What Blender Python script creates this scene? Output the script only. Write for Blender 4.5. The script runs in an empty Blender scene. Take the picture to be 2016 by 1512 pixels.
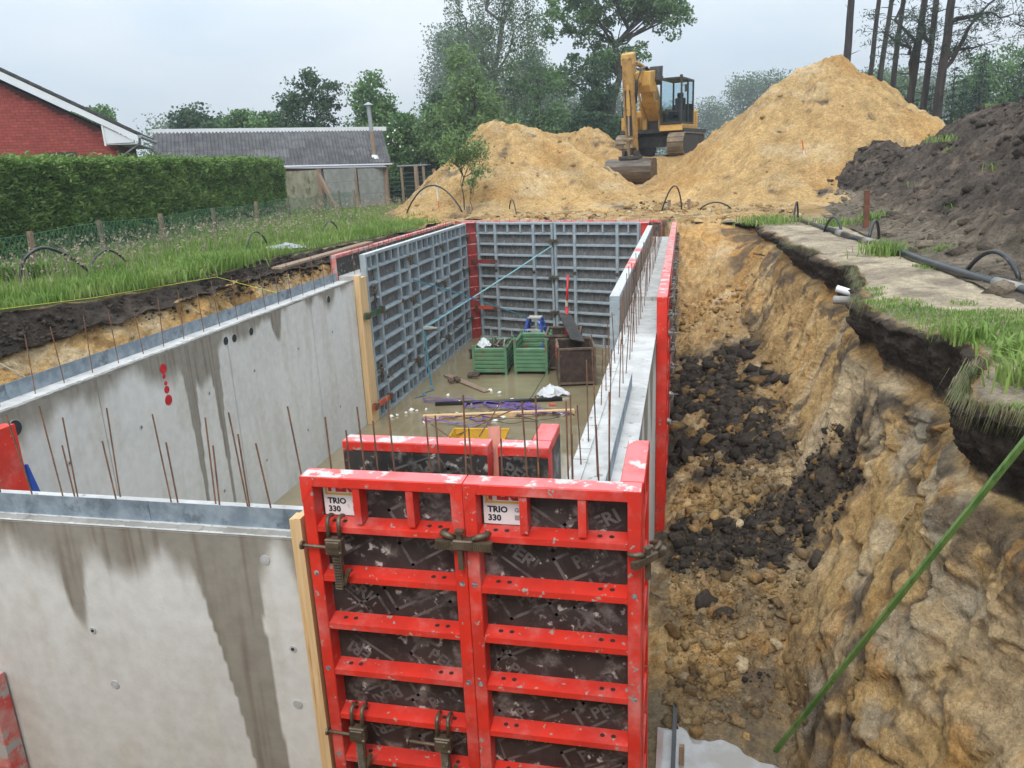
import bpy, math, random
import numpy as np
from mathutils import Vector, Matrix, Euler
R = math.radians
random.seed(7)
scn = bpy.context.scene
col = scn.collection

# ------------------------------------------------------------------ camera
cam_d = bpy.data.cameras.new('camera')
cam_d.sensor_width = 36.0
cam_d.lens = 27.242
cam_d.clip_start = 0.05
cam_d.clip_end = 3000
cam = bpy.data.objects.new('camera', cam_d)
col.objects.link(cam)
cam.matrix_world = Matrix(((0.976802,-0.017625,0.213418,6.02155),(0.209873,0.276856,-0.937712,-3.48860),(-0.042559,0.960750,0.274133,4.85356),(0,0,0,1)))
scn.camera = cam

# ------------------------------------------------------------------ sky, overcast
SUN_EL, SUN_AZ = R(50), R(180)          # azimuth clockwise from +y
world = bpy.data.worlds.new('World')
scn.world = world
world.use_nodes = True
nt = world.node_tree
nt.nodes.clear()
wo = nt.nodes.new('ShaderNodeOutputWorld')
bg = nt.nodes.new('ShaderNodeBackground')
sky = nt.nodes.new('ShaderNodeTexSky')
sky.sky_type = 'NISHITA'
sky.sun_disc = False
sky.sun_elevation = SUN_EL
sky.sun_rotation = SUN_AZ
sky.dust_density = 4.0
sky.air_density = 1.2
skm = nt.nodes.new('ShaderNodeVectorMath'); skm.operation = 'SCALE'; skm.inputs['Scale'].default_value = 0.10
nt.links.new(sky.outputs[0], skm.inputs[0])
tc = nt.nodes.new('ShaderNodeTexCoord')
sep = nt.nodes.new('ShaderNodeSeparateXYZ')
nt.links.new(tc.outputs['Generated'], sep.inputs[0])
# cloud deck: noise in the direction vector, flattened so the clouds stretch sideways
mp = nt.nodes.new('ShaderNodeMapping'); mp.inputs['Scale'].default_value = (1.0, 1.0, 2.6)
nt.links.new(tc.outputs['Generated'], mp.inputs[0])
nz = nt.nodes.new('ShaderNodeTexNoise'); nz.inputs['Scale'].default_value = 2.3; nz.inputs['Detail'].default_value = 5; nz.inputs['Roughness'].default_value = 0.5
nt.links.new(mp.outputs[0], nz.inputs[0])
cr = nt.nodes.new('ShaderNodeValToRGB')
cr.color_ramp.elements[0].position = 0.36; cr.color_ramp.elements[0].color = (0.50, 0.60, 0.70, 1)
cr.color_ramp.elements[1].position = 0.70; cr.color_ramp.elements[1].color = (0.735, 0.775, 0.81, 1)
nt.links.new(nz.outputs[0], cr.inputs[0])
# a standard overcast sky is up to three times as bright overhead as at the horizon
mr = nt.nodes.new('ShaderNodeMapRange'); mr.inputs[1].default_value = 0.0; mr.inputs[2].default_value = 1.0; mr.inputs[3].default_value = 0.98; mr.inputs[4].default_value = 2.9
nt.links.new(sep.outputs[2], mr.inputs[0])
sc = nt.nodes.new('ShaderNodeVectorMath'); sc.operation = 'SCALE'
nt.links.new(cr.outputs[0], sc.inputs[0]); nt.links.new(mr.outputs[0], sc.inputs['Scale'])
mx = nt.nodes.new('ShaderNodeMix'); mx.data_type = 'RGBA'; mx.inputs[0].default_value = 0.10
nt.links.new(sc.outputs[0], mx.inputs[6]); nt.links.new(skm.outputs[0], mx.inputs[7])
nt.links.new(mx.outputs[2], bg.inputs[0]); bg.inputs[1].default_value = 1.0
nt.links.new(bg.outputs[0], wo.inputs[0])

sun_d = bpy.data.lights.new('sun', 'SUN')
sun_d.energy = 1.5
sun_d.angle = R(18)
sun_d.color = (1.0, 0.97, 0.92)
sun = bpy.data.objects.new('sun', sun_d)
col.objects.link(sun)
sdir = Vector((math.sin(SUN_AZ) * math.cos(SUN_EL), math.cos(SUN_AZ) * math.cos(SUN_EL), math.sin(SUN_EL)))
sun.rotation_euler = sdir.to_track_quat('Z', 'Y').to_euler()
sun.location = (0, -20, 30)

vs = scn.view_settings
vs.view_transform = 'Standard'
vs.look = 'None'
vs.gamma = 1.0
vs.exposure = 0.22
try: vs.use_curve_mapping = False
except Exception: pass

# ------------------------------------------------------------------ helpers
def tag(o, label=None, cat=None, group=None, kind=None):
    if label: o['label'] = label
    if cat: o['category'] = cat
    if group: o['group'] = group
    if kind: o['kind'] = kind
    return o

def thing(name, label, cat, loc=(0, 0, 0), rotz=0.0, group=None, rot=None):
    o = bpy.data.objects.new(name, None)
    o.empty_display_size = 0.2
    col.objects.link(o)
    o.location = loc
    o.rotation_euler = rot if rot else (0, 0, rotz)
    return tag(o, label, cat, group)

def link(name, me, mat=None, parent=None):
    o = bpy.data.objects.new(name, me)
    col.objects.link(o)
    if mat is not None and not me.materials:
        me.materials.append(mat)
    if parent is not None:
        o.parent = parent
    return o

def copy_tree(o, parent=None):
    c = o.copy(); col.objects.link(c)
    if parent is not None: c.parent = parent
    for ch in list(o.children): copy_tree(ch, c)
    return c

class MB:
    """collects simple shapes, becomes ONE mesh object"""
    def __init__(s): s.v = []; s.f = []; s.mi = []; s.cur = 0
    def add(s, vs, fs):
        n = len(s.v); s.v += [tuple(v) for v in vs]
        for f in fs: s.f.append(tuple(i + n for i in f)); s.mi.append(s.cur)
        return s
    def box(s, a, b, rot=None, piv=None):
        x0, y0, z0 = a; x1, y1, z1 = b
        if x0 > x1: x0, x1 = x1, x0
        if y0 > y1: y0, y1 = y1, y0
        if z0 > z1: z0, z1 = z1, z0
        vs = [Vector(q) for q in ((x0,y0,z0),(x1,y0,z0),(x1,y1,z0),(x0,y1,z0),(x0,y0,z1),(x1,y0,z1),(x1,y1,z1),(x0,y1,z1))]
        if rot is not None:
            m = Euler(rot).to_matrix(); c = Vector(piv) if piv else sum(vs, Vector()) / 8
            vs = [m @ (v - c) + c for v in vs]
        return s.add(vs, [(3,2,1,0),(4,5,6,7),(0,1,5,4),(1,2,6,5),(2,3,7,6),(3,0,4,7)])
    def bar(s, p, q, w, h, up=(0, 0, 1), t=0.0):
        """box beam from p to q with width w and height h"""
        p = Vector(p); q = Vector(q); d = (q - p).normalized(); up = Vector(up)
        sd = d.cross(up)
        if sd.length < 1e-5: sd = d.cross(Vector((0, 1, 0)))
        sd.normalize(); u = sd.cross(d)
        vs = []
        for c, k in ((p, 1.0), (q, 1.0 - t)):
            for a, b in ((-1,-1),(1,-1),(1,1),(-1,1)):
                vs.append(c + sd * a * w / 2 * k + u * b * h / 2 * k)
        return s.add(vs, [(3,2,1,0),(4,5,6,7),(0,1,5,4),(1,2,6,5),(2,3,7,6),(3,0,4,7)])
    def tube(s, pts, r, n=8, caps=True):
        pts = [Vector(p) for p in pts]; m = len(pts)
        rs = r if isinstance(r, (list, tuple, np.ndarray)) else [r] * m
        base = len(s.v); prev = None
        for i, p in enumerate(pts):
            d = (pts[min(i+1, m-1)] - pts[max(i-1, 0)])
            d = d.normalized() if d.length > 1e-9 else Vector((0, 0, 1))
            if prev is None:
                a = Vector((1, 0, 0)) if abs(d.x) < .8 else Vector((0, 1, 0))
                sd = d.cross(a).normalized()
            else:
                sd = (prev - d * prev.dot(d))
                sd = sd.normalized() if sd.length > 1e-6 else d.orthogonal().normalized()
            prev = sd; u = d.cross(sd)
            for k in range(n):
                t = 2 * math.pi * k / n
                s.v.append(tuple(p + (sd * math.cos(t) + u * math.sin(t)) * rs[i]))
        for i in range(m - 1):
            for k in range(n):
                a = base + i * n + k; b = base + i * n + (k + 1) % n
                s.f.append((a, b, b + n, a + n)); s.mi.append(s.cur)
        if caps:
            s.f.append(tuple(base + k for k in reversed(range(n)))); s.mi.append(s.cur)
            s.f.append(tuple(base + (m - 1) * n + k for k in range(n))); s.mi.append(s.cur)
        return s
    def prism(s, prof, axis, a, b):
        """closed 2-D profile extruded along axis ('x','y','z') from a to b"""
        def mk(p, t):
            if axis == 'x': return (t, p[0], p[1])
            if axis == 'y': return (p[0], t, p[1])
            return (p[0], p[1], t)
        n = len(prof)
        vs = [mk(p, a) for p in prof] + [mk(p, b) for p in prof]
        fs = [tuple(range(n))[::-1], tuple(range(n, 2 * n))]
        for i in range(n):
            j = (i + 1) % n; fs.append((i, j, n + j, n + i))
        return s.add(vs, fs)
    def mesh(s, name, smooth=False, recalc=True):
        me = bpy.data.meshes.new(name)
        me.from_pydata(s.v, [], s.f)
        if any(s.mi): me.polygons.foreach_set('material_index', s.mi)
        if smooth: me.polygons.foreach_set('use_smooth', [True] * len(me.polygons))
        me.update()
        if recalc:
            import bmesh
            bm = bmesh.new(); bm.from_mesh(me); bmesh.ops.recalc_face_normals(bm, faces=bm.faces); bm.to_mesh(me); bm.free()
        return me
    def build(s, name, mat=None, parent=None, smooth=False, bevel=0.0, seg=1):
        me = s.mesh(name, smooth)
        mats = mat if isinstance(mat, (list, tuple)) else [mat]
        for m in mats:
            if m is not None: me.materials.append(m)
        o = bpy.data.objects.new(name, me); col.objects.link(o)
        if parent is not None: o.parent = parent
        if bevel > 0:
            import bmesh
            bm = bmesh.new(); bm.from_mesh(me)
            bmesh.ops.remove_doubles(bm, verts=bm.verts, dist=1e-6)
            es = [e for e in bm.edges if len(e.link_faces) == 2 and e.calc_face_angle(0) > 0.5]
            bmesh.ops.bevel(bm, geom=es, offset=bevel, segments=seg, affect='EDGES', profile=.6)
            bm.to_mesh(me); bm.free()
        return o

def np_mesh(name, V, F, mat=None, parent=None, smooth=False, cols=None, colname='Col'):
    """fast mesh from arrays; F is (n,3) or (n,4)"""
    V = np.asarray(V, dtype=np.float32); F = np.asarray(F, dtype=np.int32)
    me = bpy.data.meshes.new(name)
    k = F.shape[1]
    me.vertices.add(len(V)); me.vertices.foreach_set('co', V.ravel())
    me.loops.add(F.size); me.loops.foreach_set('vertex_index', F.ravel())
    me.polygons.add(len(F)); me.polygons.foreach_set('loop_start', np.arange(0, F.size, k, dtype=np.int32))
    me.polygons.foreach_set('loop_total', np.full(len(F), k, dtype=np.int32))
    if smooth: me.polygons.foreach_set('use_smooth', np.ones(len(F), dtype=bool))
    me.update(calc_edges=True)
    if cols is not None:
        a = me.color_attributes.new(colname, 'FLOAT_COLOR', 'POINT')
        c = np.ones((len(V), 4), dtype=np.float32); c[:, :3] = cols
        a.data.foreach_set('color', c.ravel())
    if mat is not None: me.materials.append(mat)
    o = bpy.data.objects.new(name, me); col.objects.link(o)
    if parent is not None: o.parent = parent
    return o

def grid_faces(nu, nv):
    i = np.arange(nu - 1)[:, None] * nv + np.arange(nv - 1)[None, :]
    return np.stack([i, i + nv, i + nv + 1, i + 1], -1).reshape(-1, 4)

# ---- vectorised gradient-free value noise
def _hash(ix, iy, iz, seed):
    h = (ix.astype(np.int64) * 374761393 + iy.astype(np.int64) * 668265263 + iz.astype(np.int64) * 2147483647 + seed * 974711) & 0xFFFFFFFF
    h = ((h ^ (h >> 13)) * 1274126177) & 0xFFFFFFFF
    h = ((h ^ (h >> 16)) * 2246822519) & 0xFFFFFFFF
    return ((h ^ (h >> 15)) & 0xFFFF) / 65535.0
def vnoise(x, y, z=None, seed=0):
    x = np.asarray(x, float); y = np.asarray(y, float)
    z = np.zeros_like(x) if z is None else np.asarray(z, float)
    x, y, z = np.broadcast_arrays(x, y, z)
    ix, iy, iz = np.floor(x), np.floor(y), np.floor(z)
    fx, fy, fz = x - ix, y - iy, z - iz
    s = lambda t: t * t * t * (t * (t * 6 - 15) + 10)
    u, v, w = s(fx), s(fy), s(fz)
    r = 0
    for dx in (0, 1):
        for dy in (0, 1):
            for dz in (0, 1):
                r = r + _hash(ix + dx, iy + dy, iz + dz, seed) * (u if dx else 1 - u) * (v if dy else 1 - v) * (w if dz else 1 - w)
    return r * 2 - 1
def fbm(x, y, z=None, oct=4, seed=0, gain=.5, lac=2.03):
    a = 1.0; t = 0; n = 0
    z = np.zeros_like(np.asarray(x, float)) if z is None else z
    for o in range(oct):
        t = t + a * vnoise(np.asarray(x) * lac ** o, np.asarray(y) * lac ** o, np.asarray(z) * lac ** o, seed + o * 17); n += a; a *= gain
    return t / n
def cells(x, y, seed=0):
    """2-D worley: distance to nearest and id value"""
    x = np.asarray(x, float); y = np.asarray(y, float)
    ix, iy = np.floor(x), np.floor(y); z0 = np.zeros_like(ix)
    best = np.full(x.shape, 9.0); bid = np.zeros(x.shape)
    for dx in (-1, 0, 1):
        for dy in (-1, 0, 1):
            px = ix + dx + _hash(ix + dx, iy + dy, z0, seed); py = iy + dy + _hash(ix + dx, iy + dy, z0, seed + 5)
            d = np.hypot(px - x, py - y); k = d < best
            best = np.where(k, d, best); bid = np.where(k, _hash(ix + dx, iy + dy, z0, seed + 9), bid)
    return best, bid
def sstep(a, b, x):
    t = np.clip((np.asarray(x, float) - a) / (b - a), 0, 1); return t * t * (3 - 2 * t)
def lerp(a, b, t):
    t = np.asarray(t)[..., None]; return np.asarray(a) * (1 - t) + np.asarray(b) * t

# ------------------------------------------------------------------ materials
MATS = {}
def mat(name, c, rough=.6, metal=0.0, c2=None, nscale=6.0, lo=.35, hi=.65, bump=0.0, bscale=40.0, stretch=(1, 1, 1),
        spots=None, sscale=12.0, slo=.6, shi=.66, attr=None, attr_amt=.25, rand=0.0, spec=.5, rough2=None, coord='Object', trans=0.0, spots2=None, s2scale=30.0, s2lo=.62, s2hi=.66):
    m = bpy.data.materials.new(name); m.use_nodes = True
    t = m.node_tree; N = t.nodes; L = t.links
    b = N['Principled BSDF']; out = N['Material Output']
    b.inputs['Roughness'].default_value = rough
    b.inputs['Metallic'].default_value = metal
    b.inputs['Specular IOR Level'].default_value = spec
    co = N.new('ShaderNodeTexCoord'); mp = N.new('ShaderNodeMapping'); mp.inputs['Scale'].default_value = stretch
    vec = co.outputs[coord] if coord != 'World' else None
    if coord == 'World':
        g = N.new('ShaderNodeNewGeometry'); vec = g.outputs['Position']
    oi = N.new('ShaderNodeObjectInfo')
    ad = N.new('ShaderNodeVectorMath'); ad.operation = 'MULTIPLY_ADD'
    ad.inputs[1].default_value = (0, 0, 0) if coord == 'World' else (37.0, 37.0, 37.0)
    L.new(oi.outputs['Random'], ad.inputs[0]); L.new(vec, ad.inputs[2])
    L.new(ad.outputs[0], mp.inputs[0])
    def noise(scale, detail=5, rough=.6):
        n = N.new('ShaderNodeTexNoise'); n.inputs['Scale'].default_value = scale; n.inputs['Detail'].default_value = detail; n.inputs['Roughness'].default_value = rough
        L.new(mp.outputs[0], n.inputs[0]); return n.outputs[0]
    def ramp(src, lo, hi):
        r = N.new('ShaderNodeMapRange'); r.interpolation_type = 'SMOOTHSTEP'; r.inputs[1].default_value = lo; r.inputs[2].default_value = hi
        L.new(src, r.inputs[0]); return r.outputs[0]
    def mix(fac, a, bb, blend='MIX'):
        x = N.new('ShaderNodeMix'); x.data_type = 'RGBA'; x.blend_type = blend
        if isinstance(fac, (int, float)): x.inputs[0].default_value = fac
        else: L.new(fac, x.inputs[0])
        for k, q in ((6, a), (7, bb)):
            if isinstance(q, (tuple, list)): x.inputs[k].default_value = (*q[:3], 1)
            else: L.new(q, x.inputs[k])
        return x.outputs[2]
    if attr:
        at = N.new('ShaderNodeAttribute'); at.attribute_name = attr
        base = at.outputs['Color']
        f = noise(nscale)
        base = mix(attr_amt, base, mix(ramp(f, .25, .75), (.25, .25, .25), (1, 1, 1)), 'OVERLAY')
    else:
        base = c
        if c2 is not None:
            base = mix(ramp(noise(nscale), lo, hi), c, c2)
    if spots is not None:
        base = mix(ramp(noise(sscale, 6, .65), slo, shi), base, spots)
    if spots2 is not None:
        base = mix(ramp(noise(s2scale, 3, .6), s2lo, s2hi), base, spots2)
    if rand:
        hv = N.new('ShaderNodeHueSaturation')
        rr = N.new('ShaderNodeMapRange'); rr.inputs[3].default_value = 1 - rand; rr.inputs[4].default_value = 1 + rand
        L.new(oi.outputs['Random'], rr.inputs[0]); L.new(rr.outputs[0], hv.inputs['Value'])
        if isinstance(base, (tuple, list)): hv.inputs['Color'].default_value = (*base[:3], 1)
        else: L.new(base, hv.inputs['Color'])
        base = hv.outputs[0]
    if isinstance(base, (tuple, list)): b.inputs['Base Color'].default_value = (*base[:3], 1)
    else: L.new(base, b.inputs['Base Color'])
    if rough2 is not None:
        r = N.new('ShaderNodeMapRange'); r.inputs[1].default_value = .35; r.inputs[2].default_value = .65; r.inputs[3].default_value = rough; r.inputs[4].default_value = rough2
        L.new(noise(nscale * 1.7), r.inputs[0]); L.new(r.outputs[0], b.inputs['Roughness'])
    if bump:
        bp = N.new('ShaderNodeBump'); bp.inputs['Strength'].default_value = 1.0; bp.inputs['Distance'].default_value = bump
        L.new(noise(bscale, 6, .6), bp.inputs['Height']); L.new(bp.outputs[0], b.inputs['Normal'])
    if trans:
        tr = N.new('ShaderNodeBsdfTranslucent'); ms = N.new('ShaderNodeMixShader'); ms.inputs[0].default_value = trans
        if isinstance(base, (tuple, list)): tr.inputs[0].default_value = (*base[:3], 1)
        else: L.new(base, tr.inputs[0])
        L.new(b.outputs[0], ms.inputs[1]); L.new(tr.outputs[0], ms.inputs[2]); L.new(ms.outputs[0], out.inputs[0])
    MATS[name] = m
    return m

def soilmat(name, s1, s2, s3, lo1, hi1, bump, bs, spec=.2, wet=.95):
    m = bpy.data.materials.new(name); m.use_nodes = True
    t = m.node_tree; N = t.nodes; L = t.links; b = N['Principled BSDF']
    b.inputs['Roughness'].default_value = wet; b.inputs['Specular IOR Level'].default_value = spec
    g = N.new('ShaderNodeNewGeometry'); at = N.new('ShaderNodeAttribute'); at.attribute_name = 'Col'
    def noise(sc, det, ro, dist=0.0):
        n = N.new('ShaderNodeTexNoise'); n.inputs['Scale'].default_value = sc; n.inputs['Detail'].default_value = det; n.inputs['Roughness'].default_value = ro; n.inputs['Distortion'].default_value = dist
        L.new(g.outputs['Position'], n.inputs[0]); return n.outputs[0]
    def mr(src, a, b_, c, d):
        r = N.new('ShaderNodeMapRange'); r.inputs[1].default_value = a; r.inputs[2].default_value = b_; r.inputs[3].default_value = c; r.inputs[4].default_value = d
        L.new(src, r.inputs[0]); return r.outputs[0]
    def mul(a, b_):
        x = N.new('ShaderNodeMath'); x.operation = 'MULTIPLY'; L.new(a, x.inputs[0]); L.new(b_, x.inputs[1]); return x.outputs[0]
    v1 = mr(noise(s1, 8, .72, .4), .32, .68, lo1, hi1); v2 = mr(noise(s2, 6, .7), .35, .65, .72, 1.2); v3 = mr(noise(s3, 4, .6), .30, .42, .45, 1.0)
    f = mul(mul(v1, v2), v3)
    sc = N.new('ShaderNodeVectorMath'); sc.operation = 'SCALE'; L.new(at.outputs['Color'], sc.inputs[0]); L.new(f, sc.inputs['Scale'])
    L.new(sc.outputs[0], b.inputs['Base Color'])
    bp = N.new('ShaderNodeBump'); bp.inputs['Distance'].default_value = bump; bp.inputs['Strength'].default_value = 1.0; L.new(noise(bs, 9, .68, .3), bp.inputs['Height'])
    bp2 = N.new('ShaderNodeBump'); bp2.inputs['Distance'].default_value = bump * .4; L.new(noise(bs * 3.7, 5, .65), bp2.inputs['Height']); L.new(bp.outputs[0], bp2.inputs['Normal'])
    L.new(bp2.outputs[0], b.inputs['Normal'])
    MATS[name] = m; return m

def text_mesh(s, size, depth=0.0, align='CENTER', bold=0.0):
    cu = bpy.data.curves.new('text_tmp', 'FONT'); cu.body = s; cu.size = size; cu.extrude = depth; cu.offset = bold
    cu.align_x = align; cu.align_y = 'CENTER'; cu.resolution_u = 2
    o = bpy.data.objects.new('text_tmp', cu); col.objects.link(o)
    dg = bpy.context.evaluated_depsgraph_get(); dg.update()
    me = bpy.data.meshes.new_from_object(o.evaluated_get(dg))
    bpy.data.objects.remove(o); bpy.data.curves.remove(cu)
    vs = [v.co.copy() for v in me.vertices]; fs = [tuple(p.vertices) for p in me.polygons]
    bpy.data.meshes.remove(me)
    return vs, fs

G = 3.2            # natural ground level above the slab (slab top is z = 0)
# ================================================================== terrain
SAND = np.array([.50, .325, .14]); SAND_D = np.array([.32, .195, .08]); PALE = np.array([.60, .465, .29]); ORANGE = np.array([.47, .245, .07])
DARK = np.array([.054, .043, .034]); DARKB = np.array([.085, .066, .052]); GREYS = np.array([.46, .40, .30])
M_soil = soilmat('soil_mixed', 6.5, 30, 75, .70, 1.28, .035, 16)
M_soil_far = soilmat('soil_heap', 3.2, 14, 34, .80, 1.18, .10, 6.5)
M_soil_dark = soilmat('soil_dark_heap', 2.2, 8, 20, .45, 1.5, .16, 4.0)

def ground_z(x, y):
    r = np.interp(y, [15, 17, 20, 24, 27.2, 28.3, 29.1, 34, 44], [0, .03, .12, .34, .58, .95, 1.62, 1.70, 0])
    w = sstep(-2.0, 2.4, x) * (1 - sstep(9.0, 13, x))
    return G + r * w + .05 * fbm(x * .6, y * .6, oct=3, seed=3)

def ground_sheet():
    def axis(lo, hi, c0, c1, fine, grow):
        a = list(np.arange(c0, c1 + 1e-6, fine)); s = fine; x = c1
        while x < hi: s *= grow; x += s; a.append(x)
        s = fine; x = c0; b = []
        while x > lo: s *= grow; x -= s; b.append(x)
        return np.array(b[::-1] + a)
    xs = axis(-560, 560, -11, 17, .16, 1.12); ys = axis(-130, 760, -4, 46, .16, 1.12)
    X, Y = np.meshgrid(xs, ys, indexing='ij')
    near = (1 - sstep(30, 60, np.hypot(X - 4, Y - 18)))
    Z = ground_z(X, Y) + near * .035 * fbm(X * 2.2, Y * 2.2, oct=3, seed=8)
    sandy = sstep(-2.6, -1.2, X + .8 * fbm(X * .4, Y * .4, seed=5) + .12 * (18.5 - Y)) * sstep(16.2, 18.5, Y + .6 * fbm(X, Y, seed=6)) * (1 - sstep(40, 46, Y)) * (1 - sstep(15, 19, X))
    Z = Z + sandy * (.10 * fbm(X * 1.1, Y * 1.1, oct=4, seed=11) + .05 * np.abs(fbm(X * 3.1, Y * 3.1, oct=3, seed=12)))
    c = np.zeros(X.shape + (3,)) + np.array([.055, .062, .026])
    c = lerp(c, np.array([.09, .12, .04]), .5 + .5 * fbm(X * .3, Y * .3, seed=21))
    path = sstep(6.5, 7.5, X) * (1 - sstep(16, 20, Y)) * (1 - sstep(12, 16, X))
    c = lerp(c, np.array([.42, .345, .24]), path * .9)
    sc = lerp(SAND, SAND_D, sstep(-.1, .6, fbm(X * .7, Y * .7, seed=31)))
    sc = lerp(sc, PALE, .4 * sstep(.1, .5, fbm(X * 1.3, Y * 1.3, seed=32)))
    sc = lerp(sc, DARKB, .75 * sstep(.36, .55, fbm(X * .9, Y * 2.2, seed=33, oct=4)))
    k = sandy[..., None]; c = c * (1 - k) + sc * k
    nu, nv = X.shape
    F = grid_faces(nu, nv)
    cx = (X[:-1, :-1] + X[1:, 1:]).ravel() / 2; cy = (Y[:-1, :-1] + Y[1:, 1:]).ravel() / 2
    hole = (cx > -3.9) & (cx < 10.2) & (cy > -2.9) & (cy < 16.4)
    hole |= (cx > -1.0) & (cx < 7.2) & (cy >= 16.3) & (cy < 18.9 - .32 * cx)
    F = F[~hole]
    o = np_mesh('ground', np.stack([X, Y, Z], -1).reshape(-1, 3), F, M_soil_far, smooth=True, cols=c.reshape(-1, 3))
    return tag(o, kind='structure')
ground_sheet()

def interp_profile(ys, keys, prof):
    """keys: y positions; prof: list (per key) of [(x,z),...] same length -> arrays X[y,k], Z[y,k]"""
    P = np.array(prof, float)
    X = np.stack([np.interp(ys, keys, P[:, k, 0]) for k in range(P.shape[1])], 1)
    Z = np.stack([np.interp(ys, keys, P[:, k, 1]) for k in range(P.shape[1])], 1)
    ker = 7
    def sm(A):
        B = np.pad(A, ((ker, ker), (0, 0)), mode='edge')
        return sum(B[i:i + len(A)] for i in range(2 * ker + 1)) / (2 * ker + 1)
    return sm(X), sm(Z)
def resample(X, Z, counts):
    xs = []; zs = []; us = []
    for k, n in enumerate(counts):
        t = np.arange(n) / n
        xs.append(X[:, k:k+1] * (1 - t) + X[:, k+1:k+2] * t); zs.append(Z[:, k:k+1] * (1 - t) + Z[:, k+1:k+2] * t); us.append(k + t)
    xs.append(X[:, -1:]); zs.append(Z[:, -1:]); us.append([len(counts)])
    return np.concatenate(xs, 1), np.concatenate(zs, 1), np.concatenate(us)
def grow_axis(a, b, d0, rate, y0):
    out = [a]
    while out[-1] < b: out.append(out[-1] + max(d0, d0 + rate * (out[-1] - y0)))
    return np.array(out)

# ---------------------------------------------------------------- right bank of the excavation
RB_KEYS = [-3.0, .4, 1.4, 2.1, 2.9, 3.7, 4.6, 5.5, 6.5, 7.8, 9.5, 11.7, 13.4, 14.6, 15.6, 16.4, 17.2]
lip     = [8.35, 8.16, 8.10, 7.86, 8.30, 8.48, 8.22, 7.92, 8.12, 8.42, 8.20, 8.00, 7.86, 7.80, 7.72, 7.65, 7.60]
foot    = [7.6, 7.15, 6.95, 6.90, 6.98, 7.10, 7.32, 7.38, 7.40, 7.42, 7.35, 7.25, 7.15, 7.05, 6.95, 6.9, 6.9]
footz   = [.05, .05, .0, .0, .18, .42, .72, .92, 1.08, 1.16, 1.25, 1.40, 1.75, 2.20, 2.72, 3.12, 3.22]
basez   = [-.05, -.05, -.06, -.05, .10, .26, .30, .26, .34, .52, .72, .92, 1.15, 1.65, 2.35, 2.98, 3.20]
dk      = [.52, .54, .52, .55, .40, .60, .62, .50, .34, .52, .46, .36, .24, .16, .12, .08, .05]
prof = []
for i in range(len(RB_KEYS)):
    l, f, fz, bz, d = lip[i], foot[i], footz[i], basez[i], dk[i]
    top = G - .02
    zf = top - d
    prof.append([(10.6, G - .06), (9.5, G + .015), (l + .35, G + .03), (l, top), (l + .07, top - .10), (l + .02, zf),
                 (l + (f - l) * .13, zf - .12), (f + (l - f) * .52, fz + (zf - fz) * .52), (f, fz), ((f + 5.9) / 2 + .05, bz + (fz - bz) * .55), (5.70, bz)])
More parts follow.
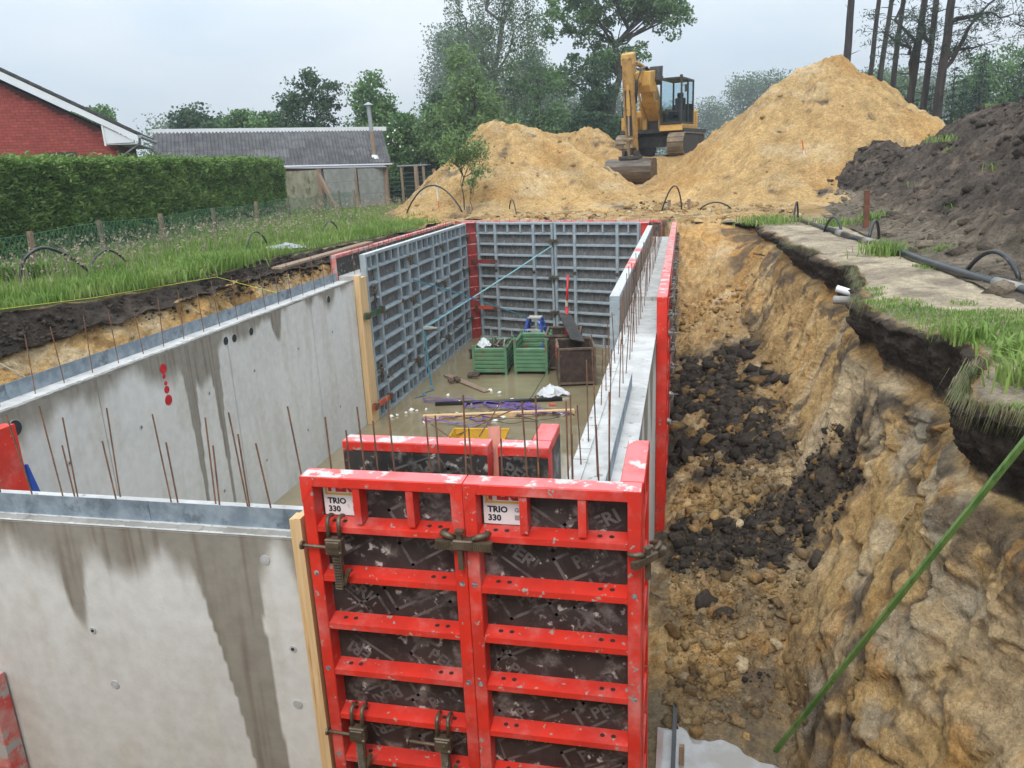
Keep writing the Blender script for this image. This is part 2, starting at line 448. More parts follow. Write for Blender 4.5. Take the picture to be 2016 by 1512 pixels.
def right_bank():
    ys = grow_axis(-2.9, 17.1, .019, .0016, 1.0)
    X, Z = interp_profile(ys, RB_KEYS, prof)
    X, Z, U = resample(X, Z, [16, 26, 16, 8, 34, 10, 52, 52, 44, 44])
    Y = np.repeat(ys[:, None], X.shape[1], 1); U = np.repeat(U[None, :], len(ys), 0)
    # zone weights
    face = sstep(5.2, 6.0, U) * (1 - sstep(7.8, 8.4, U)); dark = sstep(2.8, 3.05, U) * (1 - sstep(4.8, 5.1, U + .55 * fbm(Y * 1.5, U * 0 + 3, oct=4, seed=61) + .12 * fbm(Y * 9, Z * 9, seed=63)))
    apron = sstep(7.6, 8.3, U); top = 1 - sstep(2.4, 3.0, U)
    # big shape: lip bites, overhanging sods, slabs and gullies
    big = fbm(Y * 1.3, U * 0 + 2, oct=4, seed=41) * .17
    dx = big * (sstep(2.2, 3.0, U) * (1 - sstep(6.6, 7.6, U)))
    dx -= sstep(3.0, 3.3, U) * (1 - sstep(4.2, 4.8, U)) * (.07 + .10 * np.abs(fbm(Y * 2.1, Z * 1.6, oct=3, seed=42)))   # sod hangs forward
    dx += sstep(4.0, 5.0, U) * (1 - sstep(5.2, 5.9, U)) * .12 * (.5 + .5 * fbm(Y * 1.6, U * 0, seed=43))               # undercut
    slant = Y + (3.2 - Z) * .55
    gul = fbm(slant * 2.2, Z * .35, oct=4, seed=44)
    slab = np.floor(2.3 * fbm(slant * .9, Z * .55, oct=2, seed=45) + 2) * .075
    blk, bid = cells(Y * 1.7 + .4 * fbm(Y * 2, Z * 2, seed=48), Z * 1.5 + .35 * fbm(Y * 2, Z * 2, seed=49), seed=47)
    near = 1 - sstep(4.2, 6.0, Y)
    dx += face * (gul * .11 - (slab - .17) * .55 + near * (bid - .5) * .07 + .05 * fbm(Y * 5, Z * 4, oct=5, gain=.6, seed=46))
    rid = 1 - np.abs(fbm(slant * .75 + .3 * Z, Z * .6, oct=5, seed=101)) * 2.2
    crack = sstep(.90, .98, rid) * face * near
    led = fbm(slant * .7, Z * 3.4, oct=3, seed=102); led = (np.floor(led * 5) + sstep(.55, 1, led * 5 - np.floor(led * 5))) / 5
    dx += crack * .05 + face * led * (.03 + .05 * near) + face * (.018 * fbm(Y * 16, Z * 16, X * 16, oct=3, gain=.7, seed=103))
    dz = apron * sstep(2.2, 3.2, Y + .5 * (X - 6.4)) * (.10 * fbm(X * 2.2, Y * 2.2, oct=4, seed=51) + .06) + apron * (1 - sstep(2.2, 3.0, Y)) * (.05 * fbm(X * 2.2, Y * 2.2, oct=3, seed=57) - .01)
    cd, cid = cells(X * 5.5, Y * 5.5, seed=52); cd2, cid2 = cells(X * 12, Y * 12, seed=53)
    rub = apron * sstep(2.6, 3.4, Y)
    dz += rub * (np.clip(.5 - cd, 0, .5) * .22 * cid + np.clip(.5 - cd2, 0, .5) * .09 * cid2)
    rough = dark * 1.0 + (1 - dark) * .35
    dx += (1 - top) * (1 - apron) * rough * .045 * fbm(Y * 5, Z * 5, X * 5, oct=4, seed=54)
    dz += top * (.02 * fbm(X * 3, Y * 3, oct=3, seed=55) + .012 * np.abs(fbm(X * 9, Y * 9, oct=2, seed=56))) * sstep(0, 1.2, U)
    X2 = X + dx; Z2 = Z + dz
    X2 = np.maximum(X2, 5.70)
    # crumbly sod: ragged edge and roots
    sod = sstep(2.85, 3.05, U) * (1 - sstep(4.9, 5.4, U))
    X2 = X2 + sod * (.09 * fbm(Y * 3.0, Z * 3.0, oct=6, gain=.68, seed=58) - .06 * np.abs(fbm(Y * 13, Z * 9, oct=4, gain=.7, seed=59)))
    Z2 = Z2 + sstep(2.5, 2.95, U) * (1 - sstep(3.0, 4.0, U)) * (.09 * fbm(Y * 2.6, X * 2.6, oct=5, gain=.6, seed=60)) - sod * .05 * np.abs(fbm(Y * 2.4, X * 2, oct=4, seed=62))
    # ---- colours
    n1 = fbm(slant * 1.1, Z * .6, oct=4, seed=71); n2 = fbm(slant * 2.6, Z * .8, X, oct=4, seed=72); n3 = fbm(Y * 4, Z * 4, X * 4, oct=3, seed=73); n4 = fbm(Y * .8, Z * 1.2, oct=3, seed=74)
    c = np.zeros(X.shape + (3,)) + SAND * 1.08
    c = lerp(c, ORANGE, .75 * sstep(-.05, .35, n1 + .55 * sstep(2.2, 2.8, Z) - .25))
    c = lerp(c, PALE, .7 * sstep(.14, .45, n2 - .06 * near))
    c = lerp(c, GREYS * .95, .38 * sstep(.05, .4, n4 + .35 * n3) * near)
    c = lerp(c, ORANGE * .9, .55 * near * sstep(.15, .45, fbm(Y * 1.5, Z * 1.5, X, oct=4, seed=79)))
    c = lerp(c, SAND_D, .7 * sstep(.05, .4, -n2 + .3 * n3))
    c = lerp(c, DARKB, .8 * face * sstep(.26, .44, fbm(Y * 1.9, Z * 2.4, X, oct=5, seed=78) + .1 * near + .12 * sstep(2.0, 2.6, Z)))
    c = lerp(c, DARKB * 1.2, .75 * crack)
    fine = fbm(Y * 11, Z * 11, X * 11, oct=4, gain=.7, seed=104)
    c = c * (1 + .30 * fine)[..., None]
    c = lerp(c, ORANGE * 1.05, .6 * face * sstep(.22, .42, fbm(slant * 3.2, Z * 2.2, oct=5, gain=.6, seed=105)))
    c = lerp(c, GREYS * 1.05, .55 * face * near * sstep(.2, .42, fbm(slant * 1.8, Z * 2.0, oct=5, gain=.6, seed=106)))
    c = lerp(c, DARKB * 1.1, .7 * face * sstep(.10, .30, fbm(Y * 2.6, Z * 2.6, oct=5, gain=.62, seed=107) + .25 * sstep(2.1, 2.6, Z) - .12))
    mud = near * (1 - sstep(.35, .7, Z + .25 * n3)) * sstep(6.85, 7.2, X); c = lerp(c, DARKB * 1.1, .75 * mud)
    # pale run of sand in the middle, dark slide beside it
    run = np.exp(-((Y - (6.1 - .9 * (X - 7.2))) / .42) ** 2) * sstep(6.6, 7.0, X) * (1 - sstep(2.3, 2.7, Z)); c = lerp(c, PALE * 1.02, .85 * np.clip(run * 1.4, 0, 1) * (face + apron).clip(0, 1))
    run2 = np.exp(-((Y - 3.6) / .5) ** 2) * face * (1 - sstep(1.6, 2.1, Z)); c = lerp(c, SAND * 1.05, .6 * run2)
    tc_ = np.interp(X, [5.9, 6.3, 6.9, 7.4, 7.9, 8.3], [5.0, 4.9, 4.95, 5.05, 4.75, 4.2]); tw_ = np.interp(X, [5.9, 6.5, 7.4, 8.2], [.55, .62, .5, .3])
    tong = np.exp(-(np.abs(Y - tc_ + .30 * n3 + .15 * n4) / tw_) ** 4) * (1 - sstep(2.25, 2.6, Z)) * sstep(5.0, 6.0, U)
    tong = tong * (1 - .75 * sstep(.15, .4, fbm(X * 3, Y * 3, oct=4, seed=77))); c = lerp(c, DARK * 1.1, np.clip(tong * 1.3, 0, .95))
    brn = apron * (1 - sstep(6.3, 7.2, Y)); c = lerp(c, np.array([.24, .155, .07]), .6 * brn * sstep(-.35, .3, fbm(X * 2.3, Y * 2.3, oct=5, seed=89)))
    c = lerp(c, DARKB, .8 * brn * sstep(.0, .28, fbm(X * 3.1, Y * 3.1, oct=5, gain=.6, seed=90)))
    cl = sstep(7.2, 8.0, U) * sstep(6.0, 7.0, Y + .9 * n3) * (1 - sstep(11.0, 12.4, Y + .5 * n3)) * (1 - sstep(7.15, 7.7, X + .5 * n4 + .3 * n3)); cl = cl * (1 - .65 * sstep(.2, .45, fbm(X * 2.4, Y * 2.0, oct=5, seed=92))); c = lerp(c, DARK, cl * .96)
    cl2 = apron * sstep(.1, .35, fbm(X * 1.6, Y * 1.6, oct=4, seed=75)) * sstep(3.4, 4.2, Y) * (1 - sstep(7, 8, Y)) * .9; c = lerp(c, DARKB * .9, cl2)
    rcol = lerp(lerp(SAND * 1.0, PALE, cid), ORANGE * .9, sstep(.72, .8, cid2)); c = np.where((rub * (1 - cl) * (1 - cl2) * (1 - tong.clip(0, 1)) > .5)[..., None], c * .72 + rcol * .28, c)
    fl = (1 - sstep(-.03, .30, Z2)) * apron; c = lerp(c, np.array([.20, .16, .105]), fl * .8)
    c = lerp(c, DARK * np.array([1.05, .98, .92]) * (1 + .55 * fbm(Y * 13, Z * 2.2, X * 4, oct=4, seed=99))[..., None], dark)
    c = lerp(c, DARKB * .8, .8 * dark * sstep(.3, .55, n2))
    tcol = lerp(np.array([.47, .385, .27]), np.array([.31, .25, .18]), sstep(-.3, .4, fbm(X * 1.4, Y * 1.4, oct=5, seed=76)))
    tcol = lerp(tcol, DARKB * 1.3, .8 * (sstep(2.72, 2.95, U + .3 * n3)))
    tcol = lerp(tcol, DARKB * 1.6, .55 * sstep(.15, .45, fbm(X * 2.2, Y * 2.2, oct=5, seed=64)))
    tcol = lerp(tcol, np.array([.16, .18, .08]), .6 * sstep(.05, .35, fbm(X * .9, Y * .9, oct=3, seed=61)))
    c = lerp(c, tcol, 1 - sstep(2.75, 3.02, U + .12 * n3))
    o = np_mesh('excavation_bank_right', np.stack([X2, Y, Z2], -1).reshape(-1, 3), grid_faces(*X.shape)[:, ::-1], M_soil, smooth=True, cols=c.reshape(-1, 3).clip(.01, .9))
    tag(o, kind='structure')
    return X2, Y, Z2, U, c
RB = right_bank()

# ---------------------------------------------------------------- left bank
LB_KEYS = [-2.8, 1, 3, 5.2, 7.0, 8.7, 10.5, 12.6, 15, 17, 19.4]
llip = [-3.6, -3.4, -3.3, -3.0, -2.1, -2.05, -2.1, -2.0, -1.55, -1.25, -1.0]
lprof = []
for i, l in enumerate(llip):
    d = float(np.interp(LB_KEYS[i], [3, 5.2, 6.0, 7.0, 8.7, 10.5, 12.6, 15], [.40, .50, .42, .24, .19, .23, .30, .36]))
    lprof.append([(-4.3, G - .05), (-3.9 if l > -3.4 else -4.1, G + .02), (l - .3, G + .04), (l, G - .02), (l + .18, G - .22), (l + .40, G - d), (l + .50, G - d - .06), (min(l + .95, -.85), 1.9), (-.72, .9), (-.58, .1)])
def left_bank():
    ys = grow_axis(-2.8, 19.4, .030, .0012, 4)
    X, Z = interp_profile(ys, LB_KEYS, lprof)
    X, Z, U = resample(X, Z, [6, 16, 12, 12, 16, 6, 30, 14, 8])
    Y = np.repeat(ys[:, None], X.shape[1], 1); U = np.repeat(U[None, :], len(ys), 0)
    body = sstep(2.6, 3.4, U)
    X2 = X + body * (1 - sstep(7.5, 9, U)) * (.22 * fbm(Y * .9, U * 0, oct=4, seed=81) + .15 * fbm(Y * 2.6, Z * 3, oct=6, gain=.68, seed=82)) - sstep(4.9, 5.3, U) * (1 - sstep(6.6, 7.6, U)) * .20
    Z2 = Z + (1 - body) * .05 * fbm(X * 2, Y * 2, oct=3, seed=83) * sstep(0, 1.5, U) + body * .10 * fbm(Y * 3, X * 3, oct=5, gain=.6, seed=84)
    X2 = np.minimum(X2, -.56)
    n1 = fbm(Y * 1.6, Z * 2.5, oct=4, seed=85); n2 = fbm(Y * 5, Z * 4, oct=4, seed=86); n3 = fbm(Y * 9, Z * 9, oct=3, seed=87)
    c = np.zeros(X.shape + (3,)) + SAND * 1.0
    c = lerp(c, ORANGE, .55 * sstep(-.1, .4, n1)); c = lerp(c, PALE, .8 * sstep(.0, .35, n2)); c = lerp(c, SAND_D * .7, .7 * sstep(.15, .45, -n2))
    wob = .8 * fbm(Y * 1.1, U * 0 + 1, oct=3, seed=88) + .15 * n2
    dk_ = sstep(2.9, 3.1, U) * (1 - sstep(5.2, 5.45, U - wob))
    c = lerp(c, DARK * (1 + .4 * n3[..., None]), dk_); c = lerp(c, DARKB * 1.1, dk_ * .6 * sstep(.15, .5, n2))
    c = lerp(c, np.array([.075, .085, .035]), 1 - sstep(2.85, 3.1, U + .2 * n2))
    o = np_mesh('excavation_bank_left', np.stack([X2, Y, Z2], -1).reshape(-1, 3), grid_faces(*X.shape), M_soil, smooth=True, cols=c.reshape(-1, 3).clip(.01, .9))
    tag(o, kind='structure')
left_bank()

# ---------------------------------------------------------------- front edge (under the photographer) and the strip behind the back wall
def front_bank():
    xs = np.arange(-3.9, 10.5, .12)
    pr = [(-3.6, G - .05), (-2.7, G + .01), (-2.2, G), (-2.1, G - .5), (-1.7, 1.4), (-1.2, .05), (.1, -.06), (2.0, -.08)]
    ts = np.linspace(0, len(pr) - 1, 70); P = np.array(pr)
    yy = np.interp(ts, range(len(pr)), P[:, 0]); zz = np.interp(ts, range(len(pr)), P[:, 1])
    X, Yp = np.meshgrid(xs, yy, indexing='ij'); Z = np.repeat(zz[None, :], len(xs), 0)
    n = fbm(X * 1.2, Z * 2, Yp, oct=4, seed=91); Yp = Yp + .12 * n * sstep(1.5, 2.5, ts)[None, :] * (1 - sstep(5, 6, ts))[None, :]
    c = lerp(SAND, SAND_D, sstep(-.3, .5, n)); c = lerp(c, DARK, (sstep(2.0, 2.2, ts) * (1 - sstep(3.0, 3.3, ts)))[None, :] * np.ones_like(X)); c = lerp(c, np.array([.38, .32, .22]), (1 - sstep(1.8, 2.1, ts))[None, :] * np.ones_like(X))
    c = lerp(c, np.array([.2, .16, .105]), sstep(5.2, 5.8, ts)[None, :] * np.ones_like(X))
    tag(np_mesh('excavation_bank_front', np.stack([X, Yp, Z], -1).reshape(-1, 3), grid_faces(*X.shape)[:, ::-1], M_soil, smooth=True, cols=c.reshape(-1, 3)), kind='structure')
front_bank()
def back_bank():
    xs = np.arange(-2.2, 8.4, .045); ts = np.linspace(0, 1, 60)
    X, T = np.meshgrid(xs, ts, indexing='ij')
    y0 = 18.62 - .32 * np.clip(X, -1.5, 6.1)                   # just behind the outer back formwork
    Yp = y0 + .02 + T * 3.2
    side = sstep(5.7, 6.5, X)
    Yp = Yp + side * .25 + .15 * fbm(X * 1.4, T * 2, seed=93) * (1 - T)
    Z = np.minimum(ground_z(X, Yp) + .03 + .08 * fbm(X * 1.8, Yp * 1.8, oct=4, seed=94) * (1 - T) + .06 * np.abs(fbm(X * 4, Yp * 4, oct=3, seed=95)), 4) - .1 * sstep(.75, 1, T) - (1 - sstep(0, .06, T)) * .8
    n2 = fbm(X * 2.2, Yp * 3.0, oct=4, seed=96)
    c = lerp(SAND, SAND_D, sstep(-.1, .4, n2)); c = lerp(c, PALE, .5 * sstep(.1, .4, fbm(X * 3, Yp * 3, seed=97))); c = lerp(c, DARK * 1.4, .8 * sstep(.3, .5, fbm(X * 1.5, Yp * 3, oct=4, seed=98)))
    tag(np_mesh('sand_edge', np.stack([X, Yp, Z], -1).reshape(-1, 3), grid_faces(*X.shape)[:, ::-1], M_soil_far, smooth=True, cols=c.reshape(-1, 3)), kind='structure')
back_bank()

# ---------------------------------------------------------------- heaps
HEAPS = []
def heap(name, label, ridge, slope, bounds, step, colfn, seed, ax=1.0, noise=(.25, .09), base=None, m=None):
    xs = np.arange(bounds[0], bounds[1], step); ys = np.arange(bounds[2], bounds[3], step)
    X, Y = np.meshgrid(xs, ys, indexing='ij')
    Z = np.full(X.shape, -9.0)
    Xn = X + .35 * fbm(X * .8, Y * .8, oct=3, seed=seed + 5); Yn = Y + .35 * fbm(X * .8, Y * .8, oct=3, seed=seed + 6)
    for (a, b) in zip(ridge[:-1], ridge[1:]):
        ax_, ay, az = a; bx, by, bz = b
        dx, dy = bx - ax_, by - ay; l2 = dx * dx + dy * dy + 1e-9
        t = np.clip(((Xn - ax_) * dx + (Yn - ay) * dy) / l2, 0, 1)
        d = np.hypot((Xn - ax_ - t * dx) * ax, Yn - ay - t * dy)
        d = np.sqrt(d * d + .09) - .3
        Z = np.maximum(Z, az + (bz - az) * t - slope * d)
    g = ground_z(X, Y)
    h = Z - g
    hs = np.where(h > 6, h, np.log1p(np.exp(np.clip(h, -20, 6) * 3.2)) / 3.2)
    m_ = sstep(.0, .5, hs)
    Z = g + hs - .012 + m_ * (noise[0] * fbm(X * .7, Y * .7, oct=4, seed=seed) + noise[1] * np.abs(fbm(X * 2.8, Y * 2.8, oct=4, seed=seed + 1)) + noise[1] * 1.1 * fbm(X * 5, Y * 5, oct=4, gain=.6, seed=seed + 2))
    F = grid_faces(*X.shape)
    keep = hs > .006
    kf = (keep.ravel()[F]).any(1); F = F[kf]
    pk = max(ridge, key=lambda q: q[2]); ang = np.arctan2(Y - pk[1], X - pk[0]); dst = np.hypot(X - pk[0], Y - pk[1])
    gl = fbm(ang * 5.5 + .25 * fbm(X * .5, Y * .5, seed=seed + 8), dst * .22, oct=5, gain=.6, seed=seed + 7) if m is None else fbm(Y * 1.5 + X * .5, X * .35, oct=5, gain=.6, seed=seed + 7)
    Z = Z + m_ * gl * .16
    c = colfn(X, Y, Z, h) * (1 + .30 * gl)[..., None]
    HEAPS.append((X, Y, Z, hs, c, m is not None))
    o = np_mesh(name, np.stack([X, Y, Z], -1).reshape(-1, 3), F, m or M_soil_far, smooth=True, cols=c.reshape(-1, 3).clip(.01, .9))
    return tag(o, label, 'heap')
def sandcol(seed, darkb=.36):
    def fn(X, Y, Z, h):
        c = lerp(SAND * 1.06, SAND_D * 1.3, sstep(-.05, .6, fbm(X * 1.6, Y * 1.6, Z * 1.6, oct=6, gain=.65, seed=seed)))
        c = lerp(c, PALE, .45 * sstep(.1, .5, fbm(X * .8, Y * .8, Z * 2, oct=4, seed=seed + 1)))
        c = lerp(c, ORANGE, .5 * sstep(.15, .5, fbm(X * .6, Y * .6, Z, oct=3, seed=seed + 2)))
        c = lerp(c, DARKB * 1.3, .75 * sstep(darkb - .1, darkb + .1, fbm(X * 1.2, Y * 1.2, Z * 2.4, oct=6, gain=.6, seed=seed + 3)))
        return c * (1 + .22 * fbm(X * 6, Y * 6, Z * 6, oct=3, seed=seed + 4) * .6)[..., None]
    return fn
def darkcol(X, Y, Z, h):
    c = lerp(DARK * 1.6, DARKB * 1.5, .5 + .5 * fbm(X * 1.3, Y * 1.3, Z * 2, oct=4, seed=5))
    c = lerp(c, np.array([.24, .18, .13]), .75 * sstep(.05, .45, fbm(X * 1.6, Y * 1.3, Z * 4, oct=6, gain=.62, seed=6)))
    return lerp(c, np.array([.26, .21, .15]), .6 * (1 - sstep(.0, .5, h)))
heap('sand_heap', 'low sand heap with dark streaks behind the left back corner of the formwork', [(-.9, 25, 6.15), (-.1, 25, 6.22), (1.4, 25, 5.8), (2.5, 24.2, 5.25)], .70, (-6, 6, 18.2, 31), .07, sandcol(200), 200, ax=1.3)
heap('sand_heap', 'small sand heap left behind the excavator bucket', [(.4, 31, 5.9), (2.0, 31, 6.2), (2.9, 30.2, 5.6)], .8, (-3, 4.6, 26.5, 36), .09, sandcol(230), 230, ax=1.2)
heap('sand_heap', 'tallest sand heap, a steep cone right of the excavator', [(10.1, 26.6, 7.55), (10.75, 27, 7.95), (11.2, 27.2, 7.6)], .74, (3.5, 19.5, 17.2, 38), .08, sandcol(260, .45), 260, noise=(.34, .10))
heap('soil_heap', 'dark topsoil heap with sand on top in front of the tall sand cone', [(11.6, 22.4, 4.95), (12.6, 21.5, 4.9)], .75, (7.5, 16.5, 16.5, 29), .07, darkcol, 300, noise=(.25, .16), m=M_soil_dark)
heap('soil_heap', 'long ridge of dark topsoil along the right edge beside the black pipe', [(13.7, -6, 5.6), (13.7, 17, 5.68), (13.6, 21, 5.42), (13.7, 25, 4.95), (14.2, 29, 4.3)], .78, (9.4, 18, -8, 33), .085, darkcol, 330, noise=(.26, .18), m=M_soil_dark)
# ================================================================== slab, water, concrete walls
M_water = mat('muddy_water', (.235, .19, .11), rough=.015, c2=(.28, .23, .14), nscale=1.1, bump=.0004, bscale=4, spec=1.0, coord='World')
M_puddle = mat('puddle_water', (.33, .33, .335), rough=.02, c2=(.23, .21, .18), nscale=2.2, bump=.0006, bscale=4, spec=1.0, coord='World')  # pale grey base colour stands in for the bright sky mirrored in it
M_slab = mat('wet_slab', (.27, .24, .19), rough=.5, c2=(.34, .32, .27), nscale=3, bump=.003, coord='World')
M_conc = mat('concrete_wall', (.4, .4, .4), rough=.75, attr='Col', nscale=9, attr_amt=.14, bump=.0016, bscale=60, spec=.3, coord='World')
M_conc_top = mat('concrete_top', (.42, .41, .39), rough=.8, c2=(.55, .54, .52), nscale=5, bump=.006, bscale=50, spots=(.3, .29, .27), sscale=9, coord='World')
M_conc_top2 = mat('concrete_ledge', (.20, .188, .163), rough=.8, c2=(.29, .275, .248), nscale=5, bump=.006, bscale=50, spots=(.20, .17, .13), sscale=3, slo=.56, shi=.68, coord='World')
M_galv = mat('galvanised_sheet', (.20, .245, .285), rough=.5, metal=.3, c2=(.31, .36, .40), nscale=9, spots=(.13, .16, .185), sscale=5, slo=.52, shi=.66, rough2=.6, bump=.002, bscale=8)
M_rust = mat('rusty_bar', (.115, .06, .04), rough=.85, c2=(.20, .10, .055), nscale=12, bump=.002, bscale=120, spots=(.33, .15, .06), sscale=8)
M_black = mat('dark_opening', (.02, .025, .03), rough=.8)
M_plug = mat('anchor_plug', (.36, .36, .35), rough=.6, c2=(.46, .46, .45), nscale=20)
M_redpipe = mat('red_plastic', (.62, .02, .03), rough=.45, c2=(.45, .015, .02), nscale=10)
M_timber = mat('formwork_timber', (.62, .40, .19), rough=.7, c2=(.72, .50, .27), nscale=3, stretch=(14, 14, .6), spots=(.42, .22, .09), sscale=2.0, slo=.62, shi=.75, bump=.002, bscale=30)

M_timber_old = mat('weathered_timber', (.22, .145, .095), rough=.85, c2=(.31, .22, .15), nscale=3, stretch=(10, 10, .8), spots=(.12, .085, .06), sscale=5, bump=.003)
fl = MB().box((-.45, .12, -.3), (5.73, 18.8, 0.0)).build('floor_slab', M_slab); tag(fl, kind='structure')
w = MB(); w.add([(0, .54, .035), (5.30, .54, .035), (5.30, 16.2, .035), (0, 17.95, .035)], [(0, 1, 2, 3)])
tag(w.build('flood_water', M_water), kind='structure')
w = MB(); w.add([(5.87, .4, -.005), (7.3, .4, -.005), (7.3, 2.95, -.005), (5.87, 2.95, -.005)], [(0, 1, 2, 3)])
tag(w.build('puddle', M_puddle), kind='structure')

def conc_face(name, parent, o, ux, L, H, stains, step=.022, seed=0, x0=0, recess=None, bright=1.0, drip=1.0):
    """vertical concrete face: origin o, horizontal unit ux, length L, height H; stain map in (s, depth below top)"""
    s = np.arange(0, L + step * .5, step); s[-1] = L; z = np.arange(0, H + step * .5, step); z[-1] = H
    S, Zz = np.meshgrid(s, z, indexing='ij'); D = H - Zz; A = S + x0
    P = np.array(o)[None, None, :] + S[..., None] * np.array(ux)[None, None, :] + np.array([0, 0, 1.0])[None, None, :] * Zz[..., None]
    n = fbm(A * 1.2, Zz * 1.2, oct=5, seed=seed); n2 = fbm(A * 6, Zz * .9, oct=4, seed=seed + 1); n3 = fbm(A * 3, Zz * 3, oct=4, seed=seed + 2)
    c = np.zeros(S.shape + (3,)) + np.array([.60, .585, .55]) * bright
    c = c * (1 + .10 * n[..., None] + .06 * n3[..., None])
    c = lerp(c, np.array([.50, .465, .40]) * bright, .45 * sstep(.05, .5, n2))
    wet = np.zeros_like(S)
    for (a, wd, dep, soft) in stains:
        tp_ = 1 - .20 * D if dep > 2 else 1.0
        edge = dep * np.exp(-((A - a - (.06 * D if dep > 4 else 0) + (.018 * fbm(Zz * 1.7, Zz * 0 + a, oct=3, seed=seed + 9) if dep > 2 else .02 * n3)) / (wd * tp_)) ** 2)
        wet = np.maximum(wet, sstep(0, soft, edge + (.10 * n2 * drip + .05 * n3) * (1 if dep < 2 else .3) - D))
    streak = sstep(.0, .5, fbm(A * 30, Zz * .6, oct=4, seed=seed + 3))
    cw = np.array([.24, .215, .175]) * (1 - .40 * streak[..., None] * np.array([.8, 1.0, 1.15])) * bright
    c = lerp(c, cw, wet * .93)
    return P, c, S.shape

def add_face(name, parent, P, c, shp, flip=False):
    F = grid_faces(*shp)
    if flip: F = F[:, ::-1]
    return np_mesh(name, P.reshape(-1, 3), F, M_conc, parent, cols=c.reshape(-1, 3).clip(.02, .85))

HW = 2.87
# ---------------- left wall, precast double-wall panels with joints
lw = thing('concrete_wall', 'long pale precast concrete wall along the left side with wet stains and wall sleeves', 'wall', (0, 0, 0))
joints = [.54, .78, 3.25, 5.71, 8.21, 10.0]
lst = [(3.2, 1.0, .32, .25), (4.3, .5, .55, .3), (4.78, .10, 3.2, .2), (5.34, .09, 3.2, .18), (5.05, .55, .66, .2), (6.1, .5, .35, .2), (7.05, .16, .55, .15), (6.6, .8, .2, .15), (8.9, .35, .42, .25), (9.5, .8, .18, .2), (8.2, .2, .3, .2), (2.2, .8, .42, .3), (1.2, .8, .4, .3)]
for a, b in zip(joints[:-1], joints[1:]):
    P, c, shp = conc_face('panel', lw, (0, a + .004, 0), (0, 1, 0), b - a - .008, HW, lst, seed=400, x0=a + .004)
    add_face('panel', lw, P, c, shp)
MB().box((-.449, .54, 0), (-.006, 9.998, HW - .003)).build('core', M_conc_top, lw)
# slightly ragged top edge of the inner leaf
tp = MB()
for i in range(190):
    y = .56 + i * .05
    tp.box((-.062, y, HW - .02), (.002, min(y + .049, 10), HW + .004 + .008 * random.random()))
tp.build('top_edge', M_conc_top2, lw)
sg = MB()
for i, (a, b) in enumerate(zip([.5, 2.45, 4.9, 7.4], [2.47, 4.92, 7.42, 9.98])):
    sg = MB().box((-.315, a, HW - .02), (-.311 + .002 * (i % 2), b, HW + .155)); sg.build('sheet_strip', M_galv, lw)
for i in range(22):
    y = 1.0 + i * .41 + random.uniform(-.03, .03)
    if y > 9.9: break
    t = random.uniform(-.035, .035); h = random.uniform(.50, .62)
    MB().tube([(-.20, y, HW - .05), (-.20 + t * .4, y + t, HW + h)], .0052, 6).build('rebar', M_rust, lw)
def sleeve(parent, y, z, r, m=M_black, rim=M_plug):
    o = MB()
    o.tube([(-.004, y, z), (.006, y, z)], r * 1.06, 20); s = o.build('sleeve', rim, parent)
    MB().tube([(-.03, y, z), (.0075, y, z)], r, 20).build('opening', m, s)
for y, z, r in ((2.16, 2.69, .075), (5.67, 2.71, .055), (5.88, 2.70, .055), (6.32, 2.70, .055), (8.88, 2.71, .06)):
    sleeve(lw, y, z, r)
for y, z, r in ((4.33, 2.68, .055), (4.33, 2.50, .024), (4.33, 2.42, .042), (4.33, 2.29, .06), (4.32, 2.59, .026)):
    sleeve(lw, y, z, r, M_redpipe, M_redpipe)
for y in (2.69, 3.79, 5.14, 6.27, 7.62, 8.9): 
    for z in (2.13, .75):
        o = MB(); o.tube([(-.003, y, z), (.004, y, z)], .028, 14); a = o.build('anchor_plug', M_plug, lw)
        MB().tube([(.0, y, z), (.006, y, z)], .011, 10).build('anchor_hole', M_black, a)
MB().box((.001, 10.012, 0), (.115, 10.10, 2.95)).build('stop_board', M_timber, lw)
MB().box((.001, 10.11, 0), (.112, 10.36, 2.9)).build('stop_board', M_timber, lw)
# outer leaf poking up behind the strip
MB().box((-.45, .3, HW - .01), (-.40, 9.95, HW + .02)).build('outer_leaf', M_conc_top, lw)

# ---------------- front wall (nearest), left of the red formwork
fw = thing('concrete_wall', 'near concrete wall at the lower left with dark water stains running down', 'wall', (0, 0, 0))
X0, X1 = -.45, 3.93
fst = [(3.42, .135, 5.0, .12), (3.50, .085, 5.0, .1), (3.44, .26, .80, .30), (3.2, .6, .34, .22), (2.75, .35, .42, .22), (2.36, .12, .80, .2), (2.3, .5, .52, .3), (3.98, .16, .65, .3), (1.6, .5, .5, .3), (.8, .6, .5, .3)]
P, c, shp = conc_face('panel', fw, (X0, .115, 0), (1, 0, 0), X1 - X0, HW, fst, step=.018, seed=430, x0=X0, bright=.95, drip=1.3)
add_face('panel', fw, P, c, shp, flip=True)
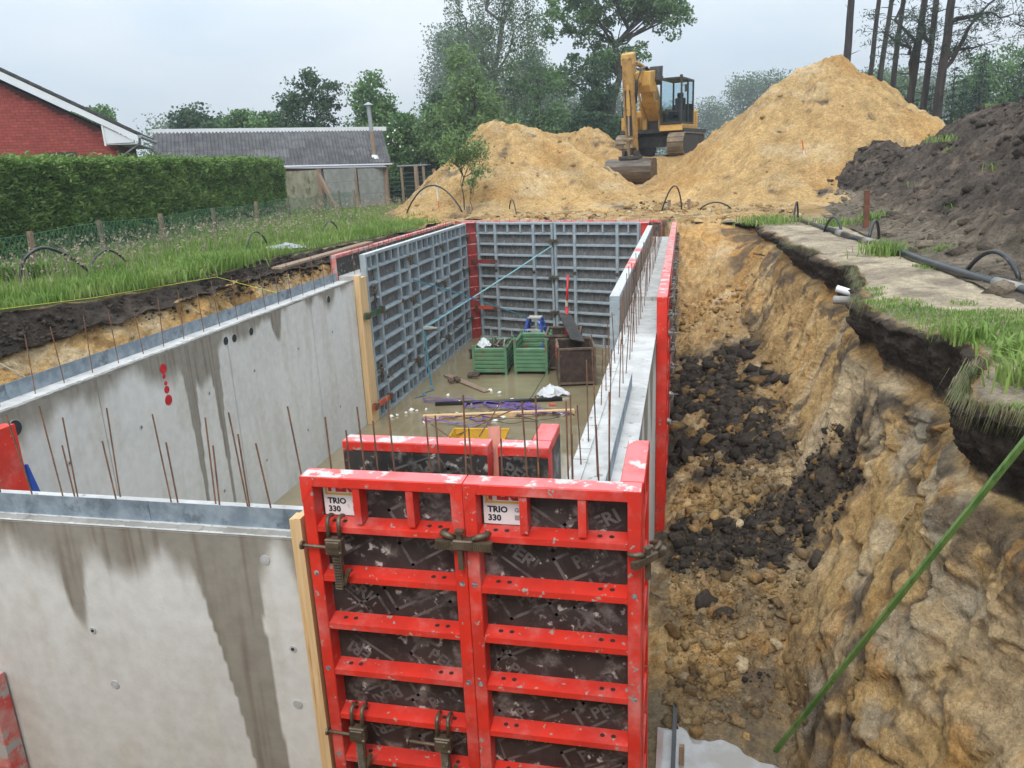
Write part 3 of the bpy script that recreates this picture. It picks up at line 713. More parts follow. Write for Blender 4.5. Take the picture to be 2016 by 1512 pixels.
# bulk with a bevelled rough top
MB().box((X0, .118, 0), (X1, .535, HW - .006)).build('core', M_conc_top, fw)
tp = MB()
for i in range(86):
    x = X0 + i * .0505; z = HW + .006 * random.random()
    tp.add([(x, .112, HW - .012), (x + .0506, .112, HW - .012), (x + .0506, .185, z), (x, .185, z + .002), (x, .2, HW - .02), (x + .0506, .2, HW - .02)], [(0, 1, 2, 3), (3, 2, 5, 4)])
tp.build('top_edge', M_conc_top2, fw)
MB().box((X0, .221, HW - .02), (2.9, .225, HW + .125)).build('sheet_strip', M_galv, fw)
MB().box((2.85, .2255, HW - .02), (3.95, .2295, HW + .122)).build('sheet_strip', M_galv, fw)
rb = [(1.72, .33, .55), (1.98, .33, .62), (2.19, .45, .56), (2.32, .30, .42), (2.45, .52, .6), (2.62, .30, .46), (2.86, .48, .58), (3.05, .30, .48), (3.16, .5, .56), (3.40, .48, .62), (3.53, .30, .55), (3.68, .30, .5), (3.80, .5, .66), (1.45, .4, .6), (1.2, .4, .55), (.9, .4, .6), (.6, .4, .6), (.3, .4, .55), (3.33, .29, .47), (2.05, .48, .62)]
for x, y, h in rb:
    t = random.uniform(-.05, .05); MB().tube([(x, y, HW - .05), (x + t, y + random.uniform(-.03, .03), HW + h)], .005, 6).build('rebar', M_rust, fw)
for x, z, big in ((2.42, 2.13, 1), (3.80, 2.14, 1), (2.5, 1.74, 0), (3.78, 1.75, 0), (3.70, 2.72, 0), (3.0, .75, 1)):
    o = MB(); o.tube([(x, .118, z), (x, .109, z)], .022 if big else .03, 14); a = o.build('anchor_plug', M_plug, fw)
    if big: MB().tube([(x, .115, z), (x, .107, z)], .011, 10).build('anchor_hole', M_black, a)
    else: MB().tube([(x, .115, z), (x, .1075, z)], .012, 10).build('anchor_core', M_conc_top, a)
for x in (3.955, 3.999):
    MB().box((x - .019, .002 if x > 3.97 else .03, 0), (x + .019, .118, 3.03 + (x > 3.97) * .02)).build('stop_board', M_timber, fw)

# ---------------- right wall: poured, still between its formwork at the far end
rw = thing('concrete_wall', 'right concrete wall with a broad top, sheet strip and rows of rusty bars', 'wall', (0, 0, 0))
P, c, shp = conc_face('panel', rw, (5.728, .70, 0), (0, 1, 0), 15.9, HW, [(1.5, .8, .7, .3), (3.0, .3, 1.6, .3), (4.2, .4, 1.0, .3), (6, 2, .6, .4)], step=.05, seed=450, x0=.7, bright=1.05)
add_face('panel', rw, P, c, shp)
MB().box((5.302, .54, 0), (5.725, 16.2, HW - .004)).build('core', M_conc_top, rw)
# top surface with ragged inner edge
tp = MB()
for i in range(155):
    y = .56 + i * .1
    if y > 16.1: break
    tp.box((5.305 + .03 * random.random(), y, HW - .03), (5.40, y + .0995, HW + .004 + .01 * random.random()))
tp.build('rough_edge', M_conc_top, rw)
# slab of the second pour, a little higher, inside the far formwork
MB().box((5.306, 7.7, HW - .02), (5.722, 16.1, HW + .055)).build('second_pour', M_conc_top, rw)
MB().box((5.585, .6, HW - .02), (5.589, 3.3, HW + .13)).build('sheet_strip', M_galv, rw)
for i in range(34):
    y = .95 + i * .44 * (1 + .0 * i)
    if y > 15.9: break
    for x in (5.37, 5.50):
        if y < 3 and x > 5.45 and i % 2: continue
        t = random.uniform(-.03, .03); h = random.uniform(.42, .72)
        yy = y + (0 if x < 5.45 else .2) + random.uniform(-.05, .05)
        MB().tube([(x, yy, HW - .03), (x + t, yy + t, HW + h)], .005, 6).build('rebar', M_rust, rw)
for i in range(9):
    y = .3 + .0 * i; x = 4.12 + i * .19
    for yy in (.24 + .05 * (i % 2), .44):
        if yy > .3 and i in (2, 5): continue
        t = random.uniform(-.04, .04); MB().tube([(x, yy, 2.4), (x + t, yy, 3.38 + random.uniform(0, .32))], .005, 6).build('rebar', M_rust, rw)
# ---------------- back and left far wall concrete between the forms
bw = thing('concrete_wall', 'poured concrete hidden between the formwork panels at the far end', 'wall')
MB().box((-.455, 10.36, 0), (-.005, 17.9, 2.9)).build('core', M_conc_top, bw)
o = MB(); ca, sa = math.cos(math.atan(.32)), math.sin(math.atan(.32))
o.add([(x, 18.10 - .32 * x + d, z) for z in (0, 2.9) for (x, d) in ((-.45, 0), (5.72, 0), (5.72, .40), (-.45, .40))], [(3, 2, 1, 0), (4, 5, 6, 7), (0, 1, 5, 4), (1, 2, 6, 5), (2, 3, 7, 6), (3, 0, 4, 7)])
o.build('core', M_conc_top, bw)
for i in range(26):
    y = 10.6 + i * .27
    if y > 17.7: break
    MB().tube([(-.22, y, 2.85), (-.22 + random.uniform(-.02, .02), y, 3.42)], .005, 6).build('rebar', M_rust, bw)
for i in range(18):
    x = .1 + i * .3
    MB().tube([(x, 18.3 - .32 * x, 2.85), (x + random.uniform(-.02, .02), 18.3 - .32 * x, 3.40)], .005, 6).build('rebar', M_rust, bw)
# ================================================================== wall formwork
M_red = mat('red_frame_paint', (.70, .030, .014), rough=.42, c2=(.55, .028, .016), nscale=4, spots=(.66, .26, .23), sscale=3.2, slo=.46, shi=.90, spots2=(.33, .27, .23), s2scale=20, s2lo=.64, s2hi=.68, bump=.0015, bscale=35, rough2=.6)
M_redtop = mat('red_frame_dusty', (.78, .17, .17), rough=.42, c2=(.70, .075, .06), nscale=5, lo=.45, hi=.7, spots=(.52, .49, .46), sscale=6, slo=.54, shi=.575, bump=.002, bscale=30)
M_redold = mat('red_frame_weathered', (.66, .05, .04), rough=.5, c2=(.60, .30, .27), nscale=5, spots=(.42, .40, .38), sscale=6, slo=.50, shi=.60, bump=.002, bscale=30)
M_darkred = mat('dark_red_corner_paint', (.22, .02, .018), rough=.5, c2=(.30, .035, .03), nscale=6, spots=(.3, .26, .24), sscale=10, slo=.62, shi=.7, bump=.002)
M_grey = mat('galvanised_frame', (.29, .345, .37), rough=.55, metal=.25, c2=(.40, .45, .475), nscale=5, spots=(.52, .52, .50), sscale=9, slo=.58, shi=.72, spots2=(.20, .18, .15), s2scale=14, s2lo=.64, s2hi=.72, bump=.002, bscale=30)
M_greytop = mat('galvanised_frame_dusty', (.46, .47, .46), rough=.7, c2=(.56, .55, .52), nscale=5, spots=(.33, .33, .32), sscale=14, slo=.56, shi=.62, bump=.003, bscale=40)
M_ply = mat('formwork_ply_back', (.018, .0155, .014), rough=.55, c2=(.045, .038, .034), nscale=3.5, spots=(.25, .225, .205), sscale=5, slo=.52, shi=.74, spots2=(.50, .46, .42), s2scale=14, s2lo=.60, s2hi=.72, bump=.002, bscale=50)
M_plygrey = mat('formwork_ply_grey', (.085, .082, .078), rough=.7, c2=(.15, .145, .14), nscale=9, stretch=(1.6, 1.6, .7), spots=(.26, .255, .245), sscale=13, slo=.56, shi=.66, bump=.002, bscale=50)
M_plyface = mat('formwork_ply_face', (.018, .020, .022), rough=.3, c2=(.035, .037, .04), nscale=5, spots=(.36, .36, .36), sscale=18, slo=.60, shi=.64, bump=.001, bscale=30)
M_plyrust = mat('formwork_ply_rusty', (.20, .16, .125), rough=.7, c2=(.32, .28, .24), nscale=3, stretch=(3, 3, .35), spots=(.12, .085, .06), sscale=3, slo=.55, shi=.68, bump=.002)
M_print = mat('faded_print', (.115, .105, .097), rough=.6, c2=(.035, .031, .028), nscale=7, lo=.45, hi=.62)
M_hole = mat('bolt_hole', (.05, .012, .010), rough=.7)
M_tie = mat('tie_hole', (.10, .10, .10), rough=.4, c2=(.35, .36, .36), nscale=60)
M_plate = mat('white_plate', (.72, .70, .68), rough=.45, c2=(.78, .77, .75), nscale=5, spots=(.42, .36, .32), sscale=11, slo=.60, shi=.68)
M_yellow = mat('yellow_print', (.75, .48, .05), rough=.5)
M_redprint = mat('red_print', (.60, .035, .03), rough=.5)
M_blackprint = mat('black_print', (.02, .02, .022), rough=.5)
M_greyprint = mat('grey_print', (.30, .30, .30), rough=.5)
M_brown = mat('greasy_steel', (.085, .062, .040), rough=.45, metal=.35, c2=(.14, .105, .068), nscale=12, spots=(.26, .24, .19), sscale=16, slo=.60, shi=.68, bump=.002, bscale=50)
M_steel = mat('galvanised_clamp', (.30, .29, .27), rough=.45, metal=.4, c2=(.20, .17, .14), nscale=14, spots=(.55, .52, .48), sscale=12, slo=.6, shi=.68, bump=.002)

_pm = {}
def cached(key, fn):
    if key not in _pm: _pm[key] = fn()
    return _pm[key]
def part(name, key, fn, m, parent, loc=None, bevel=0):
    if key in _pm:
        me = _pm[key]
        o = bpy.data.objects.new(name, me); col.objects.link(o); o.parent = parent
    else:
        o = fn().build(name, m, parent, bevel=bevel); _pm[key] = o.data
    if loc: o.location = loc
    return o

def print_mesh(W, H, y, flip, seed, n, z0=.1):
    """scattered tilted word marks, as on the coated board"""
    rnd = random.Random(seed); o = MB()
    vs, fs = cached('word', lambda: text_mesh('PERI', .105, bold=.003))
    k = 0
    cols_ = max(1, int(W / .30)); rows = n
    for r in range(rows):
        for c_ in range(cols_):
            cx = (c_ + .5 + rnd.uniform(-.2, .2)) * W / cols_; cz = H - z0 - (r + .4 + rnd.uniform(-.2, .2)) * .235
            if cz < .1: continue
            a = R(28) + (math.pi if rnd.random() < .35 else 0) + (R(-62) if rnd.random() < .2 else 0)
            ca, sa = math.cos(a), math.sin(a)
            def tf(x, z):
                xx = cx + (ca * x - sa * z); zz = cz + (sa * x + ca * z)
                xx = min(max(xx, .03), W - .03); zz = min(max(zz, .03), H - .06)
                return ((W - xx) if flip else xx, y, zz)
            o.add([tf(v.x, v.y) for v in vs], fs)
            for (x0, z0_, x1, z1) in ((-.19, -.085, .13, -.068), (-.19, -.085, -.172, .075), (-.19, .058, -.09, .075)):
                o.add([tf(x0, z0_), tf(x1, z0_), tf(x1, z1), tf(x0, z1)], [(0, 1, 2, 3)])
    return o

def form_panel(name, label, W, loc, rotz, style='red', group=None, plate=False, prints=None, H=3.3, clampless=True, zlow=0, seed=0, topmat=None, simple=False):
    red = style in ('red', 'redold')
    mf = {'red': M_red, 'redold': M_redold, 'grey': M_grey, 'greyrust': M_grey}[style]
    mt = topmat or {'red': M_redtop, 'redold': M_redold, 'grey': M_greytop, 'greyrust': M_greytop}[style]
    mp = {'red': M_ply, 'redold': M_ply, 'grey': M_plygrey, 'greyrust': M_plyrust}[style]
    t = thing(name, label, 'formwork', loc, rotz, group)
    sw = min(.068, W * .3); g = .0012
    # stiles
    part('stile', (style, 'stile', sw, H), lambda: MB().box((0, 0, 0), (sw - g, .119, H - .058)), mf, t, (g, 0, 0), bevel=.004)
    part('stile', (style, 'stile', sw, H), None, mf, t, (W - sw, 0, 0))
    part('top_rail', (style, 'top', W), lambda: MB().box((g, 0, H - .057), (W - g, .1195, H)), mt if simple else [mf, mt][1:] if simple else mf, t, bevel=.004)
    # dusty cap: the upper face of the top rail catches cement and rain
    part('rail_cap', (style, 'cap', W, mt.name), lambda: MB().box((.004, .004, H + .0005), (W - .004, .1155, H + .0025)), mt, t)
    part('bottom_rail', (style, 'bot', W), lambda: MB().box((sw, 0.001, 0), (W - sw, .10, .06)), mf, t)
    inner = (sw + .001, W - sw - .001)
    if not simple:
        zs = [2.98 - .3 * k for k in range(10)]
        def rail():
            return MB().prism([(.006, 0), (.006, .034), (.099, .056), (.099, .001)], 'x', inner[0], inner[1])
        for z in zs: part('rail', (style, 'rail', W), rail, mf, t, (0, 0, z))
        if W > 2:
            for x in (.6, 1.8): part('stud', (style, 'stud'), lambda: MB().box((-.038, -.001, .06), (.038, .0985, H - .058)), mf, t, (x, 0, 0))
            dv = (.3, 1.0, 1.4, 2.1)
        elif W > .7: dv = (W * .345, W * .675)
        elif W > .4: dv = (W / 2,)
        else: dv = ()
        for x in dv:
            part('divider', (style, 'div', 1), lambda: MB().box((-.02, .008, 3.037), (.02, .0975, H - .058)), mf, t, (x, 0, 0))
            part('divider', (style, 'div', 0), lambda: MB().box((-.02, .008, .061), (.02, .0975, .279)), mf, t, (x, 0, 0))
        hx = [(.15, .21, W - .21, W - .15), (.15, .21, .45, .75, 1.0, 1.4, 1.65, W - .21, W - .15)][W > 2]
        def holes():
            o = MB()
            for z in zs:
                for x in hx:
                    if not (inner[0] + .03 < x < inner[1] - .03): continue
                    vs = []
                    for k in range(8):
                        a = k * math.pi / 4; yy = .056 + .012 * math.sin(a)
                        vs.append((x + .014 * math.cos(a), yy, z + .034 + (yy - .006) * .2366 + .0012))
                    o.add(vs, [tuple(range(8))])
            return o
        if red and W > .4: part('bolt_holes', (style, 'holes', W), holes, M_hole, t)['kind'] = 'stuff'
    if red:
        def ties():
            o = MB()
            for z in (2.73, 2.12, 1.53, .6):
                for x in (sw * .5, W - sw * .5): o.tube([(x, -.0012, z), (x, .01, z)], .0155, 12)
            return o
        part('tie_holes', (style, 'tie', W), ties, M_tie, t)['kind'] = 'stuff'
        # chamfered corner gussets
        part('gusset', (style, 'gusl', W), lambda: MB().add([(g, -.002, H - .15), (sw, -.002, H - .055), (.09, -.002, H), (g, -.002, H)], [(0, 1, 2, 3)]), mf, t)
        part('gusset', (style, 'gusr', W), lambda: MB().add([(W - g, -.002, H - .15), (W - sw, -.002, H - .055), (W - .09, -.002, H), (W - g, -.002, H)], [(3, 2, 1, 0)]), mf, t)
    pl = part('plywood', (style, 'ply', W), lambda: MB().box((.006, .1005, .006), (W - .006, .1203, H - .059)), mp, t)
    if prints == 'back':
        o = print_mesh(W - .12, H, .0992, False, seed, 9).build('lettering', M_print, t); o.location.x = .06; o['kind'] = 'stuff'
    if prints == 'face':
        o = print_mesh(W, H, .1212, True, seed, 3, .12).build('lettering', M_print, t); o['kind'] = 'stuff'
    if prints == 'rings':
        def rings():
            o = MB(); rr = random.Random(5)
            for z in zs[:-1]:
                for k in range(14):
                    x = rr.uniform(.1, W - .1); zz = z + rr.uniform(.1, .22); r = rr.uniform(.03, .05)
                    for (ra, rb_) in ((r, r - .006), (r * .5, r * .5 - .005)):
                        vs = [(x + ra * math.cos(a), .0992, zz + ra * math.sin(a)) for a in np.arange(12) * math.pi / 6] + [(x + rb_ * math.cos(a), .0992, zz + rb_ * math.sin(a)) for a in np.arange(12) * math.pi / 6]
                        o.add(vs, [(i, (i + 1) % 12, 12 + (i + 1) % 12, 12 + i) for i in range(12)])
            return o
        part('lettering', ('rings', W), rings, M_greyprint2, t)['kind'] = 'stuff'
    if plate:
        x0 = sw + .012; x1 = x0 + .24; z0 = 3.042; z1 = 3.238; y = .097
        pt = MB().box((x0, y, z0), (x1, .1004, z1)).build('name_plate', M_plate, t)
        def txt(s, size, x, z, m, bold=.002, al='LEFT'):
            vs, fs = text_mesh(s, size, align=al, bold=bold)
            MB().add([(x + v.x, y - .0012, z + v.y) for v in vs], fs).build('lettering', m, pt)
        txt('TRIO', .047, x0 + .022, z0 + .082, M_blackprint)
        txt('330', .047, x0 + .022, z0 + .034, M_blackprint)
        txt('GSV', .032, x0 + .165, z0 + .082, M_greyprint)
        txt('PERI', .085, x0 + .030, z0 + .168, M_redprint, .006)
        MB().box((x0 + .012, y - .001, z0 + .118), (x1 - .004, y - .0006, z0 + .130)).box((x0 + .012, y - .001, z0 + .130), (x0 + .024, y - .0006, z1 - .004)).build('bracket_mark', M_yellow, pt)
        MB().box((x0 + .165, y - .001, z0 + .026), (x1 - .012, y - .0006, z0 + .054)).build('small_print', M_greyprint, pt)
    return t
M_greyprint2 = mat('ring_print', (.19, .185, .18), rough=.7, c2=(.10, .098, .095), nscale=9)

X3 = 4.044
form_panel('wall_formwork', 'left of the two red formwork panels in the foreground, beside the stained wall', .9, (X3, 0, 0), 0, 'red', 'red panels in the foreground', True, 'back', seed=1)
form_panel('wall_formwork', 'right of the two red formwork panels in the foreground, at the outer corner', .9, (X3 + .9, 0, 0), 0, 'red', 'red panels in the foreground', True, 'back', seed=2)
form_panel('wall_formwork', 'short red formwork panel turning the near right corner', .6, (5.851, .122, 0), R(90), 'red', 'red panels in the foreground')
# inner face of the near wall
form_panel('wall_formwork', 'black-faced formwork panel with red edge inside the near wall', .9, (4.945, .662, 0), R(180), 'red', 'inner panels of the near wall', prints='face', seed=3)
form_panel('wall_formwork', 'narrow black-faced formwork piece beside the gap inside the near wall', .3, (5.30, .662, 0), R(180), 'red', 'inner panels of the near wall', prints='face', seed=4)
form_panel('wall_formwork', 'splintered corner formwork piece with pink top inside the near wall', .3, (5.178, .965, 0), R(-90), 'red', 'inner panels of the near wall', seed=5)
# left inner row and back row, galvanised
Y1 = 10.376
LEFTROW = []; FARROW = []; OUTROW = []
for k, nm in enumerate(('nearest the timber stop board', 'in the middle of the left row', 'next to the dark red corner')):
    LEFTROW.append(form_panel('wall_formwork', 'grey galvanised formwork panel ' + nm, 2.4, (.12, Y1 + 2.4 * k, 0), R(90), 'grey', 'galvanised panels of the left row'))
AB = -math.atan(.32)
for k, nm in enumerate(('left half of the far wall, behind the blue ladder', 'right half of the far wall, behind the red prop')):
    s = 2.425 * k
    FARROW.append(form_panel('wall_formwork', 'grey galvanised formwork panel, ' + nm, 2.4, (.335 + s * math.cos(AB), 17.95 - .32 * .335 + s * math.sin(AB), 0), AB, 'grey', 'galvanised panels of the far wall', prints='rings'))
# dark red inside corner between them
t = thing('formwork_corner', 'dark red formwork inside corner in the far left angle', 'formwork', (0, 0, 0))
o = MB().box((.0, 17.60, 0), (.13, 17.75, 3.3)).build('leg', M_darkred, t)
MB().bar((.14, 17.735, 0), (.14, 17.735, 3.3), .05, .05).build('leg', M_darkred, t)
MB().add([(.125, 17.60, 0), (.33, 17.80, 0), (.33, 17.80, 3.3), (.125, 17.60, 3.3)], [(0, 1, 2, 3)]).build('web', M_darkred, t)
for k in range(10):
    z = .3 + .3 * k; MB().add([(.128, 17.592, z), (.335, 17.794, z), (.335, 17.794, z + .03), (.128, 17.592, z + .03)], [(0, 1, 2, 3)]).build('rib', M_redold, t)
MB().box((-.02, 17.6, 3.301), (.34, 17.86, 3.312)).build('cap', M_redtop, t)
# right far corner
t = thing('formwork_corner', 'red formwork corner post at the far right angle', 'formwork')
MB().box((5.0, 16.02, 0), (5.17, 16.34, 3.3)).build('post', M_red, t); MB().box((4.96, 15.99, 3.301), (5.17, 16.3, 3.312)).build('cap', M_redtop, t)
# right inner row: near grey panel, red fillers, far grey panels; the board side shows
YG = 5.575
seq = [(2.4, 'greyrust', 'weathered grey formwork panel standing at the near end of the right inner row'), (.6, 'redold', 'first pink-topped filler panel in the right inner row'), (.55, 'redold', 'second pink-topped filler panel in the right inner row'),
       (.95, 'greyrust', 'grey filler panel between red ones in the right inner row'), (.45, 'redold', 'red-topped narrow filler panel before the far grey ones'), (2.4, 'greyrust', 'second last grey panel in the right inner row'), (2.4, 'greyrust', 'far end grey panel in the right inner row')]
y = YG
for W, st, lb in seq:
    form_panel('wall_formwork', lb, W, (5.178, y + W, 0), R(-90), st, 'panels of the right inner row', topmat=M_redtop if st == 'redold' else None); y += W
# right outer row
y = 5.474
for W, st, lb in ((2.4, 'red', 'near end red formwork panel of the right outer row with muddy end stile'), (.45, 'redold', 'narrow red filler panel of the right outer row'), (2.4, 'redold', 'second wide red panel of the right outer row'), (2.4, 'redold', 'third wide red panel of the right outer row'), (2.4, 'redold', 'fourth wide red panel of the right outer row'), (.6, 'red', 'red panel at the far outer corner of the right row')):
    OUTROW.append((y, W, form_panel('wall_formwork', lb, W, (5.85, y, 0), R(90), st, 'panels of the right outer row', topmat=M_redold if st != 'red' else M_redtop))); y += W
# left outer row
y = 10.33
for k, nm in enumerate(('near end', 'middle', 'far end')):
    form_panel('wall_formwork', nm + ' red-edged formwork panel of the left outer row against the lawn', 2.6 if k == 0 else 2.7, (-.577, y + (2.6 if k == 0 else 2.7), 0), R(-90), 'redold', 'panels of the left outer row'); y += 2.6 if k == 0 else 2.7
# back outer row
nx, ny = .304, .953
for k, nm in enumerate(('left', 'right')):
    a = 6.25 - k * 3.2
    form_panel('wall_formwork', nm[0:] + ' red formwork panel behind the far wall, only its edge showing' if 0 else ('right' if k == 0 else 'left') + ' red-edged formwork panel on the outside of the far wall', 3.1, (-.5 + a * math.cos(AB) + .03, 18.82 + .05 + a * math.sin(AB), 0), AB + math.pi, 'redold', 'panels outside the far wall')
# timber walking plank lying along the left outer row
MB().bar((-.75, 8.6, 3.30), (-.62, 12.4, 3.34), .2, .035).build('plank', M_timber_old)
tag(bpy.data.objects['plank'], 'brown plank lying on the lawn edge beside the left outer formwork', 'plank')

# ---------------------------------------------------------------- couplers
def coupler_vertical(label, loc, m=M_brown, rotz=0, group='steel formwork clamps', bolt=.13, s=1.0):
    t = thing('formwork_clamp', label, 'clamp', loc, rotz, group)
    for x in (-.032, .032):
        MB().tube([(x, .055, .075), (x, .03, .088), (x, -.01, .085), (x, -.022, .05), (x, -.022, -.03)], [.010, .0115, .0125, .012, .012], 8).build('hook', m, t, smooth=True)
    MB().box((-.048, -.05, -.115), (.048, .0, -.02)).box((-.040, -.058, -.07), (.040, -.048, -.03)).box((.030, -.062, -.105), (.052, -.05, -.085)).build('wedge_block', m, t, bevel=.006)
    MB().tube([(-.03, -.035, -.075), (-.05 - bolt, -.035, -.07)], .0095, 10).tube([(-.05 - bolt, -.035, -.07), (-.062 - bolt, -.035, -.0695)], .024, 12).build('bolt', m, t, smooth=False)
    o = MB()
    o.box((-.022, -.024, -.33), (.022, -.004, -.11))
    for k in range(13): o.prism([(-.024, -.33 + k * .0165), (-.036, -.325 + k * .0165), (-.024, -.3185 + k * .0165)], 'x', -.021, .021)
    o.build('ribbed_bar', m, t)
    MB().bar((.028, -.02, -.30), (.07, -.03, -.20), .012, .022).bar((.028, -.02, -.30), (.028, -.02, -.12), .006, .03).build('lever', m, t)
    return t
def coupler_bfd(label, loc, m=M_brown, rotz=0, group='steel formwork clamps', s=1.0):
    t = thing('formwork_clamp', label, 'clamp', loc, rotz, group)
    for sx in (-1, 1):
        o = MB(); o.tube([(sx * .045, -.03, .01), (sx * .085, -.035, .028), (sx * .115, -.02, .03), (sx * .12, .02, .02), (sx * .10, .05, .012)], [.016, .018, .018, .016, .012], 8); o.build('jaw', m, t, smooth=True)
    b = MB().box((-.055, -.062, -.045), (.055, -.002, .012)).build('body', m, t, bevel=.006)
    for sx in (-1, 1):
        o = MB().box((sx * .05, -.05, -.049), (sx * .15, -.012, -.001))
        for k in range(8): o.box((sx * (.055 + k * .0115), -.055, -.046), (sx * (.060 + k * .0115), -.049, -.004))
        o.build('ribbed_bar', m, t)
    MB().box((-.032, -.052, -.16), (-.006, -.022, .055)).box((-.042, -.056, .045), (.004, -.018, .06)).build('wedge', m, t)
    t.scale = (s, s, s)
    return t
coupler_vertical('brown steel clamp with hooks at the top left of the red panels', (X3 + .175, 0, 2.985))
coupler_vertical('brown steel clamp lower left on the red panels, its bolt against the boards', (X3 + .185, 0, 1.785))
coupler_vertical('brown steel clamp low beside the middle seam of the red panels', (X3 + .70, 0, 1.785), bolt=.15)
coupler_bfd('brown steel coupler locking the seam between the two red foreground panels', (X3 + .90, 0, 3.0))
coupler_bfd('worn steel coupler on the near right outer corner of the red formwork', (5.862, .02, 2.97), M_brown, R(52), s=.8)
def coupler_mesh():
    o = MB()
    o.box((-.055, -.062, -.045), (.055, -.002, .012)).box((-.15, -.05, -.048), (.15, -.012, .0)).box((-.032, -.055, -.16), (-.006, -.022, .055))
    for sx in (-1, 1): o.tube([(sx * .045, -.03, .01), (sx * .085, -.035, .028), (sx * .115, -.02, .03), (sx * .12, .02, .02)], [.016, .018, .018, .014], 6)
    return o
def nut_mesh():
    return MB().tube([(0, .01, 0), (0, -.13, 0)], .0085, 6).tube([(0, 0, 0), (0, -.025, 0)], .045, 10).box((-.055, -.05, -.012), (.055, -.025, .012))
def cpart(name, fn, m, parent, x, z, y=-.003):
    o = part(name, (name, m.name), fn, m, parent, (x, y, z)); return o
rr = random.Random(3)
for (y0, W, f) in OUTROW:
    for k, z in enumerate((3.0, 2.75, 2.4, 2.1, 1.7, 1.4)): cpart('coupler', coupler_mesh, M_steel if (k + int(y0 * 7)) % 3 else M_brown, f, W - .02 + rr.uniform(-.03, .03), z)
    for x in (.6, 1.8):
        if x < W: 
            for z in (2.75, 1.6): cpart('tie_nut', nut_mesh, M_steel, f, x, z)
            cpart('coupler', coupler_mesh, M_steel, f, x, 2.98)
for k, f in enumerate(LEFTROW):
    for z in (2.95, 2.05, .65): cpart('coupler', coupler_mesh, M_brown, f, 2.4, z)
    for x in (.6, 1.8):
        for z in (2.1, .75): cpart('tie_nut', nut_mesh, M_brown, f, x, z)
for k, f in enumerate(FARROW):
    for x in (.6, 1.8): cpart('tie_nut', nut_mesh, M_brown, f, x, 1.98)
    if k == 0:
        for z in (2.82, 1.85, .9): cpart('coupler', coupler_mesh, M_brown, f, 2.41, z)
# bars bridging the far corner and clamping the stop board
def waler(label, p, q, m, name='clamp_bar'):
    t = thing(name, label, 'clamp', (0, 0, 0))
    MB().bar(p, q, .035, .09).build('beam', m, t); d = (Vector(q) - Vector(p)).normalized()
    MB().bar(Vector(p) + d * .06, Vector(p) + d * .16, .09, .12).bar(Vector(q) - d * .16, Vector(q) - d * .06, .09, .12).build('shoe', M_brown, t)
M_green = mat('green_paint', (.055, .12, .05), rough=.5, c2=(.03, .06, .025), nscale=8, spots=(.12, .10, .07), sscale=14)
M_orange = mat('orange_red_paint', (.55, .085, .03), rough=.5, c2=(.40, .06, .025), nscale=8, spots=(.15, .09, .06), sscale=12)
waler('dark green clamp bar across the stop board near its top', (.16, 10.02, 2.17), (.19, 10.95, 2.17), M_green)
waler('orange-red clamp bar across the stop board near the water', (.16, 10.02, .36), (.19, 10.95, .36), M_orange)
for z, nm in ((2.25, 'upper'), (.95, 'lower')):
    waler('%s rusty red clamp bar in the far left corner' % nm, (.2, 17.62, z), (.98, 17.46, z), M_darkred if z > 2 else M_orange)
coupler_vertical('muddy clamp on the near stile of the left galvanised row, upper one', (.125, 10.62, 2.62), M_brown, R(90), 'muddy clamps on the left galvanised row')
coupler_vertical('muddy clamp on the near stile of the left galvanised row, lower one', (.125, 10.62, 1.05), M_brown, R(90), 'muddy clamps on the left galvanised row')
# pieces at the far left front corner
t = thing('wall_formwork', 'red formwork panel leaning in the near left corner of the pit', 'formwork', (.22, 1.55, 0))
MB().box((0, 0, 0), (.12, .30, 2.85)).build('frame', M_red, t); MB().box((-.03, 0.01, .02), (-.001, .29, 2.8)).build('plywood', M_ply, t)
t = MB().add([(.30, 1.92, 0), (.33, 1.95, 0), (.33, 2.45, 0), (.30, 2.45, 0), (.30, 1.86, 2.45), (.33, 1.88, 2.45), (.33, 1.90, 2.45), (.30, 1.90, 2.45)], [(3, 2, 1, 0), (4, 5, 6, 7), (0, 1, 5, 4), (1, 2, 6, 5), (2, 3, 7, 6), (3, 0, 4, 7)]).build('blue_board', mat('blue_paint', (.012, .06, .33), rough=.35, c2=(.02, .09, .42), nscale=6, spots=(.5, .5, .55), sscale=22, slo=.68, shi=.7))
tag(t, 'bright blue board standing behind the red panel in the near left corner', 'board')
t = thing('wall_formwork', 'red and white smeared formwork panel at the bottom left edge of the picture', 'formwork', (.80, -.02, 0))
MB().box((0, 0, 0), (.86, .12, 1.75)).build('frame', M_redold, t)
# ================================================================== vegetation
def leafmat(name, a, b, rough=.55, tr=.25, ns=.9):
    return mat(name, a, rough=rough, c2=b, nscale=ns, lo=.36, hi=.64, trans=tr, spec=.3, coord='World')
M_leaf_oak = leafmat('oak_leaves', (0.080, 0.162, 0.057), (0.162, 0.275, 0.095))
M_leaf_birch = leafmat('birch_leaves', (0.105, 0.166, 0.091), (0.184, 0.254, 0.140))
M_leaf_dark = leafmat('dark_leaves', (0.037, 0.085, 0.044), (0.076, 0.136, 0.061))
M_leaf_mid = leafmat('garden_leaves', (0.076, 0.162, 0.051), (0.153, 0.264, 0.085))
M_leaf_light = leafmat('willow_leaves', (0.115, 0.196, 0.061), (0.176, 0.270, 0.095))
M_leaf_bright = leafmat('fresh_leaves', (0.120, 0.220, 0.035), (0.180, 0.290, 0.060))
M_leaf_con = leafmat('conifer_needles', (0.024, 0.054, 0.033), (0.051, 0.093, 0.051), tr=.1)
M_leaf_pine = leafmat('pine_needles', (0.027, 0.054, 0.038), (0.051, 0.084, 0.054), tr=.1)
M_leaf_far = leafmat('far_leaves', (0.080, 0.136, 0.064), (0.128, 0.192, 0.088), ns=.3)
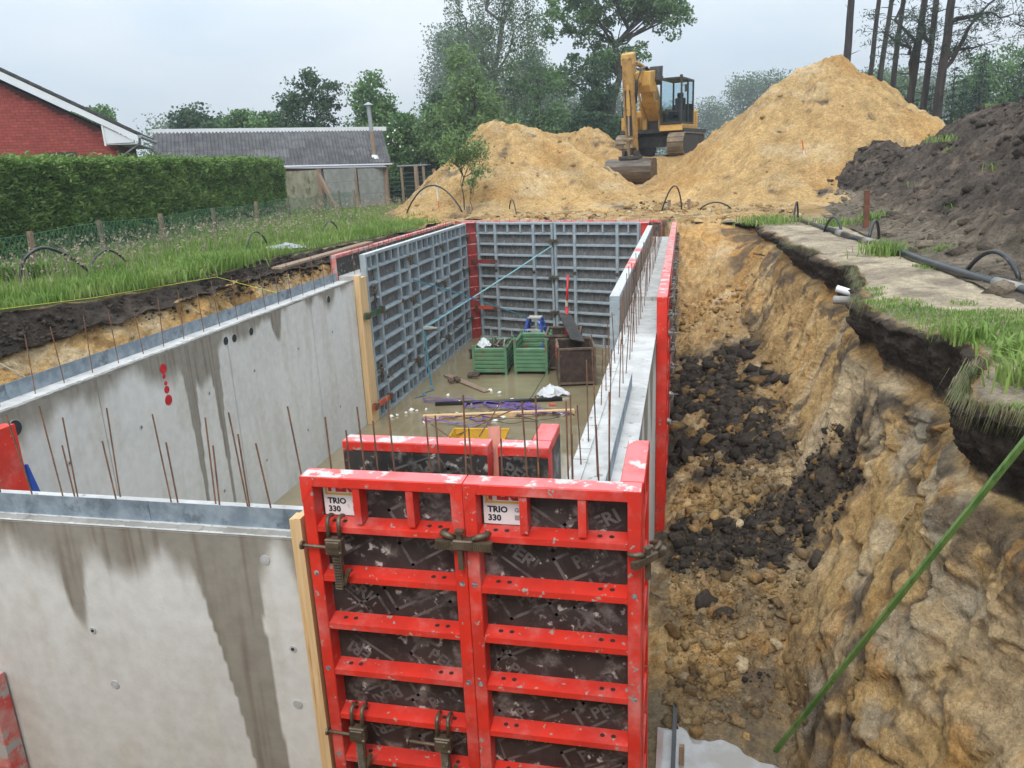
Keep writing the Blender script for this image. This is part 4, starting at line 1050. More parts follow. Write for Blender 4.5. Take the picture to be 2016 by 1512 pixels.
M_hedge = leafmat('hedge_leaves', (.080, .160, .028), (.195, .30, .075), ns=2.2, tr=.2)
M_hedge_core = mat('hedge_core', (.020, .045, .010), rough=.9)
M_grass = leafmat('grass_blades', (.145, .255, .045), (.26, .35, .095), ns=1.6, tr=.3)
M_grass_seed = leafmat('grass_seed_heads', (0.260, 0.220, 0.150), (0.360, 0.300, 0.220), ns=2, tr=.2)
M_bark = mat('bark', (.045, .038, .030), rough=.95, c2=(.085, .072, .058), nscale=5, stretch=(3, 3, .6), bump=.02, bscale=12)
M_bark_pine = mat('pine_bark', (.022, .018, .016), rough=.95, c2=(.060, .046, .039), nscale=2.2, stretch=(3, 3, .5), spots=(.02, .017, .015), sscale=5, bump=.03, bscale=9)
M_bark_birch = mat('birch_bark', (.30, .29, .27), rough=.8, c2=(.08, .07, .06), nscale=4, stretch=(1, 1, 3), bump=.01)

def quads(C, size, rng, flat=0.0, elong=1.6, dirs=None):
    """random leaf quads around centres C"""
    n = len(C)
    a = rng.normal(size=(n, 3)); a[:, 2] *= (1 - flat)
    if dirs is not None: a = a * .45 + dirs
    a /= np.linalg.norm(a, axis=1, keepdims=True) + 1e-9
    b = rng.normal(size=(n, 3)); b -= a * (a * b).sum(1, keepdims=True); b /= np.linalg.norm(b, axis=1, keepdims=True) + 1e-9
    s = size * rng.uniform(.6, 1.3, (n, 1))
    V = np.stack([C - a * s * elong / 2, C + b * s / 2, C + a * s * elong / 2, C - b * s / 2], 1).reshape(-1, 3)
    F = np.arange(n * 4).reshape(n, 4)
    return V, F

def crown_points(ells, ncl, nleaf, cr, rng, droop=0.0, shell=.55):
    """cluster centres in a union of ellipsoids, leaves spread round each"""
    vol = np.array([e[3] * e[4] * e[5] for e in ells]) ** .8; pr = vol / vol.sum()
    k = rng.choice(len(ells), ncl, p=pr); E = np.array(ells)[k]
    d = rng.normal(size=(ncl, 3)); d /= np.linalg.norm(d, axis=1, keepdims=True)
    r = rng.uniform(shell ** 3, 1, (ncl, 1)) ** (1 / 3)
    cc = E[:, :3] + d * r * E[:, 3:6]
    off = np.clip(rng.normal(size=(ncl, nleaf, 3)), -1.6, 1.6) * cr * np.array([1, 1, .62]) * rng.uniform(.6, 1.35, (ncl, 1, 1))
    if droop: off[:, :, 2] = -np.abs(rng.uniform(0, droop, (ncl, nleaf))); off[:, :, :2] *= .45
    P = (cc[:, None, :] + off).reshape(-1, 3)
    return cc, P

def limb(mb, p, q, r0, r1, rng, n=5, sag=.12, sides=6):
    p = np.array(p, float); q = np.array(q, float); L = np.linalg.norm(q - p); pts = []
    j = rng.normal(size=(n + 1, 3)) * L * .035; j[0] = 0; j[-1] = 0
    for i in range(n + 1):
        t = i / n; c = p + (q - p) * t + j[i]; c[2] += math.sin(t * math.pi) * L * sag; pts.append(c)
    mb.tube(pts, [r0 + (r1 - r0) * (i / n) for i in range(n + 1)], sides, caps=False)
    return pts

def broadleaf(name, label, base, ells, trunk_r, trunk_top, leafm, ncl, nleaf, cr, size, seed, barkm=None, limbs=26, droop=0, group=None, cat='tree', forks=1, shell=.55, elong=1.6):
    rng = np.random.default_rng(seed)
    t = thing(name, label, cat, base, 0, group)
    cc, P = crown_points(ells, ncl, nleaf, cr, rng, droop, shell)
    mb = MB()
    base_pts = []
    top = np.array(trunk_top, float)
    pts = limb(mb, (0, 0, -.2), top, trunk_r, trunk_r * .35, rng, 8, 0, 9)
    base_pts = pts[3:]
    idx = rng.choice(len(cc), min(limbs, len(cc)), replace=False)
    hubs = []
    for i in idx:
        q = cc[i]
        cand = [b for b in base_pts if b[2] < q[2] - .1 * abs(q[2])] or [base_pts[0]]
        b = min(cand, key=lambda b: np.linalg.norm(np.array(b) - q) + rng.uniform(0, 1.5))
        L = np.linalg.norm(np.array(b) - q)
        pp = limb(mb, b, q, min(trunk_r * .5, .018 * L + .012), .008 + trunk_r * .03, rng, 5, .06, 5)
        hubs += pp[2:]
    if hubs:
        H = np.array(hubs)
        for i in rng.choice(len(cc), min(len(cc), limbs * 3), replace=False):
            h = H[np.argmin(np.linalg.norm(H - cc[i], axis=1))]
            limb(mb, h, cc[i], .006 + trunk_r * .05, .004, rng, 2, .03, 3)
    mb.build('trunk', barkm or M_bark, t, smooth=True)
    V, F = quads(P, size, rng, elong=elong)
    np_mesh('crown', V, F, leafm, t)
    return t

def conifer(name, label, base, h, r, seed, group=None, leafm=None):
    rng = np.random.default_rng(seed)
    t = thing(name, label, 'tree', base, 0, group)
    mb = MB(); mb.tube([(0, 0, -.2), (0, 0, h * .5), (rng.uniform(-.1, .1), 0, h)], [r * .07, r * .05, .01], 6, caps=False); 
    C = []
    n = int(h / .33)
    for i in range(n):
        z = h * (.04 + .96 * i / n); rr = r * (1 - i / n) ** .85 * rng.uniform(.75, 1.15) + .08
        for k in range(max(5, int(rr * 11))):
            a = rng.uniform(0, 6.283); L = rr * rng.uniform(.7, 1.1)
            m = max(6, int(L * 22))
            s = np.sort(rng.uniform(.15, 1, m))
            q = np.stack([np.cos(a) * L * s, np.sin(a) * L * s, z - .30 * L * s ** 1.3 + rng.normal(size=m) * .06], 1)
            q[:, :2] += rng.normal(size=(m, 2)) * .09
            C.append(q)
            if rng.random() < .25: mb.tube([(0, 0, z), (np.cos(a) * L * .8, np.sin(a) * L * .8, z - .2 * L)], [.02, .006], 3, caps=False)
    mb.build('trunk', M_bark, t)
    C = np.concatenate(C); V, F = quads(C, .075, rng, elong=3.2); np_mesh('crown', V, F, leafm or M_leaf_con, t)
    return t

# ---------------- far woods, too far to tell trees apart
def far_wood(name, label, spots, seed, size, dens):
    rng = np.random.default_rng(seed); Ps = []
    for (x, y, h, w) in spots:
        n = int(dens * w * h)
        cl = rng.uniform(0, 1, (n, 3)); zz = cl[:, 2] ** .8
        rad = w * (1 - .62 * zz ** 1.8)
        c = np.stack([x + (cl[:, 0] - .5) * 2 * rad, y + (cl[:, 1] - .5) * 3, G + .3 + zz * h], 1)
        c = c[:, None, :] + np.clip(rng.normal(size=(n, 40, 3)), -1.7, 1.7) * 1.35
        Ps.append(c.reshape(-1, 3))
    V, F = quads(np.concatenate(Ps), size, rng); o = np_mesh(name, V, F, M_leaf_far); return tag(o, label, 'wood', kind='stuff')
rng0 = np.random.default_rng(5)
sp = [(x + rng0.uniform(-2, 2), 150 + rng0.uniform(-8, 12), h + rng0.uniform(-1.5, 2), 5) for x, h in ((-42, 19), (-36, 24), (-31, 26), (-26, 22), (-20, 16), (-14, 13), (-8, 12), (-2, 12))]
far_wood('distant_wood', 'hazy wood on the horizon left of the birch', sp, 2, .30, 2.6)
sp = [(x + rng0.uniform(-2, 2), 190 + rng0.uniform(-8, 12), h + rng0.uniform(-1.5, 1.5), 6) for x, h in ((2, 13), (10, 14), (18, 16), (25, 17), (32, 17), (39, 15), (48, 15), (58, 16), (70, 15), (82, 15), (94, 15), (106, 15))]
far_wood('distant_wood', 'hazy wood on the horizon right of the excavator cab', sp, 3, .32, 2.3)
sp = [(x + rng0.uniform(-2, 2), 120 + rng0.uniform(-8, 8), h + rng0.uniform(-1, 1), 5) for x, h in ((-100, 9), (-90, 9), (-80, 9), (-70, 8), (-60, 9), (-50, 8), (55, 12), (63, 13), (72, 12), (80, 13))]
far_wood('distant_wood', 'low hazy wood at the far left and right edges', sp, 4, .30, 2.0)

# ---------------- tall trees behind the heaps
broadleaf('birch_tree', 'tall weeping birch with thin grey-green foliage behind the left sand heap', (-6.0, 50, G),
          [(-1.0, 0, 12.5, 2.9, 2.5, 3.4), (-2.4, 0, 9.6, 1.9, 2, 2.8), (.9, .3, 9.5, 2.3, 2.3, 3.5), (.4, 0, 15.5, 2.3, 2.2, 2.6), (1.8, 0, 13, 1.9, 2, 2.8), (.2, 0, 6.2, 2.0, 2, 1.8)], .24, (-.2, 0, 15.5), M_leaf_birch, 330, 58, .28, .10, 21, M_bark_birch, limbs=34, droop=2.0, shell=.2, elong=1.5)
broadleaf('oak_tree', 'broad oak with dark branching limbs left of the excavator', (.9, 55, G),
          [(0, 0, 13.2, 3.6, 3, 2.8), (-2.9, 0, 11.2, 2.2, 2.4, 2.0), (2.6, 0, 12.3, 2.4, 2.4, 2.0), (4.0, 0, 10.6, 1.3, 1.8, 1.4), (-.3, 0, 8.6, 2.7, 2.4, 1.3), (-3.3, .5, 7.4, 1.5, 1.5, 1.0), (.5, 0, 15.8, 2.6, 2.4, 1.6), (3.6, 0, 14.4, 1.5, 1.5, 1.3)], .36, (.3, 0, 11.8), M_leaf_oak, 320, 80, .36, .15, 22, limbs=44, shell=.35)
broadleaf('dark_tree', 'dense dark evergreen tree at the foot of the oak, left of the excavator', (.2, 50, G),
          [(0, 0, 3.6, 1.4, 1.5, 2.4), (.2, 0, 6.1, .95, 1, 1.8), (1.6, 0, 2.6, 1.3, 1.3, 1.9), (2.5, 0, 2.4, 1.1, 1.2, 1.7)], .2, (0, 0, 6), M_leaf_dark, 240, 80, .30, .13, 23, limbs=12)
broadleaf('undergrowth_tree', 'dark leafy tree between the birch and the oak', (-3.5, 51, G), [(0, 0, 5.4, 1.7, 1.5, 2.4), (.8, 0, 3.4, 2.0, 1.5, 2.2), (-1.3, 0, 7.6, 1.1, 1.2, 1.7)], .2, (-.3, 0, 7), M_leaf_oak, 140, 60, .36, .12, 24, limbs=16)
broadleaf('willow_tree', 'pale green willow with upright shoots behind the left sand heap', (-4.9, 38, G), [(0, 0, 4.2, 1.5, 1.3, 2.0), (-.4, 0, 6.0, .9, 1, 1.5), (-1.6, 0, 3.2, 1.4, 1.2, 1.5), (1.3, 0, 3.0, 1.2, 1.2, 1.4)], .10, (-.1, 0, 5.8), M_leaf_light, 200, 40, .30, .095, 25, limbs=24, elong=2.6)
broadleaf('round_tree', 'grey-green rounded tree left of the willow', (-9.6, 56, G), [(0, 0, 5.6, 2.4, 2, 3.0), (1.7, 0, 4.8, 1.8, 1.6, 2.2)], .2, (0, 0, 6), M_leaf_birch, 220, 80, .42, .13, 26, limbs=14)
broadleaf('young_tree', 'small young tree with bare thin stems at the foot of the left sand heap', (-.75, 20.6, G + .5), [(-.05, 0, 1.75, .62, .6, .55), (-.35, 0, 1.5, .45, .5, .4), (.35, 0, 1.5, .45, .4, .42), (.6, 0, .95, .22, .2, .25)], .022, (-.08, 0, 1.7), M_leaf_light, 85, 30, .16, .042, 27, limbs=26, elong=2.4)
broadleaf('spindly_shrub', 'sparse twiggy shrub beside the young tree', (-.45, 20.2, G + .4), [(.15, 0, .9, .22, .2, .35)], .012, (.1, 0, .9), M_leaf_light, 16, 18, .09, .05, 28, limbs=8, elong=2.2)

# ---------------- garden trees behind the shed and the house
gt = 'garden trees behind the shed'
broadleaf('garden_tree', 'dark bushy garden tree right of the brick house gable', (-24.5, 44, G), [(0, 0, 3.6, 1.9, 1.6, 2.2), (-1.2, 0, 4.6, 1.0, 1, 1.4), (1.9, 0, 3.6, 1.2, 1.2, 1.7)], .16, (0, 0, 4), M_leaf_dark, 190, 52, .33, .15, 31, group=gt)
broadleaf('garden_tree', 'leafy garden tree above the left end of the shed ridge', (-20.6, 43, G), [(0, 0, 3.3, 2.2, 1.6, 2.2), (1.2, 0, 4.2, 1.0, 1, 1.2)], .14, (0, 0, 3.8), M_leaf_mid, 190, 50, .33, .14, 32, group=gt)
broadleaf('garden_tree', 'loose spreading garden tree with upright twigs above the shed', (-16.2, 42, G), [(0, 0, 4.6, 1.9, 1.6, 1.9), (-1.0, 0, 6.1, .6, .8, 1.1), (.3, 0, 6.4, .5, .8, 1.2), (1.6, 0, 5.9, .6, .8, 1.0), (-.3, 0, 3.0, 2.4, 1.6, 1.4)], .16, (0, 0, 5.4), M_leaf_dark, 230, 46, .27, .13, 33, group=gt, limbs=30)
broadleaf('garden_tree', 'bright green conical garden tree above the middle of the shed', (-12.3, 43, G), [(0, 0, 3.2, 1.9, 1.6, 2.4), (0, 0, 5.6, 1.1, 1.1, 1.7), (1.3, 0, 2.8, 1.4, 1.4, 1.8)], .16, (0, 0, 6), M_leaf_mid, 240, 52, .33, .14, 34, group=gt)
broadleaf('garden_tree', 'dark green garden tree right of the shed chimney', (-7.5, 40, G), [(0, 0, 2.6, .9, .9, 1.9), (.1, 0, 4.6, .5, .6, 1.2), (.8, 0, 2.2, .8, .8, 1.3)], .10, (0, 0, 4.8), M_leaf_dark, 170, 46, .24, .12, 35, group=gt)
broadleaf('flowering_shrub', 'garden shrub with pale blossoms behind the shed chimney', (-9.2, 39, G), [(0, 0, 2.4, 1.1, 1, 1.9), (.3, 0, 3.8, .6, .6, .9)], .08, (0, 0, 3.4), M_leaf_mid, 120, 46, .26, .12, 36, group=gt)
broadleaf('garden_tree', 'treetop showing just above the roof slope of the brick house', (-26.0, 36, G), [(0, 0, 4.9, 1.0, .8, 1.0)], .12, (0, 0, 4.6), M_leaf_mid, 50, 40, .25, .13, 37, group=gt)
broadleaf('round_tree', 'tree crown between the shed chimney and the willow', (-12.5, 60, G), [(0, 0, 4.2, 3.2, 2, 2.6), (4, 0, 3.2, 2.6, 2, 2.4)], .2, (0, 0, 4.5), M_leaf_mid, 200, 80, .48, .14, 38)
rng = np.random.default_rng(77)
o = quads(np.array([-9.2, 39, G]) + np.stack([rng.normal(size=60) * .7 - .2, rng.normal(size=60) * .5 - .9, rng.uniform(1.6, 4.0, 60)], 1), .12, rng, elong=1.0); tag(np_mesh('blossoms', *o, mat('blossom', (.75, .72, .55), rough=.7), parent=[q for q in bpy.data.objects if q.name.startswith('flowering_shrub')][0]), kind='stuff').location = (9.2, -39, -G)

for k, (x, y, h, w, nm) in enumerate(((-23.0, 43, 2.7, 1.7, 'low dense shrub right of the brick house'), (-18.6, 42, 2.8, 1.9, 'dense shrub behind the left part of the shed ridge'), (-14.3, 42, 3.0, 1.8, 'dense shrub behind the middle of the shed ridge'), (-10.6, 41, 2.9, 1.5, 'dense shrub behind the shed flue'), (-8.2, 46, 3.0, 1.6, 'dense shrub in the gap right of the shed'), (-27.5, 44, 3.0, 2.0, 'shrub hidden mostly by the brick house'))):
    broadleaf('garden_shrub', nm, (x, y, G), [(0, 0, h * .5, w, 1.4, h * .55), (.5, 0, h * .85, w * .6, 1, h * .35)], .08, (0, 0, h * .8), M_leaf_dark if k % 2 else M_leaf_mid, 170, 50, .30, .14, 120 + k, limbs=8, group='garden shrubs behind the shed', cat='shrub')
# ---------------- conifers and pines at the right
cg = 'dark conifers behind the pines'
for k, (x, y, h, r, nm) in enumerate(((17.0, 47, 5.4, 1.5, 'dark conifer between the pair of pines and the lone pine'), (18.2, 46, 4.2, 1.3, 'short dark conifer left of the pine clump'), (19.0, 45, 4.9, 1.4, 'dark conifer behind the pine clump'), (20.1, 45, 5.8, 1.3, 'dark conifer just right of the pine clump'),
        (20.9, 46, 5.3, 1.2, 'second dark conifer right of the pine clump'), (21.7, 46, 6.5, 1.6, 'tallest conifer right of the pine clump'), (23.2, 45, 5.8, 1.3, 'conifer above the dark topsoil ridge'), (24.6, 45, 6.1, 1.5, 'conifer at the right edge of the picture'), (19.6, 48, 4.6, 1.5, 'low conifer half hidden by the pine trunks'), (22.5, 49, 5.2, 1.6, 'dim conifer in the gap above the topsoil ridge'))):
    conifer('conifer', nm, (x, y, G), h, r, 50 + k, cg)
def pine(label, x, y, h, r, lean, seed, twigs=9, crown=True, extra=None):
    rng = np.random.default_rng(seed); t = thing('pine_tree', label, 'tree', (x, y, G - .3), 0, 'tall pines at the right')
    mb = MB(); n = 14
    pts = [(lean[0] * (i / n) + rng.normal() * .014 * (i > 0), lean[1] * i / n + rng.normal() * .014 * (i > 0), h * i / n) for i in range(n + 1)]
    mb.tube(pts, [r * (1.12 if i == 0 else 1 - .55 * i / n) for i in range(n + 1)], 12, caps=False); mb.build('trunk', M_bark_pine, t, smooth=True)
    tw = MB()
    for k in range(twigs):
        z = rng.uniform(2.5, h * .62); i = z / h * n; p = np.array(pts[int(i)]); a = rng.uniform(0, 6.28); L = rng.uniform(.3, .95)
        tw.tube([(p[0], p[1], z), (p[0] + math.cos(a) * L * .6, p[1] + math.sin(a) * L * .6, z + L * .10), (p[0] + math.cos(a) * L, p[1] + math.sin(a) * L, z + L * .35 * rng.uniform(-.3, 1))], [.028, .018, .006], 4, caps=False)
    tw.build('dead_twigs', M_bark_pine, t)['kind'] = 'stuff'
    C = []
    bm_ = MB()
    if crown:
        for k in range(16):
            z = h * rng.uniform(.72, 1.0); a = rng.uniform(0, 6.28); L = rng.uniform(.8, 2.2); q = np.array([pts[-2][0] + math.cos(a) * L, pts[-2][1] + math.sin(a) * L, z]); limb(bm_, (pts[-3][0], pts[-3][1], z - .5), q, .05, .01, rng, 3, .05, 4)
            C.append(q + rng.normal(size=(90, 3)) * np.array([.45, .45, .22]))
    for (z0, tip, droop) in (extra or []):
        i = int(z0 / h * n); p = np.array(pts[i]); pp = limb(bm_, (p[0], p[1], z0), tip, .10, .02, rng, 7, .05, 6)
        for q in pp[2:]:
            for m in range(4):
                e = q + rng.normal(size=3) * np.array([.45, .45, .28]); limb(bm_, q, e, .016, .004, rng, 2, .02, 3)
                C.append(e + rng.normal(size=(34, 3)) * np.array([.17, .17, .10]))
    if bm_.v: bm_.build('branches', M_bark_pine, t)['kind'] = 'stuff'
    if C:
        V, F = quads(np.concatenate(C), .035, rng, elong=5.5); np_mesh('crown', V, F, M_leaf_pine, t)
pine('leftmost single pine trunk behind the tall sand cone', 14.45, 45, 15, .27, (.2, 0), 61)
pine('left one of the close pair of pine trunks', 15.60, 45, 15, .17, (.55, 0), 62)
pine('right one of the close pair of pine trunks, leaning right', 16.00, 45.4, 15, .18, (1.05, 0), 63)
pine('pine trunk standing alone left of the clump', 15.45, 39, 14, 0.158, (.55, 0), 64)
pine('left trunk of the pine clump with dead twigs', 15.20, 34.5, 14, 0.180, (.7, .2), 65, twigs=20, extra=[(4.6, (-1.1, .3, 9.5), 0), (5.5, (-1.2, 0, 6.6), 0)])
pine('middle trunk of the pine clump', 15.60, 33.6, 14, 0.158, (.3, 0), 66, twigs=14, extra=[(5.9, (-.6, -.3, 6.9), 0)])
pine('right trunk of the pine clump with a spreading needled bough', 15.80, 32.4, 14, 0.209, (.45, .2), 67, twigs=12, extra=[(4.7, (2.2, .3, 7.9), 0), (5.2, (1.5, .2, 5.6), 0), (6.5, (2.6, .5, 6.7), 0)])
pine('pine at the right edge, only one bough reaching into view', 21.45, 34, 14, 0.180, (.2, 0), 68, extra=[(5.8, (-2.3, .2, 6.4), 0), (3.0, (-1.8, 0, 3.0), 0)])
broadleaf('bush', 'bright green birch bush at the foot of the pine clump', (14.9, 30.6, G + .9), [(0, 0, .8, .55, .5, .8), (-.5, 0, .6, .4, .4, .5), (.5, 0, .55, .4, .4, .5)], .03, (0, 0, 1.2), M_leaf_bright, 60, 40, .14, .065, 71, limbs=14, cat='bush')
broadleaf('bush', 'fresh green bush on the shoulder of the dark topsoil ridge', (16.0, 29.0, G + 1.3), [(0, 0, .7, .5, .5, .6), (.6, 0, 1.0, .5, .5, .6)], .03, (.2, 0, 1.2), M_leaf_bright, 46, 40, .14, .065, 72, limbs=12, cat='bush')
broadleaf('bush', 'scrubby green bush on top of the topsoil ridge at right', (15.4, 21.5, G + 1.6), [(0, 0, .6, .7, .5, .4), (1.2, -.4, .6, .6, .5, .35)], .03, (0, 0, .9), M_leaf_mid, 50, 40, .14, .06, 73, limbs=12, cat='bush')
broadleaf('round_tree', 'pale hazy tree behind the conifers at the right', (28.5, 62, G), [(0, 0, 5.2, 3.4, 2, 2.6)], .2, (0, 0, 5), M_leaf_mid, 140, 90, .5, .14, 74)
broadleaf('round_tree', 'pale hazy tree behind the pair of pines', (20.3, 62, G), [(0, 0, 4.6, 2.6, 2, 2.6)], .2, (0, 0, 5), M_leaf_birch, 110, 80, .5, .14, 75)
conifer('conifer', 'small dark conifer right of the excavator cab', (9.6, 46, G + .3), 2.6, 1.2, 90)
broadleaf('bush', 'light green bush between the small sand heap and the excavator', (3.7, 38, G + .6), [(0, 0, 1.2, .6, .6, 1.1)], .04, (0, 0, 1.4), M_leaf_light, 60, 40, .18, .09, 91, limbs=12, cat='bush')

# ---------------- hedge
def hedge():
    rng = np.random.default_rng(12)
    t = thing('hedge', 'tall clipped bright green hedge in front of the brick house', 'hedge', (0, 0, 0))
    # front line of the hedge
    A = np.array([-7.4, 3.2]); B = np.array([-9.85, 26.4]); d = (B - A); L = np.linalg.norm(d); d /= L; nrm = np.array([-d[1], d[0]])   # nrm points away from the lawn (left)
    if nrm[0] > 0: nrm = -nrm
    T = 1.3; top = 5.36; bot = 3.1
    o = MB(); P = lambda s, w, z: (A[0] + d[0] * s + nrm[0] * w, A[1] + d[1] * s + nrm[1] * w, z)
    o.add([P(0, .14, bot), P(L - .14, .14, bot), P(L - .14, T - .14, bot), P(0, T - .14, bot), P(0, .14, top - .14), P(L - .14, .14, top - .14), P(L - .14, T - .14, top - .14), P(0, T - .14, top - .14)], [(3, 2, 1, 0), (4, 5, 6, 7), (0, 1, 5, 4), (1, 2, 6, 5), (2, 3, 7, 6), (3, 0, 4, 7)])
    o.build('core', M_hedge_core, t)
    def wob(s, z): return .17 * fbm(s * 1.3, z * 1.8, oct=4, seed=4)
    n1 = 62000; s = rng.uniform(0, L, n1); z = rng.uniform(bot, top, n1); w = .06 + wob(s, z) + rng.normal(size=n1) * .05 - .0
    C1 = np.stack([A[0] + d[0] * s + nrm[0] * w, A[1] + d[1] * s + nrm[1] * w, z], 1)
    n2 = 22000; s = rng.uniform(0, L, n2); w = rng.uniform(0, T, n2); z = top + .06 * fbm(s * .9, w * 1.5, oct=3, seed=6) + rng.normal(size=n2) * .05 + (rng.random(n2) < .06) * rng.uniform(0, .16, n2)
    C2 = np.stack([A[0] + d[0] * s + nrm[0] * w, A[1] + d[1] * s + nrm[1] * w, z], 1)
    n3 = 5000; w = rng.uniform(0, T, n3); z = rng.uniform(bot, top, n3); s = L + rng.normal(size=n3) * .06 + .05 * fbm(w, z, seed=9)
    C3 = np.stack([A[0] + d[0] * s + nrm[0] * w, A[1] + d[1] * s + nrm[1] * w, z], 1)
    C = np.concatenate([C1, C2, C3]); dirs = np.tile(np.array([.5, .25, .35]), (len(C), 1)) - np.append(nrm, 0) * .3
    V, F = quads(C, .045, rng, elong=2.9, dirs=dirs * .8)
    np_mesh('foliage', V, F, M_hedge, t)
hedge()

# ---------------- grass
def blades(P, hgt, rng, wid=.007, bend=.55):
    n = len(P); a = rng.uniform(0, 6.283, n); b = a + rng.normal(size=n) * .6
    h = hgt * rng.uniform(.55, 1.25, n); w = wid * rng.uniform(.7, 1.5, n)
    dx = np.stack([np.cos(a), np.sin(a), 0 * a], 1); ln = np.stack([np.cos(b + 1.57), np.sin(b + 1.57), 0 * a], 1)
    k = (rng.uniform(.1, 1, n) * bend * h)[:, None]
    up = np.array([0, 0, 1.0])
    b0 = P - dx * w[:, None]; b1 = P + dx * w[:, None]
    m = P + ln * k * .3 + up * (h * .6)[:, None]; m0 = m - dx * (w * .8)[:, None]; m1 = m + dx * (w * .8)[:, None]
    tip = P + ln * k + up * (h * .95)[:, None] - up * (k * .3)
    V = np.stack([b0, b1, m1, m0, tip], 1).reshape(-1, 3)
    i = np.arange(n) * 5
    F = np.concatenate([np.stack([i, i + 1, i + 2], 1), np.stack([i, i + 2, i + 3], 1), np.stack([i + 3, i + 2, i + 4], 1)])
    return V, F
def surf_right(n, rng, cond):
    """random points on the flat top of the right bank"""
    X, Y, Z, U, c = RB
    m = cond(X, Y, U); idx = np.flatnonzero(m.ravel()); k = rng.choice(idx, n)
    return np.stack([X.ravel()[k], Y.ravel()[k], Z.ravel()[k]], 1) + rng.normal(size=(n, 3)) * np.array([.03, .03, 0])
def lawn():
    rng = np.random.default_rng(31)
    def lipx(y): return np.interp(y, LB_KEYS, llip) + .22 * fbm(y * .9, y * 0, oct=4, seed=81)
    n = 125000
    y = 2 + 26 * rng.uniform(0, 1, n) ** 1.25; fx = -6.0 - .16 * (y - 8) - .8
    x0 = np.where(y < 19, lipx(np.minimum(y, 19.3)) + .03, -1.6 - .14 * (y - 19) * 2); x = fx + (x0 - fx) * rng.uniform(0, 1, n)
    keepm = (x < x0)
    dens = .5 + .8 * fbm(x * .8, y * .8, oct=3, seed=33); keepm &= rng.random(n) < dens + .35
    x, y, x0 = x[keepm], y[keepm], x0[keepm]
    z = G + .02 + 0 * x
    hh = np.clip(.085 + .15 * sstep(-.2, .6, fbm(x * .9, y * .9, oct=3, seed=34)) + .06 * sstep(1.5, 4, x0 - x) + .05 * rng.normal(size=len(x)), .06, .5)
    P = np.stack([x, y, z], 1)
    V, F = blades(P, hh, rng, .0085); o = np_mesh('lawn_grass', V, F, M_grass); tag(o, 'tall green meadow grass along the left edge of the pit', 'grass', kind='stuff')
    # pale flowering stalks towards the fence
    m = rng.choice(len(P), 2300); Q = P[m]; Q = Q[(x0[m] - Q[:, 0]) > 1.0]
    V, F = blades(Q, .52, rng, .0035, .3); i = np.arange(len(Q)) * 5 + 4; tips = V[i]
    V2, F2 = quads(np.repeat(tips, 4, 0) + rng.normal(size=(len(tips) * 4, 3)) * .022, .028, rng, elong=2.2)
    o = np_mesh('seed_grass', np.concatenate([V, V2]), np.concatenate([F, np.concatenate([F2[:, :3], F2[:, [0, 2, 3]]]) + len(V)]), M_grass_seed); tag(o, 'pale pinkish grass seed heads in front of the fence', 'grass', kind='stuff')
lawn()
def right_grass():
    rng = np.random.default_rng(41)
    nz = lambda X, Y: fbm(X * .9, Y * .9, oct=3, seed=61)
    P = surf_right(9500, rng, lambda X, Y, U: (U > .6) & (U < 3.0) & (Y > .5) & (((nz(X, Y) > .2)) | ((U > 2.3) & (nz(X * 2, Y * 2) > .02) & (Y < 6.5))))
    V, F = blades(P, .05, rng, .004, .8); o = np_mesh('verge_grass', V, F, M_grass); tag(o, 'thin green grass patches on the sandy strip beside the right bank', 'grass', kind='stuff')
right_grass()
def lip_fringe():
    rng = np.random.default_rng(52); X, Y, Z, U, c = RB
    ok = (U > 2.9) & (U < 3.12) & (Y > .6) & (Y < 12) & (fbm(Y * 1.6, U * 0, oct=3, seed=53) > -.12); idx = np.flatnonzero(ok.ravel()); n = 2600; k = rng.choice(idx, n)
    P = np.stack([X.ravel()[k] + .03, Y.ravel()[k], Z.ravel()[k] + .005], 1); L_ = rng.uniform(.05, .22, (n, 1)); w = .0035
    out = np.stack([-rng.uniform(.3, .9, n), rng.normal(size=n) * .45, 0 * P[:, 0]], 1); sd = np.stack([0 * P[:, 0], np.ones(n), 0 * P[:, 0]], 1) * w
    m1 = P + out * L_ * .6 + np.array([0, 0, .35]) * L_; t1 = P + out * L_ * 1.0 - np.array([0, 0, .75]) * L_
    V = np.stack([P - sd, P + sd, m1 + sd, m1 - sd, t1], 1).reshape(-1, 3); i = np.arange(n) * 5
    F = np.concatenate([np.stack([i, i + 1, i + 2], 1), np.stack([i, i + 2, i + 3], 1), np.stack([i + 3, i + 2, i + 4], 1)])
    tag(np_mesh('hanging_grass', V, F, M_dead), 'matted dead and green grass hanging over the right bank edge', 'grass', kind='stuff')
M_dead = leafmat('dead_grass', (.13, .17, .05), (.27, .22, .12), ns=5, tr=.2)
lip_fringe()
def tuft(label, p, h, n, seed, spread=.12, m=None, group='grass tufts on the right', wid=.008):
    rng = np.random.default_rng(seed); P = np.array([0, 0, 0.]) + rng.normal(size=(n, 3)) * np.array([spread, spread, 0])
    V, F = blades(P, h, rng, wid, 1.0); o = np_mesh('grass_tuft', V, F, m or M_grass); o.location = p; tag(o, label, 'grass tuft', group, 'stuff')
tuft('bushy grass tuft beside the black pipe', (9.05, 9.6, G + .02), .28, 260, 1, .16)
tuft('grass tuft behind the black pipe near its hose arch', (9.9, 9.3, G + .02), .22, 160, 2, .14)
tuft('broad-leaved tuft on the lip of the right bank', (8.62, 3.1, G), .20, 120, 3, .10, wid=.014)
tuft('drooping grass tuft on the near right lip', (8.35, 2.3, G - .02), .30, 160, 4, .12)
tuft('grass tuft hanging over the overhanging sod', (8.42, 3.75, G), .22, 110, 5, .12)
tuft('grass tuft at the foot of the dark ridge beside the wooden post', (10.0, 14.6, G + .05), .35, 200, 6, .18)
